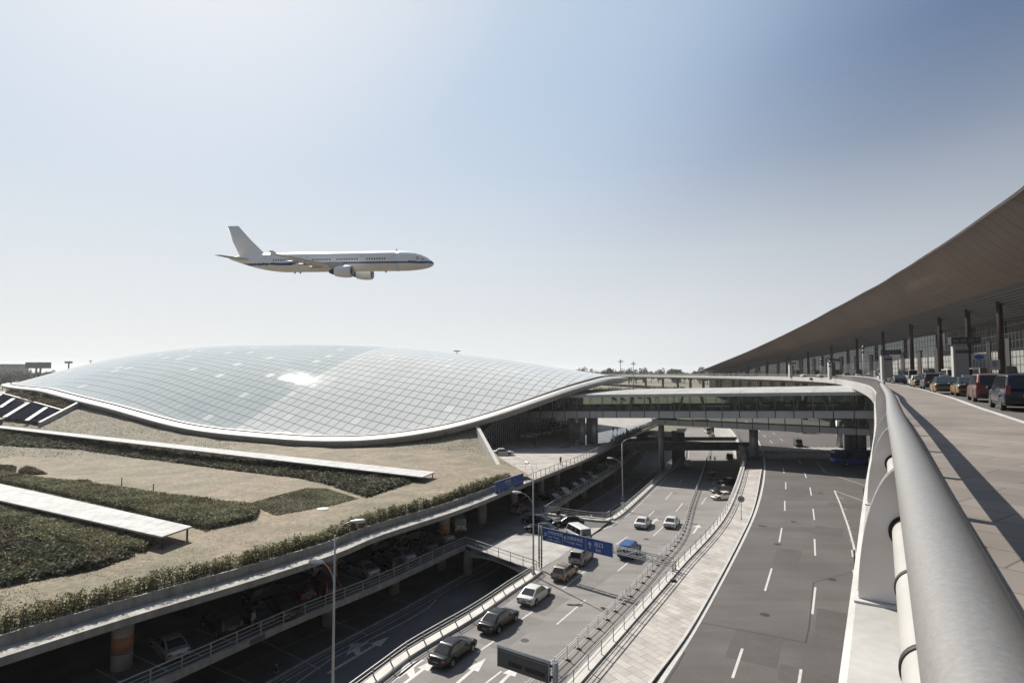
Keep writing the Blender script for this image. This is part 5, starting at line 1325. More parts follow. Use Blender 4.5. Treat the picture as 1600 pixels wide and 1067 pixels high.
def car_meshes(kind):
    """the meshes of one kind of vehicle, built once: (name, mesh, finish, parent name)"""
    if kind in CACHE: return CACHE[kind]
    S = SPEC[kind]; L, W, H = S['L'] / 2, S['W'] / 2, S['H']; out = []
    ra = S['r'] + .075; ax = S['r']
    xs = sorted(set([d[0] * L for d in S['deck']] + [x + ra * k for x in S['wb'] for k in (-1.02, -1, -.92, -.75, -.5, -.2, .2, .5, .75, .92, 1, 1.02)] + [-.25 * L, .2 * L]))
    rows = []
    for x in xs:
        w, zt, zb = lerp_tab(S['deck'], max(-1, min(1, x / L))); w *= W
        for wx in S['wb']:
            if abs(x - wx) < ra: zb = max(zb, ax + math.sqrt(max(0, ra * ra - (x - wx) ** 2)))
        zm = zb + (zt - zb) * .45; sh = min(.07, (zt - zb) * .2)
        zb2 = min(zb, zt - .12)
        rows.append([(x, 0, zb2), (x, w * .90, zb2), (x, w * .985, zb2 + .03), (x, w, zm), (x, w * .975, zt - sh), (x, w * .90, zt - .012), (x, w * .5, zt + .012), (x, 0, zt + .022)])
    g = MB(); full = [[(x, y, z) for x, y, z in r] + [(x, -y, z) for x, y, z in r[-2:0:-1]] for r in rows]
    g.grid(full, 0, True, True); g.face(list(range(len(full[0])))); b0 = (len(full) - 1) * len(full[0]); g.face([b0 + i for i in range(len(full[0]) - 1, -1, -1)])
    # cabin
    c = S['cab']; b0_, b1_ = c['b']; t0, t1 = c['t']; zd = lambda x: lerp_tab(S['deck'], max(-1, min(1, x / L)))[1]
    wb_ = W * .90; wt = W * c['wt']
    zr_, zf_ = zd(b0_) - .02, zd(b1_) - .02
    Bq = [Vector((b0_, -wb_, zr_)), Vector((b1_, -wb_, zf_)), Vector((b1_, wb_, zf_)), Vector((b0_, wb_, zr_))]
    Tq = [Vector((t0, -wt, H - .05)), Vector((t1, -wt, H - .05)), Vector((t1, wt, H - .05)), Vector((t0, wt, H - .05))]
    K = 6; ring = []
    for s_ in (0, .35, .7, .92, 1.0):
        rr = [Bq[i].lerp(Tq[i], s_) for i in range(4)]; pts = []
        for i in range(4):
            for k in range(K):
                fr = (0, .035, .2, .5, .8, .965)[k]
                p = rr[i].lerp(rr[(i + 1) % 4], fr)
                if k == 0: cc_ = (rr[0] + rr[1] + rr[2] + rr[3]) / 4; p = p + (Vector((cc_.x, cc_.y, p.z)) - p).normalized() * .05
                if i in (1, 3): p = p + Vector(((.05 if i == 1 else -.05) * math.sin(pi * fr), 0, 0))
                pts.append(p)
        ring.append(pts)
    cr = [p.lerp(Vector(((t0 + t1) / 2, 0, H - .05)), .14) + Vector((0, 0, .035)) for p in ring[-1]]
    c2 = [p.lerp(Vector(((t0 + t1) / 2, 0, H - .05)), .5) + Vector((0, 0, .055)) for p in ring[-1]]
    g.grid(ring + [cr, c2], 0, True, True); n = len(g.v); m_ = len(c2); g.v.append(((t0 + t1) / 2, 0, H + .012))
    for i in range(m_): g.face((n - m_ + i, n - m_ + (i + 1) % m_, n), 0, True)
    me = g.mesh('car_body', [CAR['grey']])
    bm = bmesh.new(); bm.from_mesh(me); bmesh.ops.recalc_face_normals(bm, faces=bm.faces); bm.to_mesh(me); bm.free()
    tmp = bpy.data.objects.new('car_body', me); COL.objects.link(tmp); sb = tmp.modifiers.new('s', 'SUBSURF'); sb.levels = 1; sb.render_levels = 1
    me = bpy.data.meshes.new_from_object(tmp.evaluated_get(bpy.context.evaluated_depsgraph_get())); bpy.data.objects.remove(tmp); me.set_sharp_from_angle(angle=math.radians(38))
    bm = bmesh.new(); bm.from_mesh(me); bmesh.ops.recalc_face_normals(bm, faces=bm.faces); bm.to_mesh(me); bm.free()
    out.append(('body', me, 'paint', None))
    def add(nm, mb, fin, par=None): out.append((nm, mb.mesh(nm, [MATS_[fin]]), fin, par))
    MATS_ = dict(glass=M['car_glass'], tyre=M['tyre'], rim=M['rim'], tail=M['tail'], head=M['headlamp'], plate=M['plate_blue'], trim=M['trim'], paint=CAR['grey'])
    bulge = .035
    g = MB(); patch(g, [Bq[1] + Vector((.045, 0, 0)), Bq[2] + Vector((.045, 0, 0)), Tq[2] + Vector((.045, 0, 0)), Tq[1] + Vector((.045, 0, 0))], .02, 6, 4, .07, .93, .10, .93); add('windscreen', g, 'glass')
    g = MB(); patch(g, [Bq[3] - Vector((.045, 0, 0)), Bq[0] - Vector((.045, 0, 0)), Tq[0] - Vector((.045, 0, 0)), Tq[3] - Vector((.045, 0, 0))], .02, 6, 4, .09, .91, .14 if kind in ('sedan',) else .06, .92); add('rear_window', g, 'glass')
    ncut = 6 if kind == 'bus' else 3 if kind in ('suv', 'mpv', 'van', 'minibus', 'hatch') else 2
    cuts = [.05 + .92 * i / ncut for i in range(ncut + 1)]
    for sd_ in (0, 1):
        q = [Bq[0], Bq[1], Tq[1], Tq[0]] if sd_ == 0 else [Bq[2], Bq[3], Tq[3], Tq[2]]
        for a, b in zip(cuts, cuts[1:]):
            g = MB()
            if sd_ == 0: patch(g, q, .012, 3, 3, a + .01, b - .01, .10, .91)
            else: patch(g, q, .012, 3, 3, 1 - b + .01, 1 - a - .01, .10, .91)
            add('window', g, 'glass')
    wr, wf = lerp_tab(S['deck'], -.985)[0] * W, lerp_tab(S['deck'], .95)[0] * W
    zt_r, zt_f = lerp_tab(S['deck'], -.985)[1], lerp_tab(S['deck'], .975)[1]
    tall = kind in ('suv', 'mpv', 'van', 'minibus', 'hatch', 'bus')
    for s_ in (-1, 1):
        g = MB(); hgt = .42 if kind in ('mpv', 'suv') else .3 if tall else .15
        g.box((-L * .992, s_ * (wr - .12), zt_r - (.02 if kind in ('mpv', 'suv') else .12)), (.07, .24 if not tall else .17, hgt)); add('tail_lamp', g, 'tail')
        g = MB(); g.ell((L * .955, s_ * (wf - .20), zt_f - .06), (.10, .20, .09), 10, 6); add('head_lamp', g, 'head')
        g = MB(); g.ell((b1_ * .62 + t1 * .18, s_ * (W + .07), zd(b1_) + .05), (.07, .11, .075), 8, 6); g.bar((b1_ * .62 + t1 * .18, s_ * (W * .92), zd(b1_) + .0), (b1_ * .62 + t1 * .18, s_ * (W + .04), zd(b1_) + .03), .05); add('mirror', g, 'paint')
    g = MB(); g.box((-L * .999, 0, zt_r - .25 if not tall else zt_r - .28), (.03, .46, .14)); add('number_plate', g, 'plate')
    g = MB(); g.box((-L * .985, 0, .38 if not tall else .44), (.12, W * 1.5, .13)); add('bumper', g, 'trim')
    g = MB(); g.box((L * .985, 0, .42 if not tall else .46), (.09, W * 1.1, .16)); add('grille', g, 'trim')
    for x in S['wb']:
        for s_ in (-1, 1):
            r = S['r']; g = MB(); y = s_ * (W - .115); rows2 = []
            for rr, dy in ((r * .60, .105), (r * .9, .11), (r * .98, .085), (r, .05), (r, -.05), (r * .98, -.085), (r * .6, -.1)):
                rows2.append([(x + rr * math.cos(2 * pi * k / 18), y + dy * s_, r + rr * math.sin(2 * pi * k / 18)) for k in range(18)])
            g.grid(rows2, 0, True, True); add('wheel', g, 'tyre')
            g = MB(); 
            g.add([(x, y + .085 * s_, r)] + [(x + r * .26 * math.cos(2 * pi * k / 10), y + .10 * s_, r + r * .26 * math.sin(2 * pi * k / 10)) for k in range(10)], [(0, 1 + k, 1 + (k + 1) % 10) for k in range(10)])
            for k in range(6):
                t = 2 * pi * k / 6; a = Vector((math.cos(t), 0, math.sin(t))); b = Vector((-math.sin(t), 0, math.cos(t))); c_ = Vector((x, y + .09 * s_, r))
                g.quad(c_ + a * r * .15 - b * r * .14, c_ + a * r * .64 - b * r * .17, c_ + a * r * .64 + b * r * .17, c_ + a * r * .15 + b * r * .14)
            rr0 = [(x + r * .56 * math.cos(2 * pi * k / 18), y + .095 * s_, r + r * .56 * math.sin(2 * pi * k / 18)) for k in range(18)]; rr1 = [(x + r * .66 * math.cos(2 * pi * k / 18), y + .108 * s_, r + r * .66 * math.sin(2 * pi * k / 18)) for k in range(18)]
            g.grid([rr0, rr1], 0, True, True); add('rim', g, 'rim', 'wheel')
    g = MB(); g.box((0, 0, .55), (L * 1.7, W * 1.5, .5)); add('underbody', g, 'trim')
    CACHE[kind] = out
    return out
def vehicle(kind, pos, head, col, name, label, cat, group=None, taxi=False, bar=None):
    o = bpy.data.objects.new(name, None); COL.objects.link(o); o.location = pos; o.rotation_euler = (0, 0, head); o.empty_display_size = .5
    BASE[o.name] = Vector((0, 0, 0)); tag(o, label, cat, group); last = None
    for nm, me, fin, par in car_meshes(kind):
        c = bpy.data.objects.new(nm, me); COL.objects.link(c); c.parent = last if par else o
        if nm == 'wheel': last = c
        if fin == 'paint':
            c.material_slots[0].link = 'OBJECT'; c.material_slots[0].material = CAR[col]
    if taxi:
        key = kind + '_two_tone'
        if key not in CACHE:
            me = car_meshes(kind)[0][1].copy(); me.materials.clear(); me.materials.append(CAR['taxi']); me.materials.append(CAR['taxi_dark'])
            for p in me.polygons: p.material_index = 1 if p.center.z > .80 or (p.center.x < -SPEC[kind]['L'] * .47 and .56 < p.center.z) else 0
            CACHE[key] = me
        for c in o.children:
            if c.name.split('.')[0] == 'body': c.data = CACHE[key]; c.material_slots[0].link = 'DATA'
    if taxi:   # dark upper body band over gold flanks
        key = kind + '_taxi'
        if key not in CACHE:
            S = SPEC[kind]; L, W = S['L'] / 2, S['W'] / 2; g = MB(); q = [d for d in S['deck']]
            for a, b in zip(q[1:-1], q[2:-1]):
                for s_ in (-1, 1):
                    pass
            rows = []
            for d in q[1:]:
                x, w, zt = d[0] * L, d[1] * W, d[2]; sh = .075
                rows.append([(x, s_ * w * k, z) for s_, k, z in ((-1, .985, zt - sh * 1.6), (-1, .908, zt - .003), (-1, .5, zt + .02), (1, .5, zt + .02), (1, .908, zt - .003), (1, .985, zt - sh * 1.6))])
            g.grid(rows, 0, True); CACHE[key] = g.mesh('car_deck', [CAR['taxi_dark']])
            g = MB(); g.box((-.35, 0, S['H'] + .075), (.22, .62, .15)); CACHE[key + 's'] = g.mesh('roof_sign', [M['sign_white']])
        for nm, k in (('deck_band', key), ('roof_sign', key + 's')):
            c = bpy.data.objects.new(nm, CACHE[k]); COL.objects.link(c); c.parent = o
    if bar:
        key = kind + '_bar' + bar
        if key not in CACHE:
            S = SPEC[kind]; g = MB(); 
            for s_ in (-1, 1): g.bar((-1.9, s_ * .72, S['H'] + .04), (.3, s_ * .72, S['H'] + .04), .05)
            CACHE[key] = g.mesh('roof_rack', [M['grey_metal']])
        c = bpy.data.objects.new('roof_rack', CACHE[key]); COL.objects.link(c); c.parent = o
    return o
def head_from(d): return math.atan2(d.y, d.x)
def on_approach(x, y): p = PL(x, y); return p + Vector((0, 0, .008)), head_from(dir_at(p.y))
Q = 'vehicles queueing on the approach road'
for kind, x, y, col, nm, lab, dh in (
  ('sedan', 709, 1026, 'black', 'black_sedan', 'glossy black sedan nearest the bottom edge in the queue by the rail', 0),
  ('sedan', 780, 977, 'black', 'black_sedan', 'glossy black sedan in the queue right behind the white sedan', 0),
  ('sedan', 836, 936, 'white', 'white_sedan', 'white sedan with a sunroof between a black sedan and a beige hatchback', 0),
  ('hatch', 883, 901, 'gold', 'beige_hatchback', 'beige hatchback in the queue beneath the left end of the blue gantry sign', 0),
  ('mpv', 909, 877, 'silver', 'silver_wagon', 'silver wagon in the queue just below the blue gantry sign', .05),
  ('suv', 984, 867, 'blue', 'blue_car', 'bright blue car seen through the lattice of the sign gantry', 0),
  ('sedan', 1005, 822, 'white', 'white_sedan', 'white sedan at left of a side by side pair on the approach road', 0),
  ('sedan', 1050, 821.5, 'white', 'white_sedan', 'white sedan at right of a side by side pair near the picket fence', 0),
  ('van', 1074, 731, 'grey', 'grey_van', 'dark grey van in the bridge shadow left of the picket fence', 0),
  ('sedan', 1113, 748, 'black', 'dark_sedan', 'dark sedan in the bridge shadow right of the picket fence', pi),
  ('suv', 1140, 717, 'black', 'dark_suv', 'dark off-roader in shade beneath the overpass near the pavement wall', 0),
  ('minibus', 1106, 677, 'white', 'far_minibus', 'pale minibus beyond the overpass, right of the divider', pi)):
    p, h = on_approach(x, y); vehicle(kind, p, h + dh, col, nm, lab, kind if kind in ('sedan', 'van', 'minibus') else 'car', Q)
for x, y, col, lab, dh, tx in ((1128, 770, 'taxi', 'gold and black taxi parked at an angle by the pavement wall', pi - .9, True), (1137, 757, 'black', 'dark sedan parked beside the gold taxi under the pavement rail', pi - .9, False),
                      (1130, 780, 'white', 'white sedan mostly hidden behind the pavement rail next to the taxi', pi - .9, False)):
    p, h = on_approach(x, y); vehicle('sedan', p, h + dh, col, 'parked_taxi' if tx else 'parked_sedan', lab, 'taxi' if tx else 'sedan', None, tx)
for i, (x, y, kind, col, lab) in enumerate(((1103, 671, 'sedan', 'maroon', 'dark red car farthest away beyond the overpass'), (1108, 675, 'sedan', 'white', 'white car beyond the overpass behind the dark red one'), (1113, 684, 'sedan', 'grey', 'grey car beyond the overpass left of the parked ones'), (1126, 681.5, 'sedan', 'silver', 'silver car beyond the overpass in the right hand lane'), (1131, 690, 'suv', 'white', 'white off-roader close behind the overpass parapet'), (1143, 687, 'suv', 'black', 'black off-roader behind the overpass near the curved wall'))):
    p, h = on_approach(x, y); vehicle(kind, p, h + pi * (i % 2), col, 'distant_car', lab, 'car', 'cars beyond the overpass')
# junction
dk = lambda x, y: P(x, y, 22.3) + Vector((0, 0, .006))
vehicle('van', dk(903, 842), math.radians(112), 'white', 'white_van', 'white van turning into the garage behind the blue gantry sign', 'van')
vehicle('sedan', dk(887, 821), math.radians(183), 'black', 'black_coupe', 'black coupe seen side-on turning into the garage junction', 'car')
vehicle('sedan', dk(838, 818), math.radians(150), 'black', 'dark_sedan', 'dark sedan waiting in the garage mouth left of the coupe', 'sedan')
vehicle('sedan', dk(846, 832), math.radians(150), 'navy', 'navy_sedan', 'navy sedan at the garage mouth behind a lamp post', 'sedan')
# parked in the garage, tails to the rail
gdir = head_from(Vector((-.62, .55, 0)))
for kind, x, y, col, lab, a in (
  ('sedan', 264, 1027, 'silver', 'silver sedan parked tail-on beside the orange banded column', 0), ('suv', 345, 992, 'black', 'black off-roader parked next to the silver sedan at the rail', 0),
  ('sedan', 398, 980, 'navy', 'dark sedan parked next to the standing man', 0), ('sedan', 438, 967, 'black', 'black sedan parked behind the rail left of the small red hatchback', 0),
  ('hatch', 466, 944, 'red', 'small red hatchback parked behind the deck rail', 0), ('suv', 502, 934, 'red', 'dark red off-roader behind the foreground lamp post', 0),
  ('sedan', 566, 905, 'silver', 'silver sedan parked right of the lamp post behind the deck rail', 0), ('suv', 603, 897, 'black', 'black off-roader parked between two silver sedans', 0),
  ('sedan', 624, 882, 'silver', 'silver sedan parked under the long roof edge, second from the lamp post', 0), ('sedan', 658, 866, 'grey', 'dark grey sedan parked behind the deck rail', 0),
  ('sedan', 686, 852, 'silver', 'silver sedan parked nearest the corner of the ramp', 0)):
    vehicle(kind, dk(x, y - 8), gdir + a, col, 'parked_car', lab, 'car', 'cars parked along the deck rail')
for kind, x, y, col, lab, a in (('mpv', 508, 893, 'silver', 'silver people carrier side-on behind the orange column', head_from(Vector((.5, .8, 0)))), ('sedan', 640, 842, 'gold', 'pale gold sedan side-on deep in the garage', head_from(Vector((.6, .75, 0)))),
   ('suv', 596, 862, 'black', 'black off-roader deep in the garage with a shining roof edge', head_from(Vector((.5, .8, 0)))), ('van', 716, 826, 'white', 'white van driving into the garage, seen from behind', head_from(Vector((-.25, 1, 0)))),
   ('suv', 420, 938, 'black', 'black off-roader deep in the garage behind the standing man', head_from(Vector((.5, .8, 0)))), ('sedan', 812, 800, 'maroon', 'dark red sedan in the shade behind the garage mouth', head_from(Vector((.5, .9, 0)))), ('sedan', 812, 778, 'black', 'black sedan below the blue garage sign', head_from(Vector((-.4, .9, 0))))):
    vehicle(kind, dk(x, y), a, col, 'garage_car', lab, 'car')
for i, (x, y, col) in enumerate(((868, 786, 'black'), (884, 777, 'silver'), (899, 768, 'black'), (912, 761, 'grey'), (926, 752, 'silver'), (940, 743, 'black'), (952, 735, 'silver'), (966, 725, 'grey'))):
    vehicle('sedan', dk(x - 8, y - 4), gdir - .15, col, 'parked_car', '%s sedan parked behind the far deck rail, %s' % (dict(black='black', silver='silver', grey='dark grey')[col], ('nearest the junction', 'second from the junction', 'third from the junction', 'fourth from the junction', 'fifth from the junction', 'third from the far end', 'next to the far end', 'at the far end')[i]), 'car', 'cars parked along the far deck rail')
# plaza
for x, y, kind, col, lab, a in ((786, 711, 'sedan', 'white', 'white car parked alone at the foot of the white buttress', 0), (826, 684.5, 'sedan', 'white', 'white car first of the row in the plaza shade', .1), (838, 681, 'sedan', 'white', 'white car second of the row in the plaza shade', .1), (846, 680.5, 'sedan', 'white', 'white car third of the row in the plaza shade', .1),
   (855, 679, 'sedan', 'white', 'white car fourth of the row in the plaza shade', .1), (873, 675, 'sedan', 'white', 'white car farthest right of the row in the plaza shade', .1), (861, 672, 'minibus', 'white', 'white minibus behind the row of cars in the plaza shade', .1)):
    vehicle(kind, P(x, y, 17.8) + Vector((0, 0, .03)), a, col, 'plaza_car' if kind == 'sedan' else 'plaza_minibus', lab, 'car' if kind == 'sedan' else 'minibus', 'cars waiting on the plaza')
# main road
vehicle('van', P(1247, 697, 19) + Vector((0, 0, .008)), math.radians(-108), 'grey', 'dark_van', 'dark van driving over the zebra crossing towards the viewer', 'van')
vehicle('bus', P(1345, 728, 19) + Vector((0, 0, .008)), math.radians(172), 'bus', 'blue_coach', 'dark blue coach waiting in shade under the footbridge', 'coach')
for x, y, col, lab in ((1252, 675, 'black', 'black car parked far along the main road behind the dark van'), (1264, 677, 'white', 'white car parked far along the main road behind the dark van')):
    vehicle('sedan', P(x, y, 19) + Vector((0, 0, .008)), math.radians(175), col, 'far_parked_car', lab, 'car')
# departures road
def on_dep(r, Y, dh=0.):
    i = min(range(len(vp) - 1), key=lambda k: abs(vp[k].y - Y)); d = (vp[i + 1] - vp[i]).normalized(); n = Vector((d.y, -d.x, 0)); p = vp[i] + n * r
    return Vector((p.x, p.y, dep + .008)), head_from(d) + dh
def by_wheel(x, y, kind):
    """stand a vehicle with its left rear wheel where the photo shows it"""
    q = P(x, y, 1.75); i = min(range(len(vp) - 1), key=lambda k: (vp[k] + normals([vp[k], vp[k + 1]])[0] * 5 - Vector((q.x, q.y, 0))).length)
    d = (vp[i + 1] - vp[i]).normalized(); n = Vector((d.y, -d.x, 0)); S = SPEC[kind]
    c = q - d * S['wb'][0] + n * (S['W'] / 2 - .1); return Vector((c.x, c.y, dep + .008)), head_from(d)
for kind, x, y, col, nm, lab, tx, rk in (
  ('mpv', 1567, 641.5, 'navy', 'navy_people_carrier', 'dark navy people carrier at the right edge of the departures road', 0, 0), ('mpv', 1523.5, 628, 'maroon', 'bronze_people_carrier', 'bronze people carrier ahead of the dark navy one', 0, 0),
  ('sedan', 1495, 619, 'taxi', 'gold_taxi', 'gold and black taxi squeezed ahead of the bronze people carrier', 1, 0), ('sedan', 1460, 615.5, 'taxi', 'gold_taxi', 'gold taxi with a dark boot facing away by the pavement kerb', 1, 0),
  ('suv', 1443.5, 608.5, 'grey', 'dark_offroader', 'dark off-roader ahead of the kerbside gold taxi', 0, 1), ('sedan', 1428, 605.3, 'taxi', 'gold_taxi', 'gold taxi half hidden ahead of the dark off-roader', 1, 0), ('sedan', 1424, 602.5, 'white', 'white_sedan', 'white sedan half hidden behind the dark off-roader on the viaduct', 0, 0),
  ('sedan', 1397, 600.5, 'navy', 'blue_grey_sedan', 'blue grey sedan where the departures road bends', 0, 0)):
    p, h = by_wheel(x, y, kind); vehicle(kind, p, h, col, nm, lab, 'taxi' if tx else 'car', 'vehicles on the departures road', bool(tx), 'a' if rk else None)
for kind, r, Y, col, nm, lab, tx, rk in (
  ('sedan', 9.5, 58, 'black', 'black_sedan', 'black sedan in the second departures lane behind the gold taxis', 0, 0), ('suv', 11.5, 44, 'maroon', 'maroon_offroader', 'dark red off-roader roof showing behind the people carriers', 0, 0),
  ('minibus', 14.5, 100, 'white', 'white_coach', 'white coach drawn up at the terminal front, nearest one', 0, 0), ('minibus', 17, 122, 'white', 'white_coach', 'white coach drawn up at the terminal front, second one', 0, 0), ('minibus', 15, 150, 'silver', 'pale_minibus', 'pale minibus at the terminal front farther along', 0, 0),
  ('sedan', 6, 108, 'grey', 'grey_sedan', 'grey sedan on the bend of the departures road beyond the blue grey one', 0, 0), ('sedan', 9.6, 104, 'black', 'black_sedan', 'black sedan in the middle lane of the viaduct bend', 0, 0), ('suv', 6, 124, 'white', 'white_offroader', 'white off-roader on the viaduct bend', 0, 0),
  ('sedan', 9.3, 140, 'black', 'far_sedan', 'black sedan far along the departures road', 0, 0), ('sedan', 6.2, 156, 'silver', 'far_sedan', 'silver sedan far along the departures road', 0, 0), ('sedan', 7, 176, 'white', 'far_sedan', 'white sedan far along the departures road near a lamp pole', 0, 0), ('suv', 9, 200, 'grey', 'far_offroader', 'grey off-roader far along the departures road', 0, 0),
  ('sedan', 6.5, 222, 'silver', 'far_sedan', 'silver sedan very far along the departures road', 0, 0), ('sedan', 9, 250, 'white', 'far_sedan', 'white sedan at the far end of the departures road', 0, 0)):
    p, h = on_dep(r, Y); vehicle(kind, p, h, col, nm, lab, 'taxi' if tx else 'coach' if kind == 'minibus' else 'car', 'vehicles on the departures road', bool(tx), 'a' if rk else None)
# car park on the rising ground beyond
for i in range(22):
    Y = 372 + (i % 2) * 9 + RND.uniform(-2, 2); x = 33 + (i // 2) * 5.4 + RND.uniform(-.6, .6) + 33; z = terrain(x, Y)
    c = RND.choice(['white', 'silver', 'black', 'grey', 'navy', 'white']); k = RND.choice(['sedan', 'suv', 'sedan', 'van'])
    o = bpy.data.objects.new('far_parked_car', car_far[c, k].data) if False else None
    key = ('far', k, c)
    if key not in CACHE:
        g = MB()
        mats_ = [CAR[c], M['car_glass'], M['tyre']]
        me = bpy.data.meshes.new('far_car'); bm = bmesh.new()
        for nm, sub, fin, par in car_meshes(k):
            if nm in ('body', 'windscreen', 'rear_window', 'window', 'wheel'):
                st = len(bm.faces); bm.from_mesh(sub); bm.faces.ensure_lookup_table()
                for f in bm.faces[st:]: f.material_index = {'body': 0, 'wheel': 2}.get(nm, 1)
        bm.to_mesh(me); bm.free()
        for q in mats_: me.materials.append(q)
        CACHE[key] = me
    o = bpy.data.objects.new('far_parked_car', CACHE[key]); COL.objects.link(o); o.location = (x, Y, z + .03); o.rotation_euler = (0, 0, RND.choice([1.5, 4.6]))
    tag(o, 'small car standing in the far car park beneath the distant viaduct columns', 'car', 'cars in the far car park')
# ---------------------------------------------------------------- street lamps
def lamp(base, h, label, arms, rot):
    """tapered pole; arms: (height share, direction, reach)"""
    o = thing('street_lamp', base, label, 'street lamp', 'street lamps along the approach road')
    g = MB(); g.tube([base, base + Vector((0, 0, h * .5)), base + Vector((0, 0, h))], [.115, .085, .055], 12); g.build('pole', M['lamp_metal'], o)
    g = MB(); g.box(base + Vector((0, 0, .05)), (.42, .42, .1)); g.cyl(base + Vector((0, 0, .1)), .15, .5, 12); g.build('base', M['lamp_metal'], o)
    for hz_, ang, reach in arms:
        d = Vector((math.cos(rot + ang), math.sin(rot + ang), 0)); a = base + Vector((0, 0, hz_ * h)); top = hz_ > .95
        pts = [a + (Vector((0, 0, -1.1)) if not top else Vector((0, 0, -.1))), a + d * (reach * .12) + Vector((0, 0, -.35 if not top else .35)), a + d * (reach * .45) + Vector((0, 0, .25 if not top else .72)), a + d * (reach * .8) + Vector((0, 0, .52 if not top else .86))]
        pp_ = smooth_path(pts, .18)
        g = MB(); g.tube(pp_, .035, 8); ar = g.build('arm', M['lamp_metal'], o)
        c = pp_[-1] + d * .42 + Vector((0, 0, .05)); g = MB(); rows = []
        for k in range(9):
            t = k / 8; s_ = .05 + .17 * math.sin(pi * min(1, t * .62 + .12)) ** 1.2; cc = pp_[-1] + d * (1.0 * t - .05) + Vector((0, 0, .03 + .02 * t)); sd_ = Vector((-d.y, d.x, 0))
            rows.append([cc + sd_ * (s_ * math.cos(2 * pi * j / 12)) + Vector((0, 0, s_ * .62 * math.sin(2 * pi * j / 12))) for j in range(12)])
        g.grid(rows, 0, True, True); g.face(range(12)); g.face(range(len(g.v) - 12, len(g.v))); g.build('lamp_head', M['white_metal'], o, fix=True)
    return o
rl = head_from(dir_at(50))
b1 = PL(519, 1112); b2 = PL(833.5, 899); b3 = PL(973, 797); b4 = PL(1031, 749)
up_ = Vector((0, 0, .25))
lamp(b1 + up_, 11.2, 'tall two-armed street lamp nearest the bottom edge, in front of the garage', ((1., .1, 1.25), (.79, pi - .15, 1.05)), 0)
lamp(b2 + up_, 10.9, 'two-armed street lamp standing by the left end of the blue gantry sign', ((1., 1.9, 1.9), (.755, pi - .1, 1.7)), 0)
lamp(b3 + up_, 10.9, 'two-armed street lamp rising from the far end of the junction rail', ((1., .1, 2.0), (.72, pi - .1, 1.9)), 0)
lamp(b4 + up_, 12.2, 'two-armed street lamp in front of the round bridge pillar', ((1., .1, 2.2), (.74, pi - .1, 1.9)), 0)
p = b3; g = MB(); t = thing('round_sign', (p.x, p.y - .2, p.z + 1.2), 'dark round traffic sign on the lamp post at the junction rail', 'traffic sign')
g.tube([p + Vector((0, -.16, 1.95)), p + Vector((0, -.20, 1.95))], .42, 24); g.build('disc', M['dark_metal'], t); g = MB(); g.box(p + Vector((0, -.18, 1.2)), (.8, .04, .3)); g.build('plate', M['sign_white'], t); g = MB(); g.tube([p + Vector((0, -.205, 1.95)), p + Vector((0, -.208, 1.95))], .33, 24); g.build('face', M['plate_blue'], t)
# ---------------------------------------------------------------- lettering
def text(s, size, o, ex, ez, parent, m, name='lettering', align='LEFT', xs=1.):
    """words laid on the plane through o with writing direction ex and upright ez"""
    c = bpy.data.curves.new('words', 'FONT'); c.body = s; c.size = size; c.align_x = align; c.resolution_u = 2; c.extrude = .004; c.offset = size * .012
    tmp = bpy.data.objects.new('words', c); COL.objects.link(tmp)
    me = bpy.data.meshes.new_from_object(tmp.evaluated_get(bpy.context.evaluated_depsgraph_get()))
    bpy.data.objects.remove(tmp); bpy.data.curves.remove(c)
    ex = ex.normalized(); ez = ez.normalized(); n = ex.cross(ez); off = BASE[parent.name]
    T = Matrix(((ex.x, ez.x, n.x), (ex.y, ez.y, n.y), (ex.z, ez.z, n.z)))
    for v in me.vertices: v.co = T @ Vector((v.co.x * xs, v.co.y, v.co.z)) + Vector(o) - off
    me.materials.clear(); me.materials.append(m)
    for p in me.polygons: p.material_index = 0
    return link(bpy.data.objects.new(name, me), parent)
def panel(mb, o, ex, ez, x0, z0, x1, z1, d0=0., d1=.06, m=0):
    n = ex.cross(ez); q = [o + ex * x + ez * z for x, z in ((x0, z0), (x1, z0), (x1, z1), (x0, z1))]
    v = [p + n * d1 for p in q] + [p + n * d0 for p in q]
    mb.add(v, [(0, 1, 2, 3), (7, 6, 5, 4), (0, 4, 5, 1), (1, 5, 6, 2), (2, 6, 7, 3), (3, 7, 4, 0)], m)
def arrow_sign(parent, o, ex, ez, s, ang, m):
    g = MB(); n = ex.cross(ez); c, d = math.cos(ang), math.sin(ang)
    f = lambda x, y: o + ex * (x * c + y * d) * s + ez * (-x * d + y * c) * s + n * .012
    g.poly([f(x, y) for x, y in ((-.07, -.5), (.07, -.5), (.07, .5), (-.07, .5))]); g.poly([f(x, y) for x, y in ((0, .32), (.34, 0), (.34, .18), (0, .52))]); g.poly([f(x, y) for x, y in ((0, .32), (0, .52), (-.34, .18), (-.34, 0))])
    return g.build('arrow', m, parent, fix=False)
Zv = Vector((0, 0, 1))
# blue gantry sign over the approach road
ga = PL(847.5, 891); gb = Vector((15.3, 55.2, Z_PAVE + .13)); gx = Vector((gb.x - ga.x, gb.y - ga.y, 0)); GL = gx.length; gx.normalize(); gn = gx.cross(Zv)
ztop = ZE - 17.42; gan = thing('gantry_sign', ga, 'blue three-part overhead direction sign on a lattice gantry above the queue', 'road sign')
o = Vector((ga.x, ga.y, ztop)); SH, SW = 1.40, 9.15
base_o = o - Zv * SH + gn * .5 * -1 * 0
g = MB(); panel(g, o - Zv * SH + gx * .2, gx, Zv, 0, 0, SW, SH, .10, .16); g.build('sign_board', M['sign_blue'], gan)
g = MB()
for x in (0, SW): panel(g, o - Zv * SH + gx * .2, gx, Zv, x - .03, -.03, x + .03, SH + .03, .09, .18)
for z in (0, SH): panel(g, o - Zv * SH + gx * .2, gx, Zv, 0, z - .025, SW, z + .025, .09, .18)
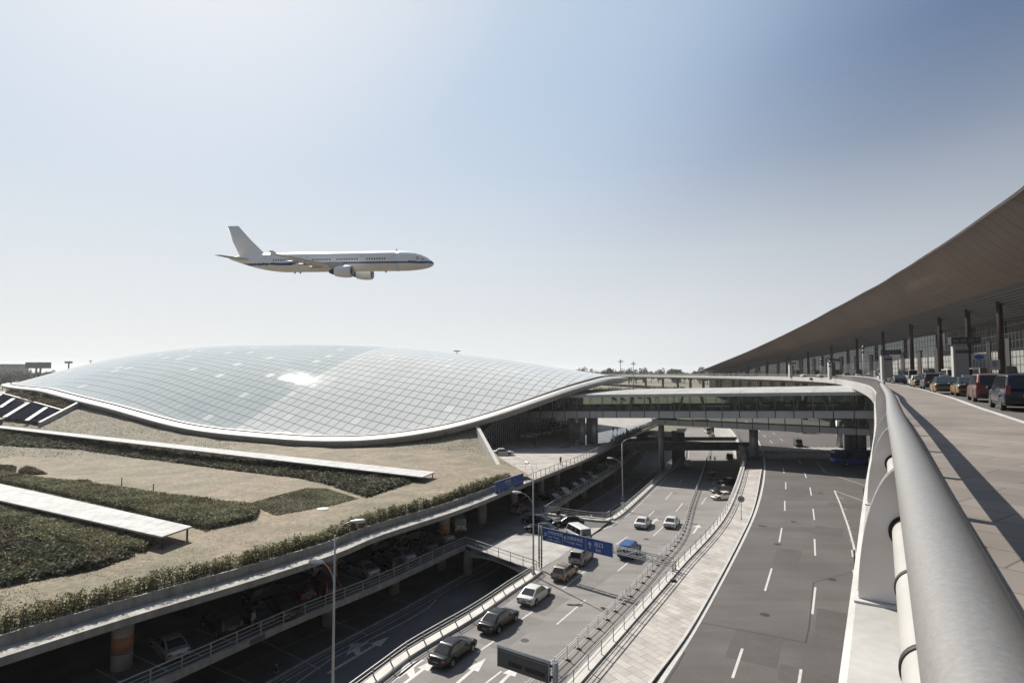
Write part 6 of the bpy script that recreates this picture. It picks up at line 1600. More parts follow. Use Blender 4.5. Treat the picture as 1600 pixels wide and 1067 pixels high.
for x in (SW * .305, SW * .64): panel(g, o - Zv * SH + gx * .2, gx, Zv, x - .06, 0, x + .06, SH, .12, .175)
g.build('frame', M['sign_frame'], gan)
S0 = o - Zv * SH + gx * .2 + gn * .165
W_ = M['sign_white']
text('计时停车区', .42, S0 + gx * .68 + Zv * .86, gx, Zv, gan, W_); text('Meter  Parking', .26, S0 + gx * .75 + Zv * .50, gx, Zv, gan, W_); text('B1~出租车、长途客车区', .17, S0 + gx * .55 + Zv * .17, gx, Zv, gan, W_, xs=1.1)
text('过夜停车区', .42, S0 + gx * (SW * .305 + .62) + Zv * .78, gx, Zv, gan, W_); text('Overnight  Parking', .27, S0 + gx * (SW * .305 + .52) + Zv * .38, gx, Zv, gan, W_)
text('出口', .52, S0 + gx * (SW * .64 + 1.05) + Zv * .72, gx, Zv, gan, W_, xs=1.1); text('Exit', .40, S0 + gx * (SW * .64 + 1.25) + Zv * .22, gx, Zv, gan, W_)
arrow_sign(gan, S0 + gx * .36 + Zv * .68, gx, Zv, .62, .75, W_); arrow_sign(gan, S0 + gx * (SW * .305 + .33) + Zv * .75, gx, Zv, .62, 0, W_); arrow_sign(gan, S0 + gx * (SW * .64 + .52) + Zv * .68, gx, Zv, .66, 0, W_)
# lattice beam, twin legs with warning bands, far leg on the ledge
g = MB(); h_, dp = .62, .5
for dz in (0, -h_):
    for dd in (0, -dp): g.tube([o + Zv * (dz - .35) + gn * dd, o + Zv * (dz - .35) + gn * dd + gx * GL], .045, 8)
nseg = 22
for i in range(nseg):
    a, b = GL * i / nseg, GL * (i + 1) / nseg
    for dd in (0, -dp):
        p, q = (o + gx * a + gn * dd - Zv * .35), (o + gx * b + gn * dd - Zv * (.35 + h_))
        if i % 2: p, q = (o + gx * a + gn * dd - Zv * (.35 + h_)), (o + gx * b + gn * dd - Zv * .35)
        g.tube([p, q], .025, 6); g.tube([o + gx * a + gn * dd - Zv * .35, o + gx * a + gn * dd - Zv * (.35 + h_)], .022, 6)
    g.tube([o + gx * a - Zv * .35, o + gx * b - gn * dp - Zv * .35], .02, 6)
g.build('lattice_beam', M['white_metal'], gan)
for dx in (-.12, .42 - .9):
    g = MB(); q = ga + gx * dx; g.tube([q + Zv * .3, Vector((q.x, q.y, ztop + .1))], .09, 12); lg = g.build('leg', M['sign_frame'], gan)
    g = MB()
    for k in range(5): g.cyl((q.x, q.y, q.z + .35 + k * .4), .094, .2, 12)
    g.build('warning_bands', M['yellow'], lg); g = MB()
    for k in range(5): g.cyl((q.x, q.y, q.z + .55 + k * .4), .094, .2, 12)
    g.build('warning_bands', M['black'], lg)
for dd in (0, -dp):
    g = MB(); q = gb + gn * dd; g.tube([q, Vector((q.x, q.y, ztop - .3))], .09, 12); g.build('leg', M['white_metal'], gan)
# blue sign on the garage roof edge
q0 = P(772.5, 771, 17.8); q1 = P(816, 755.5, 17.8); sx_ = Vector((q1.x - q0.x, q1.y - q0.y, 0)); SL = sx_.length; sx_.normalize(); sn = sx_.cross(Zv)
so_ = q0 + sn * .12; zb, zt_ = ZE - 18.45, ZE - 16.1
bs = thing('garage_sign', (so_.x, so_.y, zb), 'blue two-row direction sign fixed to the garage roof edge', 'road sign')
o2 = Vector((so_.x, so_.y, zb)); HH = zt_ - zb
g = MB(); panel(g, o2, sx_, Zv, 0, 0, SL, HH, 0, .08); g.build('sign_board', M['sign_blue'], bs)
g = MB()
for z in (0, HH * .5, HH): panel(g, o2, sx_, Zv, 0, z - .03, SL, z + .03, -.01, .1)
for x in (0, SL): panel(g, o2, sx_, Zv, x - .035, 0, x + .035, HH, -.01, .1)
g.build('frame', M['sign_frame'], bs)
o3 = o2 + sn * .085
text('计时停车区', .44, o3 + sx_ * SL * .32 + Zv * HH * .72, sx_, Zv, bs, W_, xs=.85); text('B1', .22, o3 + sx_ * SL * .67 + Zv * HH * .72, sx_, Zv, bs, W_); text('Meter Parking', .2, o3 + sx_ * SL * .40 + Zv * HH * .58, sx_, Zv, bs, W_)
text('出租车', .2, o3 + sx_ * SL * .22 + Zv * HH * .25, sx_, Zv, bs, W_, xs=.8); text('计时停车区', .42, o3 + sx_ * SL * .44 + Zv * HH * .23, sx_, Zv, bs, W_, xs=.85); text('Meter Parking', .18, o3 + sx_ * SL * .46 + Zv * HH * .08, sx_, Zv, bs, W_)
arrow_sign(bs, o3 + sx_ * SL * .11 + Zv * HH * .27, sx_, Zv, .75, .7, W_)
g = MB(); 
for x in (.2, .8): g.bar(o2 + sx_ * SL * x - sn * .02 + Zv * .1, o2 + sx_ * SL * x - sn * .02 + Zv * (HH - .1), .08)
g.build('bracket', M['dark_metal'], bs)
# display board on a post at the pavement ledge
lp = P(868, 1100, 18.72); ls_ = thing('display_board', lp, 'dark display board with faded letters on a thick grey post at the bottom edge', 'display board')
scl = lp.y / F; a0 = PD(857.5, 1036, lp.y + .0); a1 = PD(777.5, 1005, lp.y + 2.0); a1.z = a0.z
lx = Vector((a0.x - a1.x, a0.y - a1.y, 0)); LL = lx.length; lx.normalize(); ln = lx.cross(Zv); o4 = Vector((a1.x, a1.y, a1.z - 1.12))
g = MB(); g.tube([lp, Vector((lp.x, lp.y, a0.z + .08))], .17, 24); g.build('post', M['lamp_metal'], ls_)
g = MB(); panel(g, o4, lx, Zv, 0, 0, LL, 1.08, -.16, .0); g.build('cabinet', M['led_panel'], ls_)
g = MB(); g.tube([o4 + Zv * 1.12 - lx * .06 - ln * .08, o4 + Zv * 1.12 + lx * (LL + .06) - ln * .08], .085, 16); g.tube([o4 + Zv * .0 - lx * .05 - ln * .08, o4 + Zv * .0 + lx * .02 - ln * .08], .08, 12); g.build('top_bar', M['white_metal'], ls_)
g = MB()
for x in (0, LL): panel(g, o4, lx, Zv, x - .02, 0, x + .02, 1.08, -.17, .015)
panel(g, o4, lx, Zv, 0, .97, LL, .985, 0, .012); g.build('frame', M['lamp_metal'], ls_)
for x0, x1 in ((.22, .49), (.55, .93)):
    g = MB(); panel(g, o4, lx, Zv, LL * x0, .24, LL * x1, .5, 0, .012); g.build('display_window', M['led_dark'], ls_)
for s_, x in (('B', .22), ('C', .31), ('·', .385), ('D', .435), ('E', .535), ('G', .655), ('H', .765), ('J', .89)): text(s_, .24, o4 + lx * LL * x + Zv * .60 + ln * .008, lx, Zv, ls_, M['led_text'])
g = MB()
for z in (.35, .95): g.bar(o4 + lx * LL + Zv * z - ln * .08, Vector((lp.x, lp.y, o4.z + z)), .1)
for k in range(5): g.box(o4 + lx * (LL + .12) + Zv * (.22 + .1 * (k % 3)) + ln * .05 * (k % 2), (.09, .07, .09), k)
g.build('bracket', M['dark_metal'], ls_)
# speed limit sign on the pavement
p = P(1158.5, 811.5, 18.85); ss = thing('speed_sign', p, 'round speed limit sign reading 30 on a thin pole on the pavement', 'traffic sign')
g = MB(); g.tube([p, p + Zv * 3.0], .035, 10); g.build('pole', M['dark_metal'], ss); g = MB(); g.box(p + Zv * .02, (.2, .2, .04)); g.build('foot', M['dark_metal'], ss)
cz_ = p + Zv * 2.62 + Vector((0, -.05, 0)); vd = Vector((-p.x, -p.y, 0)).normalized(); vx = Zv.cross(vd)
g = MB(); g.tube([cz_ - vd * .01, cz_ + vd * .012], .41, 32); g.build('rim_disc', M['dark_metal'], ss)
g = MB(); g.tube([cz_ + vd * .013, cz_ + vd * .016], .34, 32); g.build('face', M['sign_face'] if 'sign_face' in M else M['lamp_metal'], ss)
text('30', .46, cz_ - vx * 0 + vd * .022 - Zv * .165, vx, Zv, ss, M['dark_metal'], align='CENTER')
# boxes and small street things
for x, y, H, lab in ((1052, 907, 18.8, 'small dark drain box on the pavement under the gantry leg'),):
    q = P(x, y, H); g = MB(); g.box(q + Zv * .05, (.5, .4, .1)); g.box(q + Zv * .11, (.4, .3, .03)); tag(g.build('drain_box', M['dark_metal']), lab, 'drain')
# ---------------------------------------------------------------- departures furniture
def totem(x, ybot, ytop, w, lab, dark=False, r=None):
    D = r; q = PD(x, 583, D); zt = PD(x, ytop, D).z; q = Vector((q.x, q.y, dep)); t = thing('sign_totem', q, lab, 'sign totem', 'sign totems on the departures road')
    vd = Vector((-q.x, -q.y, 0)).normalized(); vx = Zv.cross(vd); ww = w * D / F
    g = MB(); g.bar(q, Vector((q.x, q.y, zt)), .30 * D / 60, .30 * D / 60); g.build('post', M['white_metal'], t)
    g = MB(); o5 = q + vx * .18; panel(g, o5, vx, Zv, 0, .9, ww, zt - dep - .05, -.12, .12); g.build('board', M['dark_metal'] if dark else M['sign_grey'], t)
    if not dark:
        hgt = zt - dep - .95; g = MB(); panel(g, o5, vx, Zv, .0, .9 + hgt * .80, ww, .9 + hgt * .90, .12, .13); g.build('red_band', M['maroon_band'], t)
        g = MB()
        for k in range(1, 8): panel(g, o5, vx, Zv, .0, .9 + hgt * .8 * k / 8 - .02, ww, .9 + hgt * .8 * k / 8 + .02, .12, .128)
        g.build('row_lines', M['grey_metal'], t)
    g = MB(); panel(g, q, vx, Zv, -.45, zt - dep + .25, ww * 2.1, zt - dep + 1.0, -.15, .1); hd = g.build('head_board', M['black'], t)
    g = MB(); panel(g, q, vx, Zv, -.45, zt - dep + .2, -.15, zt - dep + 1.05, .1, .14); g.build('white_tab', M['sign_white'], hd)
    text('国内  国际  出发  T3', .34, q + vx * .0 + Zv * (zt - dep + .48) + vd * .115, vx, Zv, t, M['grey_metal'], xs=.8)
M['sign_grey'] = plain('sign_grey', (.30, .285, .28), .5); M['maroon_band'] = plain('maroon_band', (.09, .015, .025), .5)
totem(1491, 583, 541, 16, 'tall white and grey sign totem behind the gold taxis', False, 66)
totem(1379, 583, 556, 12, 'white and grey sign totem farther along by the coaches', False, 100)
totem(1296.5, 583, 566, 7, 'slim totem with a dark board in front of a red column', True, 165)
totem(1235, 583, 570, 4, 'small distant totem near the far end of the canopy', True, 235)
def board(x, y0, y1, w, D, lab, oval, grid, pole=True):
    q = PD(x, 583, D); q = Vector((q.x, q.y, dep)); t = thing('notice_board', q, lab, 'notice board', 'notice boards on the departures road')
    vd = Vector((-q.x, -q.y, 0)).normalized(); vx = Zv.cross(vd); ww = w * D / F; z0, z1 = PD(x, y1, D).z - dep, PD(x, y0, D).z - dep
    if pole: g = MB(); g.tube([q - vd * .08, q - vd * .08 + Zv * z1], .05, 10); g.build('pole', M['white_metal'], t)
    g = MB(); panel(g, q, vx, Zv, -ww / 2, z0, ww / 2, z1, -.03, .03); g.build('board', M['sign_face2'], t); hh_ = z1 - z0
    g = MB(); c = q + Zv * (z0 + hh_ * oval[0]) + vd * .034; g.poly([c + vx * (ww * oval[1] * math.cos(k / 24 * 2 * pi)) + Zv * (hh_ * oval[2] * math.sin(k / 24 * 2 * pi)) for k in range(24)]); g.build('emblem', M['sign_blue'] if grid else M['grey_metal'], t)
    if grid:
        for a in range(4):
            for b in range(3): text('禁止停车请勿逗留即停即走'[a + 4 * b], hh_ * .16, q + vx * ww * (-.42 + .21 * a) + Zv * (z0 + hh_ * (.42 - .17 * b) - hh_ * .0) + vd * .034, vx, Zv, t, M['black'], xs=.9)
M['sign_face2'] = plain('notice_face', (.42, .42, .43), .5); M['sign_face'] = plain('speed_face', (.55, .55, .56), .5)
board(1531, 552.5, 574.5, 19.5, 52, 'pale board with a blue oval and rows of dark characters on a pole', (.76, .30, .17), True)
board(1555, 562, 578, 13, 78, 'pale board with a dark round emblem behind the blue oval board', (.58, .24, .30), False)
for x, D, zt, lab in ((1349.5, 130, 8, 'white lamp mast beside the bend of the departures road'), (1297.0, 150, 5, 'thin post with small lamps near the viaduct bend'), (1283, 170, 6, 'post with stacked signal lamps along the viaduct')):
    q = PD(x, 583, D); q.z = dep; t = thing('mast', q, lab, 'mast'); g = MB(); g.tube([q, q + Zv * zt], .1, 8); g.build('pole', M['white_metal'], t); g = MB(); g.box(q + Zv * (zt - .5), (.5, .4, .5)); g.box(q + Zv * (zt - 1.4), (.5, .4, .4)); g.build('lamp_head', M['dark_metal'], t)
q = P(1377, 591, 1.75); t = thing('traffic_cone', (q.x, q.y, dep), 'orange traffic cone at the bend of the departures road', 'traffic cone'); g = MB(); g.cyl((q.x, q.y, dep + .04), .17, .66, 14, r2=.03); g.build('cone', M['orange_cone'] if 'orange_cone' in M else M['orange'], t); g = MB(); g.box((q.x, q.y, dep + .02), (.4, .4, .04)); g.build('foot', M['rubber'], t)
# loop handle on the cornice
q = PD(1367, 766, 5.35); g = MB()
# floodlights on the cornice
i = min(range(len(vp)), key=lambda k: abs(vp[k].y - 205)); c = vp[i] - normals([vp[i], vp[i + 1]])[0] * .75 + Vector((0, 0, zc - .5))
t = thing('cornice_floodlight', c, 'small dark floodlights clamped to the white cornice of the viaduct', 'floodlight'); g = MB(); g.box(c, (.7, .7, .9), .5); g.build('housing', M['dark_metal'], t); g = MB(); g.box(c + Vector((2.2, -1.2, .1)), (.9, .6, .7), .9); g.build('housing', M['dark_metal'], t); g = MB(); g.bar(c, c + Vector((.9, .5, 0)), .12); g.build('bracket', M['grey_metal'], t)
# ---------------------------------------------------------------- airliner
air = bpy.data.objects.new('airliner', None); COL.objects.link(air); BASE['airliner'] = Vector((0, 0, 0))
tag(air, 'white twin-engine airliner with a blue stripe flying low over the dome', 'aircraft')
# x forward, y left, z up; full size, then set smaller and nearer by the root
R0 = 1.98
SECT = [(-22.2, .12, .12, 1.02), (-21.6, .34, .34, .98), (-20, .68, .72, .82), (-18, 1.08, 1.14, .60), (-16, 1.42, 1.50, .40), (-14, 1.70, 1.76, .22), (-12, 1.88, 1.92, .08), (-10, 1.97, 2.04, 0), (-6, 1.98, 2.07, 0), (0, 1.98, 2.07, 0), (8, 1.98, 2.07, 0), (15, 1.98, 2.07, 0), (17, 1.94, 2.0, -.04), (18.5, 1.80, 1.82, -.12), (19.8, 1.55, 1.52, -.26), (20.8, 1.22, 1.16, -.42), (21.6, .82, .78, -.56), (22.1, .42, .40, -.64), (22.3, .06, .06, -.66)]
def sec(x):
    for a, b in zip(SECT, SECT[1:]):
        if a[0] <= x <= b[0]:
            t = (x - a[0]) / (b[0] - a[0]); t2 = t; return [a[k] + (b[k] - a[k]) * t2 for k in (1, 2, 3)]
g = MB(); xs = sorted(set([s[0] for s in SECT] + [-22.2 + .6 * i for i in range(75)])); NS = 72
def fm(i, k):
    t = 2 * pi * (k + .5) / NS; x = (xs[i] + xs[min(i + 1, len(xs) - 1)]) / 2; z = sec(x)[2] + sec(x)[1] * math.sin(t)
    if x < -9: lim = -.25 - .12 * (-9 - x) * 0 ; sw = .5 + .1 * min(8, -9 - x)
    top_, bot_ = -.16, -.62
    if x < -10: k_ = min(1, (-10 - x) / 9); bot_ = -.62; top_ = -.16
    if z > top_: return 0
    if z > bot_: return 1
    return 2 if x > -13 + 0 or True else 1
rows = []
for x in xs:
    w_, h_, zc_ = sec(x); rows.append([(x, w_ * math.cos(2 * pi * k / NS), zc_ + h_ * math.sin(2 * pi * k / NS)) for k in range(NS)])
g.grid(rows, fm, True, True); fus = g.build('fuselage', [M['plane_white'], M['plane_blue'], M['plane_belly']], air, fix=True)
def foil(root, tip, tc, n=10):
    """loft between two chords: (leading edge point, chord, thickness)"""
    g = MB(); rr = []
    for (p, c, th) in (root, tip):
        pts = []
        for k in range(n + 1): u = k / n; pts.append((u, th * 2.6 * (math.sqrt(u) * .30 - .126 * u - .35 * u * u + .28 * u ** 3 - .10 * u ** 4)))
        rr.append([Vector(p) + Vector((-u * c, 0, z)) for u, z in pts] + [Vector(p) + Vector((-u * c, 0, -z * .7)) for u, z in pts[-2:0:-1]])
    return rr
def wing(side):
    S_ = [((5.2, 1.6 * side, -1.25), 7.2, .95), ((1.9, 6.4 * side, -.72), 3.9, .52), ((-2.6, 16.2 * side, .35), 1.6, .2)]
    g = MB(); rows = []
    for s in S_: rows.append(foil(s, s, 0)[0])
    mid = []
    for a, b in zip(rows, rows[1:]):
        for k in range(4): mid.append([p.lerp(q, k / 4) for p, q in zip(a, b)])
    mid.append(rows[-1]); g.grid(mid, 0, True, True); g.face(range(len(g.v) - len(rows[0]), len(g.v))); w_ = g.build('wing', M['plane_grey'], air, fix=True)
    g = MB(); tp = Vector((-2.6, 16.2 * side, .35)); g.grid([[tp + Vector((-.1, 0, 0)), tp + Vector((-1.5, 0, 0))], [tp + Vector((-.9, .15 * side, .6)), tp + Vector((-1.6, .15 * side, .6))]], 0, False)
    g.grid([[tp + Vector((-.1, .05 * side, 0)), tp + Vector((-1.5, .05 * side, 0))], [tp + Vector((-.7, .08 * side, -.4)), tp + Vector((-1.5, .08 * side, -.4))]], 0, False); g.build('wing_tip', M['plane_white'], w_)
    for y in (4.3, 7.6, 10.6):
        t = (y - 1.6) / 14.6; x = 5.2 - 7.8 * t - (7.2 - 5.6 * t) * .75 - .3; z = -1.25 + 1.6 * t - .32
        g = MB(); g.tube([(x + 1.6, y * side, z + .05), (x + .6, y * side, z - .12), (x - .8, y * side, z - .05), (x - 1.7, y * side, z + .1)], [.05, .22, .18, .03], 10); g.build('flap_fairing', M['plane_grey'], w_)
    return w_
for s in (1, -1): wing(s)
def engine(side):
    y = 5.75 * side; z = -2.35; x0 = 7.2; prof_ = [(0, .98), (-.12, 1.10), (-.5, 1.20), (-1.4, 1.24), (-2.6, 1.12), (-3.5, .92)]
    g = MB(); g.grid([[(x0 + a, y + r * math.cos(2 * pi * k / 28), z + r * math.sin(2 * pi * k / 28)) for k in range(28)] for a, r in prof_], 0, True, True); e = g.build('engine', M['plane_white'], air)
    g = MB(); g.grid([[(x0 + a, y + r * math.cos(2 * pi * k / 28), z + r * math.sin(2 * pi * k / 28)) for k in range(28)] for a, r in ((-.12, 1.105), (.0, 1.0), (.0, .94), (-.5, .86))], 0, True, True); g.build('intake_lip', M['plane_metal'], e)
    g = MB(); g.cyl((0, 0, 0), .9, .05, 28); v = [(x0 - .55 + p[2], y + p[0], z + p[1]) for p in g.v]; g.v = v; g.build('fan', M['plane_dark'], e)
    g = MB(); g.grid([[(x0 + a, y + r * math.cos(2 * pi * k / 20), z + r * math.sin(2 * pi * k / 20)) for k in range(20)] for a, r in ((-3.3, .75), (-4.2, .55), (-4.8, .3), (-4.9, .02))], 0, True, True); g.build('exhaust', M['plane_dark'], e)
    g = MB(); g.add([(x0 - .9, y - .12, z + 1.1), (x0 - .9, y + .12, z + 1.1), (x0 - 5.2, y + .12, z + 1.5), (x0 - 5.2, y - .12, z + 1.5), (x0 - 2.2, y, z + 1.75), (x0 - 5.4, y, z + 1.75), (x0 - 4.6, y, z + .55)], [(0, 1, 4), (1, 2, 5, 4), (3, 0, 4, 5), (0, 3, 6), (1, 6, 2), (2, 6, 3)]); g.build('pylon', M['plane_grey'], e, fix=True)
for s in (1, -1): engine(s)
g = MB(); rows = []
for zf_, xl, ch, th in ((1.2, -13.2, 6.6, .55), (2.2, -14.5, 5.7, .5), (4.8, -17.2, 4.2, .4), (7.85, -19.9, 2.5, .24)):
    pts = [(u, th * 2.6 * (math.sqrt(u) * .30 - .126 * u - .35 * u * u + .28 * u ** 3 - .10 * u ** 4)) for u in [k / 10 for k in range(11)]]
    rows.append([Vector((xl - u * ch, t_, zf_)) for u, t_ in pts] + [Vector((xl - u * ch, -t_, zf_)) for u, t_ in pts[-2:0:-1]])
g.grid(rows, 0, True, True); g.face(range(len(g.v) - len(rows[0]), len(g.v))); g.build('tail_fin', M['plane_fin'] if 'plane_fin' in M else M['plane_white'], air, fix=True)
for s in (1, -1):
    rows = [foil(((-16.8, .5 * s, .75), 3.9, .4), None or ((0, 0, 0), 1, 1), 0)[0], foil(((-20.2, 6.1 * s, 1.25), 1.5, .16), ((0, 0, 0), 1, 1), 0)[0]]
    g = MB(); g.grid(rows, 0, True, True); g.face(range(len(g.v) - len(rows[0]), len(g.v))); g.build('tailplane', M['plane_grey'], air, fix=True)
def on_side(x, z, s, push=.012):
    w_, h_, zc_ = sec(x); q = (z - zc_) / h_; return Vector((x, s * (w_ * math.sqrt(max(0, 1 - q * q)) + push), z))
def side_quad(g, x0, x1, z0, z1, s, push=.014):
    g.quad(on_side(x0, z0, s, push), on_side(x1, z0, s, push), on_side(x1, z1, s, push), on_side(x0, z1, s, push)) if s < 0 else g.quad(on_side(x1, z0, s, push), on_side(x0, z0, s, push), on_side(x0, z1, s, push), on_side(x1, z1, s, push))
wx = [-11.3 + .53 * i for i in range(52)]
skip = [(-4.6, -3.3), (1.4, 2.2), (6.9, 8.8), (13.2, 16)]
for s in (-1, 1):
    n_ = 0
    for x in wx:
        if any(a < x < b for a, b in skip) or x > 13: continue
        if n_ > 44: break
        g = MB(); side_quad(g, x - .125, x + .125, .22, .56, s); g.build('window', M['plane_dark'], air); n_ += 1
    for x in (-13.3, -4.0, 7.6, 14.6):
        g = MB(); h0, h1 = (-.75, 1.05) if abs(x) > 8 else (-.5, .95); w0_ = .42 if abs(x) > 8 else .34
        for a, b, c, d in ((x - w0_, x - w0_ + .05, h0, h1), (x + w0_ - .05, x + w0_, h0, h1), (x - w0_, x + w0_, h1 - .05, h1), (x - w0_, x + w0_, h0, h0 + .05)): side_quad(g, a, b, c, d, s, .016)
        g.build('door', M['grey_metal'], air)
    for a, b, c, d in ((19.0, 19.55, .22, .72), (19.62, 20.1, .14, .62), (20.15, 20.55, .05, .45)):
        g = MB(); q = [on_side(a, c, s, .02), on_side(b, c * .9, s, .02), on_side(b, min(d * .9, sec(b)[2] + sec(b)[1] * .93), s, .02), on_side(a, min(d, sec(a)[2] + sec(a)[1] * .93), s, .02)]
        g.quad(*(q if s < 0 else q[::-1])); g.build('cockpit_window', M['plane_dark'], air)
for x in (-7.6, -6.4, 12.2): g = MB(); g.bar((x, 0, -2.0), (x - .15, 0, -2.32), .05, .3); g.build('aerial', M['plane_dark'], air)
g = MB(); g.bar((14.5, 0, 2.05), (14.4, 0, 2.5), .05, .25); g.build('aerial', M['plane_grey'], air)
SC = .512; D_ = 60.5
c = PD(515, 409.5, D_); air.location = c; air.scale = (SC,) * 3
yaw, roll, pit = math.radians(-6), math.radians(7), math.radians(-.4)
air.rotation_euler = (Matrix.Rotation(yaw, 3, 'Z') @ Matrix.Rotation(-pit, 3, 'Y') @ Matrix.Rotation(roll, 3, 'X')).to_euler()
HAZE = .00011
# ---------------------------------------------------------------- people
def person(pos, face, label, top='black', legs='navy', pose='stand', h=1.72, group=None):
    """one skinned body; pose: stand, walk, crouch"""
    k = h / 1.72; V = []; E = []; Rr = []
    def v(x, y, z, r, par=None):
        V.append(Vector((x, y, z)) * k); Rr.append(r * k)
        if par is not None: E.append((par, len(V) - 1))
        return len(V) - 1
    lean = 0; drop = 0
    if pose == 'crouch': drop = .42; lean = .25
    if pose == 'bend': lean = .12
    hip = v(0, 0, .93 - drop, .135); bel = v(lean * .3, 0, 1.10 - drop, .125, hip); ch = v(lean * .8, 0, 1.30 - drop, .15, bel); nk0 = v(lean * 1.1, 0, 1.45 - drop, .075, ch); nk = v(lean * 1.2, 0, 1.50 - drop, .055, nk0)
    hd = v(lean * 1.3 + .015, 0, 1.58 - drop, .088, nk); tp = v(lean * 1.35 + .01, 0, 1.66 - drop, .088, hd); v(lean * 1.35, 0, 1.715 - drop, .05, tp); ns = v(lean * 1.3 + .108, 0, 1.585 - drop, .016, hd)
    for s in (-1, 1): v(lean * 1.3 + .0, s * .088, 1.595 - drop, .018, hd)
    for s in (-1, 1):
        sh = v(lean * 1.0, s * .19, 1.42 - drop, .062, nk0); sw = (.16 * s if pose == 'walk' else .03)
        if pose == 'crouch': el = v(lean + .22, s * .24, 1.22 - drop, .045, sh); wr = v(lean + .42, s * .14, 1.08 - drop, .034, el)
        else: el = v(lean * .8 - .03 + sw, s * .25, 1.14 - drop, .046, sh); wr = v(lean * .8 + .06 + sw * 2, s * .26, .90 - drop, .034, el)
        d = (V[wr] - V[el]).normalized() / k; w0 = V[wr] / k
        pm = v(*(w0 + d * .07), .036, wr)
        for i, (o_, L) in enumerate(((-.028, .075), (-.010, .088), (.009, .082), (.027, .066))):
            f1 = v(*(w0 + d * (.095 + L * .5) + Vector((o_, .006 * i * s, 0))), .010, pm); v(*(w0 + d * (.085 + L) + Vector((o_ + .012, -.012 * s, 0))), .008, f1)
        t1 = v(*(w0 + d * .06 + Vector((.045, -.01 * s, 0))), .012, pm); v(*(w0 + d * .10 + Vector((.06, -.015 * s, 0))), .009, t1)
        st = .20 * s if pose == 'walk' else .02 * s
        th = v(0, s * .095, .86 - drop, .098, hip)
        if pose == 'crouch': kn = v(.40, s * .16, .50, .062, th); an = v(.10, s * .15, .09, .042, kn)
        else: kn = v(.03 + st * .6, s * .10, .49, .064, th); an = v(-.02 + st, s * .10, .085, .042, kn)
        hl = v(V[an].x / k + .02, s * .10 if pose != 'crouch' else s * .15, .045, .042, an); v(V[an].x / k + .17, s * .11 if pose != 'crouch' else s * .16, .035, .034, hl)
    me = bpy.data.meshes.new('body'); me.from_pydata(V, E, []); tmp = bpy.data.objects.new('body', me); COL.objects.link(tmp)
    md = tmp.modifiers.new('skin', 'SKIN'); md.use_smooth_shade = True
    for i, r in enumerate(Rr): me.skin_vertices[0].data[i].radius = (r, r)
    me.skin_vertices[0].data[0].use_root = True
    sb = tmp.modifiers.new('sub', 'SUBSURF'); sb.levels = 1; sb.render_levels = 1
    out = bpy.data.meshes.new_from_object(tmp.evaluated_get(bpy.context.evaluated_depsgraph_get())); bpy.data.objects.remove(tmp)
    for m in (M['skin'], CL[top], CL[legs], CL['black'], M['hair']): out.materials.append(m)
    neck = V[nk].z - .01; hx = V[hd].x; hands = [V[i] for i in range(len(V)) if abs(Rr[i] - .036 * k) < 1e-6]
    for p in out.polygons:
        c = p.center; m = 1
        if c.z > neck: m = 4 if (c.z > V[tp].z - .005 or (c.x < hx - .02 and c.z > V[hd].z - .05)) else 0
        elif min((c - q).length for q in hands) < .12 * k: m = 0
        elif c.z < .075 * k: m = 3
        elif c.z < V[hip].z + .02 and not (abs(c.y) > .19 * k and pose != 'crouch'): m = 2
        p.material_index = m
    o = bpy.data.objects.new('person', out); COL.objects.link(o); o.location = pos; o.rotation_euler = (0, 0, face)
    tag(o, label, 'person', group)
    for s in (-1, 1):
        g = MB(); g.ell((V[hd].x + .083 * k, s * .034 * k, V[hd].z + .02 * k), (.008, .012, .008), 8, 5); c = bpy.data.objects.new('eye', g.mesh('eye', [M['black']])); COL.objects.link(c); c.parent = o
    return o
person(dk(394, 985), math.radians(60), 'person in a pale shirt standing behind a parked car by the deck rail', 'tan', 'grey', 'bend')
person(P(432, 1056, 26.5) + Vector((0, 0, .03)), math.radians(-70), 'person in dark clothes crouching by the kerb of the shaded low road', 'black', 'black', 'crouch')
for x, y, f, l in ((1110, 721, -1.2, 'person in dark clothes walking by the picket fence in the bridge shadow, nearer the fence'), (1117, 722.5, -1.4, 'person in dark clothes walking beside the picket fence, farther from it')):
    person(PL(x, y), f, l, 'black', 'navy', 'walk')
zp = Vector((0, 0, .03))
person(P(876, 727, 17.8) + zp, 2.2, 'person in dark clothes standing by the plaza railing', 'black', 'brown')
person(P(836, 699, 17.8) + zp, 1.2, 'person in black walking across the shaded plaza', 'black', 'black', 'walk')
person(P(958, 676, 17.8) + zp, -1.5, 'person in black on the shining plaza floor, left of a pair', 'black', 'black', 'walk')
person(P(964.5, 676, 17.8) + zp, -1.4, 'person in black on the shining plaza floor, right of a pair', 'black', 'black', 'walk')
person(P(979, 678, 17.8) + zp, -1.0, 'person standing alone near the hedge beside the shining plaza floor', 'black', 'black')
# shrubs along the plaza edge, far end
zz = Z_ROOF
pts_ = [p for p in offset(RO_s, -1.2) if 146 < p.y < 205]; g = MB()
for p in pts_:
    for _ in range(60): leaf(g, Vector((p.x + RND.gauss(0, .5), p.y + RND.gauss(0, .8), zz + RND.random() * 1.1)), .28)
tag(g.build('plaza_hedge', M['dark_leaf']), 'dark low hedge along the far edge of the plaza beside the shining floor', 'hedge')
# small litter bin on the junction, bin pair
p = dk(838, 795); g = MB()
for x, y in ((850, 812),):
    p = dk(872, 806); t = thing('litter_bin', p, 'black litter bin standing at the inner end of the junction rail', 'bin'); g.cyl(p, .3, .9, 14, r2=.33); g.build('bin_body', M['black'], t); g = MB(); g.cyl(p + Vector((0, 0, .9)), .34, .08, 14); g.build('lid', M['dark_metal'], t)
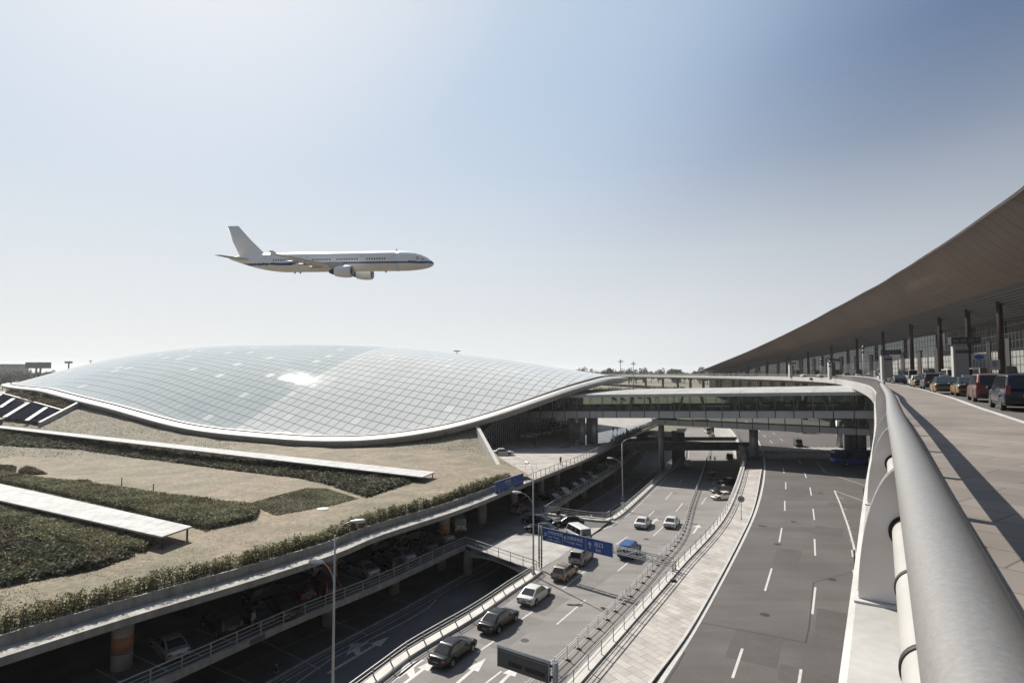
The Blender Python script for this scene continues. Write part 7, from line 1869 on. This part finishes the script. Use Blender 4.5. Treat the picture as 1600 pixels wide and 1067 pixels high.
# ---------------------------------------------------------------- far background
def far_tree(x, y, h, label, group, mats=None):
    z = terrain(x, y); o = thing('tree', (x, y, z), label, 'tree', group)
    g = MB(); g.tube([(x, y, z - .2), (x + .2, y, z + h * .3), (x + RND.uniform(-.5, .5), y, z + h * .62)], [h * .028, h * .02, h * .008], 7); g.build('trunk', M['bark'], o)
    g = MB(); w = h * RND.uniform(.24, .34); cl = [(RND.gauss(0, .45), RND.gauss(0, .45), RND.uniform(.30, .88)) for _ in range(9)]
    for a, b, c in cl:
        rr = w * RND.uniform(.42, .68) * (1.15 - .5 * abs(c - .5))
        for _ in range(38):
            q = Vector((RND.gauss(0, 1), RND.gauss(0, 1), RND.gauss(0, .85))).normalized() * rr * RND.uniform(.55, 1.05)
            leaf(g, Vector((x + a * w, y + b * w, z + c * h)) + q, h * .055, .3)
    g.build('crown', mats or M['tree_leaf'], o); return o
tl = 'one of the hazy dark trees in the far tree line behind the dome and viaduct'
for i in range(46):
    t = i / 45; far_tree(78 + 175 * t + RND.uniform(-3, 3), 640 + RND.uniform(-45, 60), RND.uniform(13.5, 18.5), tl, 'trees of the far tree line')
tl2 = 'one of the dark trees far off at the left edge behind the billboard'
for i in range(38):
    t = i / 37; D = RND.choice([430, 520, 600, 690]); far_tree(D * (-.945 + .175 * t), D, RND.uniform(9, 13) + (D - 430) * .012, tl2, 'trees at the far left')
g = MB()   # distant wood
for i in range(5200):
    a = RND.uniform(-1.05, .5); D = RND.uniform(1150, 1400); x, y = D * math.sin(a), D * math.cos(a); leaf(g, Vector((x, y, terrain(x, y) + RND.random() ** 1.2 * (7 + 5 * noise.noise(Vector((a * 30, 0, 0)))))), 6., 0)
g.build('distant_wood', M['tree_leaf'])['kind'] = 'stuff'
g = MB()   # scrub under the far viaduct
for i in range(2600):
    x, y = RND.uniform(62, 130), RND.uniform(395, 440); leaf(g, Vector((x, y, terrain(x, y) + RND.random() * 3.4 * max(.15, noise.noise(Vector((x * .09, y * .05, 1))) + .45))), .9)
g.build('undergrowth', M['hedge_leaf'])['kind'] = 'stuff'
def billboard(x0, y0, x1, y1, D, lab, legs):
    a, b = PD(x0, y0, D), PD(x1, y1, D); w, h = b.x - a.x, a.z - b.z; z = terrain((a.x + b.x) / 2, D); o = thing('billboard', ((a.x + b.x) / 2, D, z), lab, 'billboard', 'billboards beyond the dome')
    g = MB(); g.box(((a.x + b.x) / 2, D, (a.z + b.z) / 2), (w, 1.6, h)); g.build('panel', M['billboard'], o)
    g = MB(); cx = (a.x + b.x) / 2
    for s in legs: g = MB(); g.bar((cx + s * w * .5, D + .3, z - .5), (cx + s * w * .62, D + .3, b.z + .3), .9); g.build('leg', M['grey_metal'], o)
billboard(41, 566, 78.5, 575.5, 420, 'large grey billboard on twin legs at the left beyond the dome', (-.14, .14))
billboard(102, 564.5, 112.5, 567.6, 560, 'small grey billboard on a single leg right of the large one', (0,))
def mast(x, ytop, D, lab):
    p = PD(x, ytop, D); z = terrain(p.x, D); o = thing('floodlight_mast', (p.x, D, z), lab, 'light mast', 'floodlight masts'); g = MB(); g.tube([(p.x, D, z), (p.x, D, p.z)], [.35, .18], 10); g.build('pole', M['grey_metal'], o)
    g = MB(); g.cyl((p.x, D, p.z - .7), 1.5, .5, 12); g.cyl((p.x, D, p.z - .2), .2, 1.2, 8); g.build('lamp_ring', M['grey_metal'], o)
mast(969.5, 563.5, 330, 'tall floodlight mast rising behind the dome tip'); mast(989.5, 567, 345, 'second floodlight mast right of the one behind the dome tip'); mast(141.5, 563.5, 600, 'floodlight mast showing above the left flank of the dome')
# low buildings past the left tip of the dome and beside the tree line
for x0, x1, y0, y1, D, lab in ((-30, 38, 569.5, 577, 760, 'low grey building among the trees at the far left'), (1047, 1062, 578, 583, 700, 'pale low building in the far tree line')):
    a, b = PD(x0, y0, D), PD(x1, y1, D); z = terrain((a.x + b.x) / 2, D); o = thing('far_building', ((a.x + b.x) / 2, D, z), lab, 'building')
    g = MB(); g.box(((a.x + b.x) / 2, D, (a.z + z) / 2), (b.x - a.x, 14, a.z - z)); g.build('wall', M['concrete'], o)
    g = MB(); g.box(((a.x + b.x) / 2, D, a.z + .3), (b.x - a.x + 1, 15, .5)); g.build('roof', M['grey_metal'], o)
    g = MB()
    for k in range(6): g.box((a.x + (b.x - a.x) * (k + .5) / 6, D - 7.03, a.z - 2.2), ((b.x - a.x) / 9, .06, 1.6))
    g.build('window_band', M['dark_glass'], o)

# ---------------------------------------------------------------- thin autumn haze over the whole place
m = bpy.data.materials.new('haze'); m.use_nodes = True; nt_ = m.node_tree; nt_.nodes.remove(nt_.nodes['Principled BSDF'])
pv = nt_.nodes.new('ShaderNodeVolumePrincipled'); pv.inputs['Color'].default_value = (.93, .95, .97, 1); pv.inputs['Density'].default_value = HAZE; pv.inputs['Anisotropy'].default_value = .35
nt_.links.new(pv.outputs['Volume'], nt_.nodes['Material Output'].inputs['Volume'])
if HAZE > 0:
    g = MB(); g.box((0, 0, 32), (6700, 6700, 66)); g.build('haze', m)['kind'] = 'stuff'
# ---------------------------------------------------------------- camera, sun and sky
cam = bpy.data.objects.new('camera', bpy.data.cameras.new('camera')); COL.objects.link(cam)
cam.location = (0, 0, ZE); cam.rotation_euler = (pi / 2 + PITCH, 0, 0)
cam.data.sensor_width = 36; cam.data.lens = 36 * F / 1600; cam.data.clip_start = .05; cam.data.clip_end = 9000
sc.camera = cam
SUN_EL, SUN_AZ = math.radians(43), math.radians(-33)   # azimuth from straight ahead, negative to the left
sd = Vector((math.sin(SUN_AZ) * math.cos(SUN_EL), math.cos(SUN_AZ) * math.cos(SUN_EL), math.sin(SUN_EL)))
sl = bpy.data.lights.new('sun', 'SUN'); sl.energy = 4.4; sl.angle = math.radians(.53); sl.color = (1, .945, .86)
so = bpy.data.objects.new('sun', sl); COL.objects.link(so); so.rotation_euler = sd.to_track_quat('Z', 'Y').to_euler(); so.location = sd * 300
w = bpy.data.worlds.new('World'); sc.world = w; w.use_nodes = True
nt = w.node_tree; bg = nt.nodes['Background']
sky = nt.nodes.new('ShaderNodeTexSky'); sky.sky_type = 'NISHITA'; sky.sun_disc = False
sky.sun_elevation = SUN_EL; sky.sun_rotation = SUN_AZ; sky.altitude = 50; sky.air_density = 1.0; sky.dust_density = 0.6; sky.ozone_density = 1.6
L_ = nt.links
tc = nt.nodes.new('ShaderNodeTexCoord'); dt = nt.nodes.new('ShaderNodeVectorMath'); dt.operation = 'DOT_PRODUCT'; dt.inputs[1].default_value = sd
L_.new(tc.outputs['Generated'], dt.inputs[0]); mp = nt.nodes.new('ShaderNodeMapRange'); mp.inputs['From Min'].default_value = -1; L_.new(dt.outputs['Value'], mp.inputs['Value'])
# clear autumn air: the blue deepens away from the sun and pales to white haze at the horizon
def ramp(stops, interp='LINEAR'):
    r = nt.nodes.new('ShaderNodeValToRGB'); e = r.color_ramp.elements; r.color_ramp.interpolation = interp
    while len(e) < len(stops): e.new(.5)
    for i, (q, v) in enumerate(stops): e[i].position = q; e[i].color = (*v, 1)
    return r
K_ = 1 / .1232 / 10
sky_stops = [(-1, (.22, .26, .31)), (0, (.17, .21, .28)), (.4, (.105, .16, .27)), (.52, (.105, .17, .295)), (.64, (.24, .33, .48)), (.73, (.395, .505, .665)), (.80, (.46, .575, .715)), (.885, (.53, .635, .765)), (.93, (.67, .73, .81)), (.96, (.72, .765, .825)), (1, (.86, .87, .88))]
rp = ramp([((q + 1) / 2, tuple(c * K_ for c in v)) for q, v in sky_stops], 'B_SPLINE'); L_.new(mp.outputs['Result'], rp.inputs['Fac'])
sx = nt.nodes.new('ShaderNodeSeparateXYZ'); L_.new(tc.outputs['Generated'], sx.inputs['Vector'])
hz = ramp([(z, (v, v, v)) for z, v in ((0, 1), (.05, .97), (.09, .9), (.2, .62), (.27, .42), (.34, .21), (.46, 0))], 'B_SPLINE'); L_.new(sx.outputs['Z'], hz.inputs['Fac'])
s10 = nt.nodes.new('ShaderNodeMixRGB'); s10.blend_type = 'MULTIPLY'; s10.inputs['Fac'].default_value = 1; s10.inputs['Color2'].default_value = (10, 10, 10, 1); L_.new(rp.outputs['Color'], s10.inputs['Color1'])
mn = nt.nodes.new('ShaderNodeMixRGB'); mn.inputs['Fac'].default_value = .10; L_.new(s10.outputs['Color'], mn.inputs['Color1']); L_.new(sky.outputs['Color'], mn.inputs['Color2'])
mh = nt.nodes.new('ShaderNodeMixRGB'); L_.new(hz.outputs['Color'], mh.inputs['Fac']); L_.new(mn.outputs['Color'], mh.inputs['Color1']); hc = ramp([((q + 1) / 2, tuple(c * K_ for c in v)) for q, v in ((-1, (.40, .41, .42)), (0, (.44, .45, .47)), (.40, (.68, .71, .735)), (.56, (.77, .80, .81)), (.8, (.80, .815, .81)))]); L_.new(mp.outputs['Result'], hc.inputs['Fac'])
h10 = nt.nodes.new('ShaderNodeMixRGB'); h10.blend_type = 'MULTIPLY'; h10.inputs['Fac'].default_value = 1; h10.inputs['Color2'].default_value = (10, 10, 10, 1); L_.new(hc.outputs['Color'], h10.inputs['Color1']); L_.new(h10.outputs['Color'], mh.inputs['Color2'])
L_.new(mh.outputs['Color'], bg.inputs['Color'])
bg.inputs['Strength'].default_value = .068
vs = sc.view_settings; vs.view_transform = 'Standard'; vs.look = 'None'; vs.gamma = 1; vs.exposure = .90; vs.use_curve_mapping = False
cy = sc.cycles
sc.render.engine = 'CYCLES'; cy.use_denoising = True; cy.max_bounces = 7; cy.diffuse_bounces = 4; cy.glossy_bounces = 4; cy.transmission_bounces = 4; cy.transparent_max_bounces = 16; cy.caustics_reflective = False; cy.caustics_refractive = False; cy.sample_clamp_indirect = 6
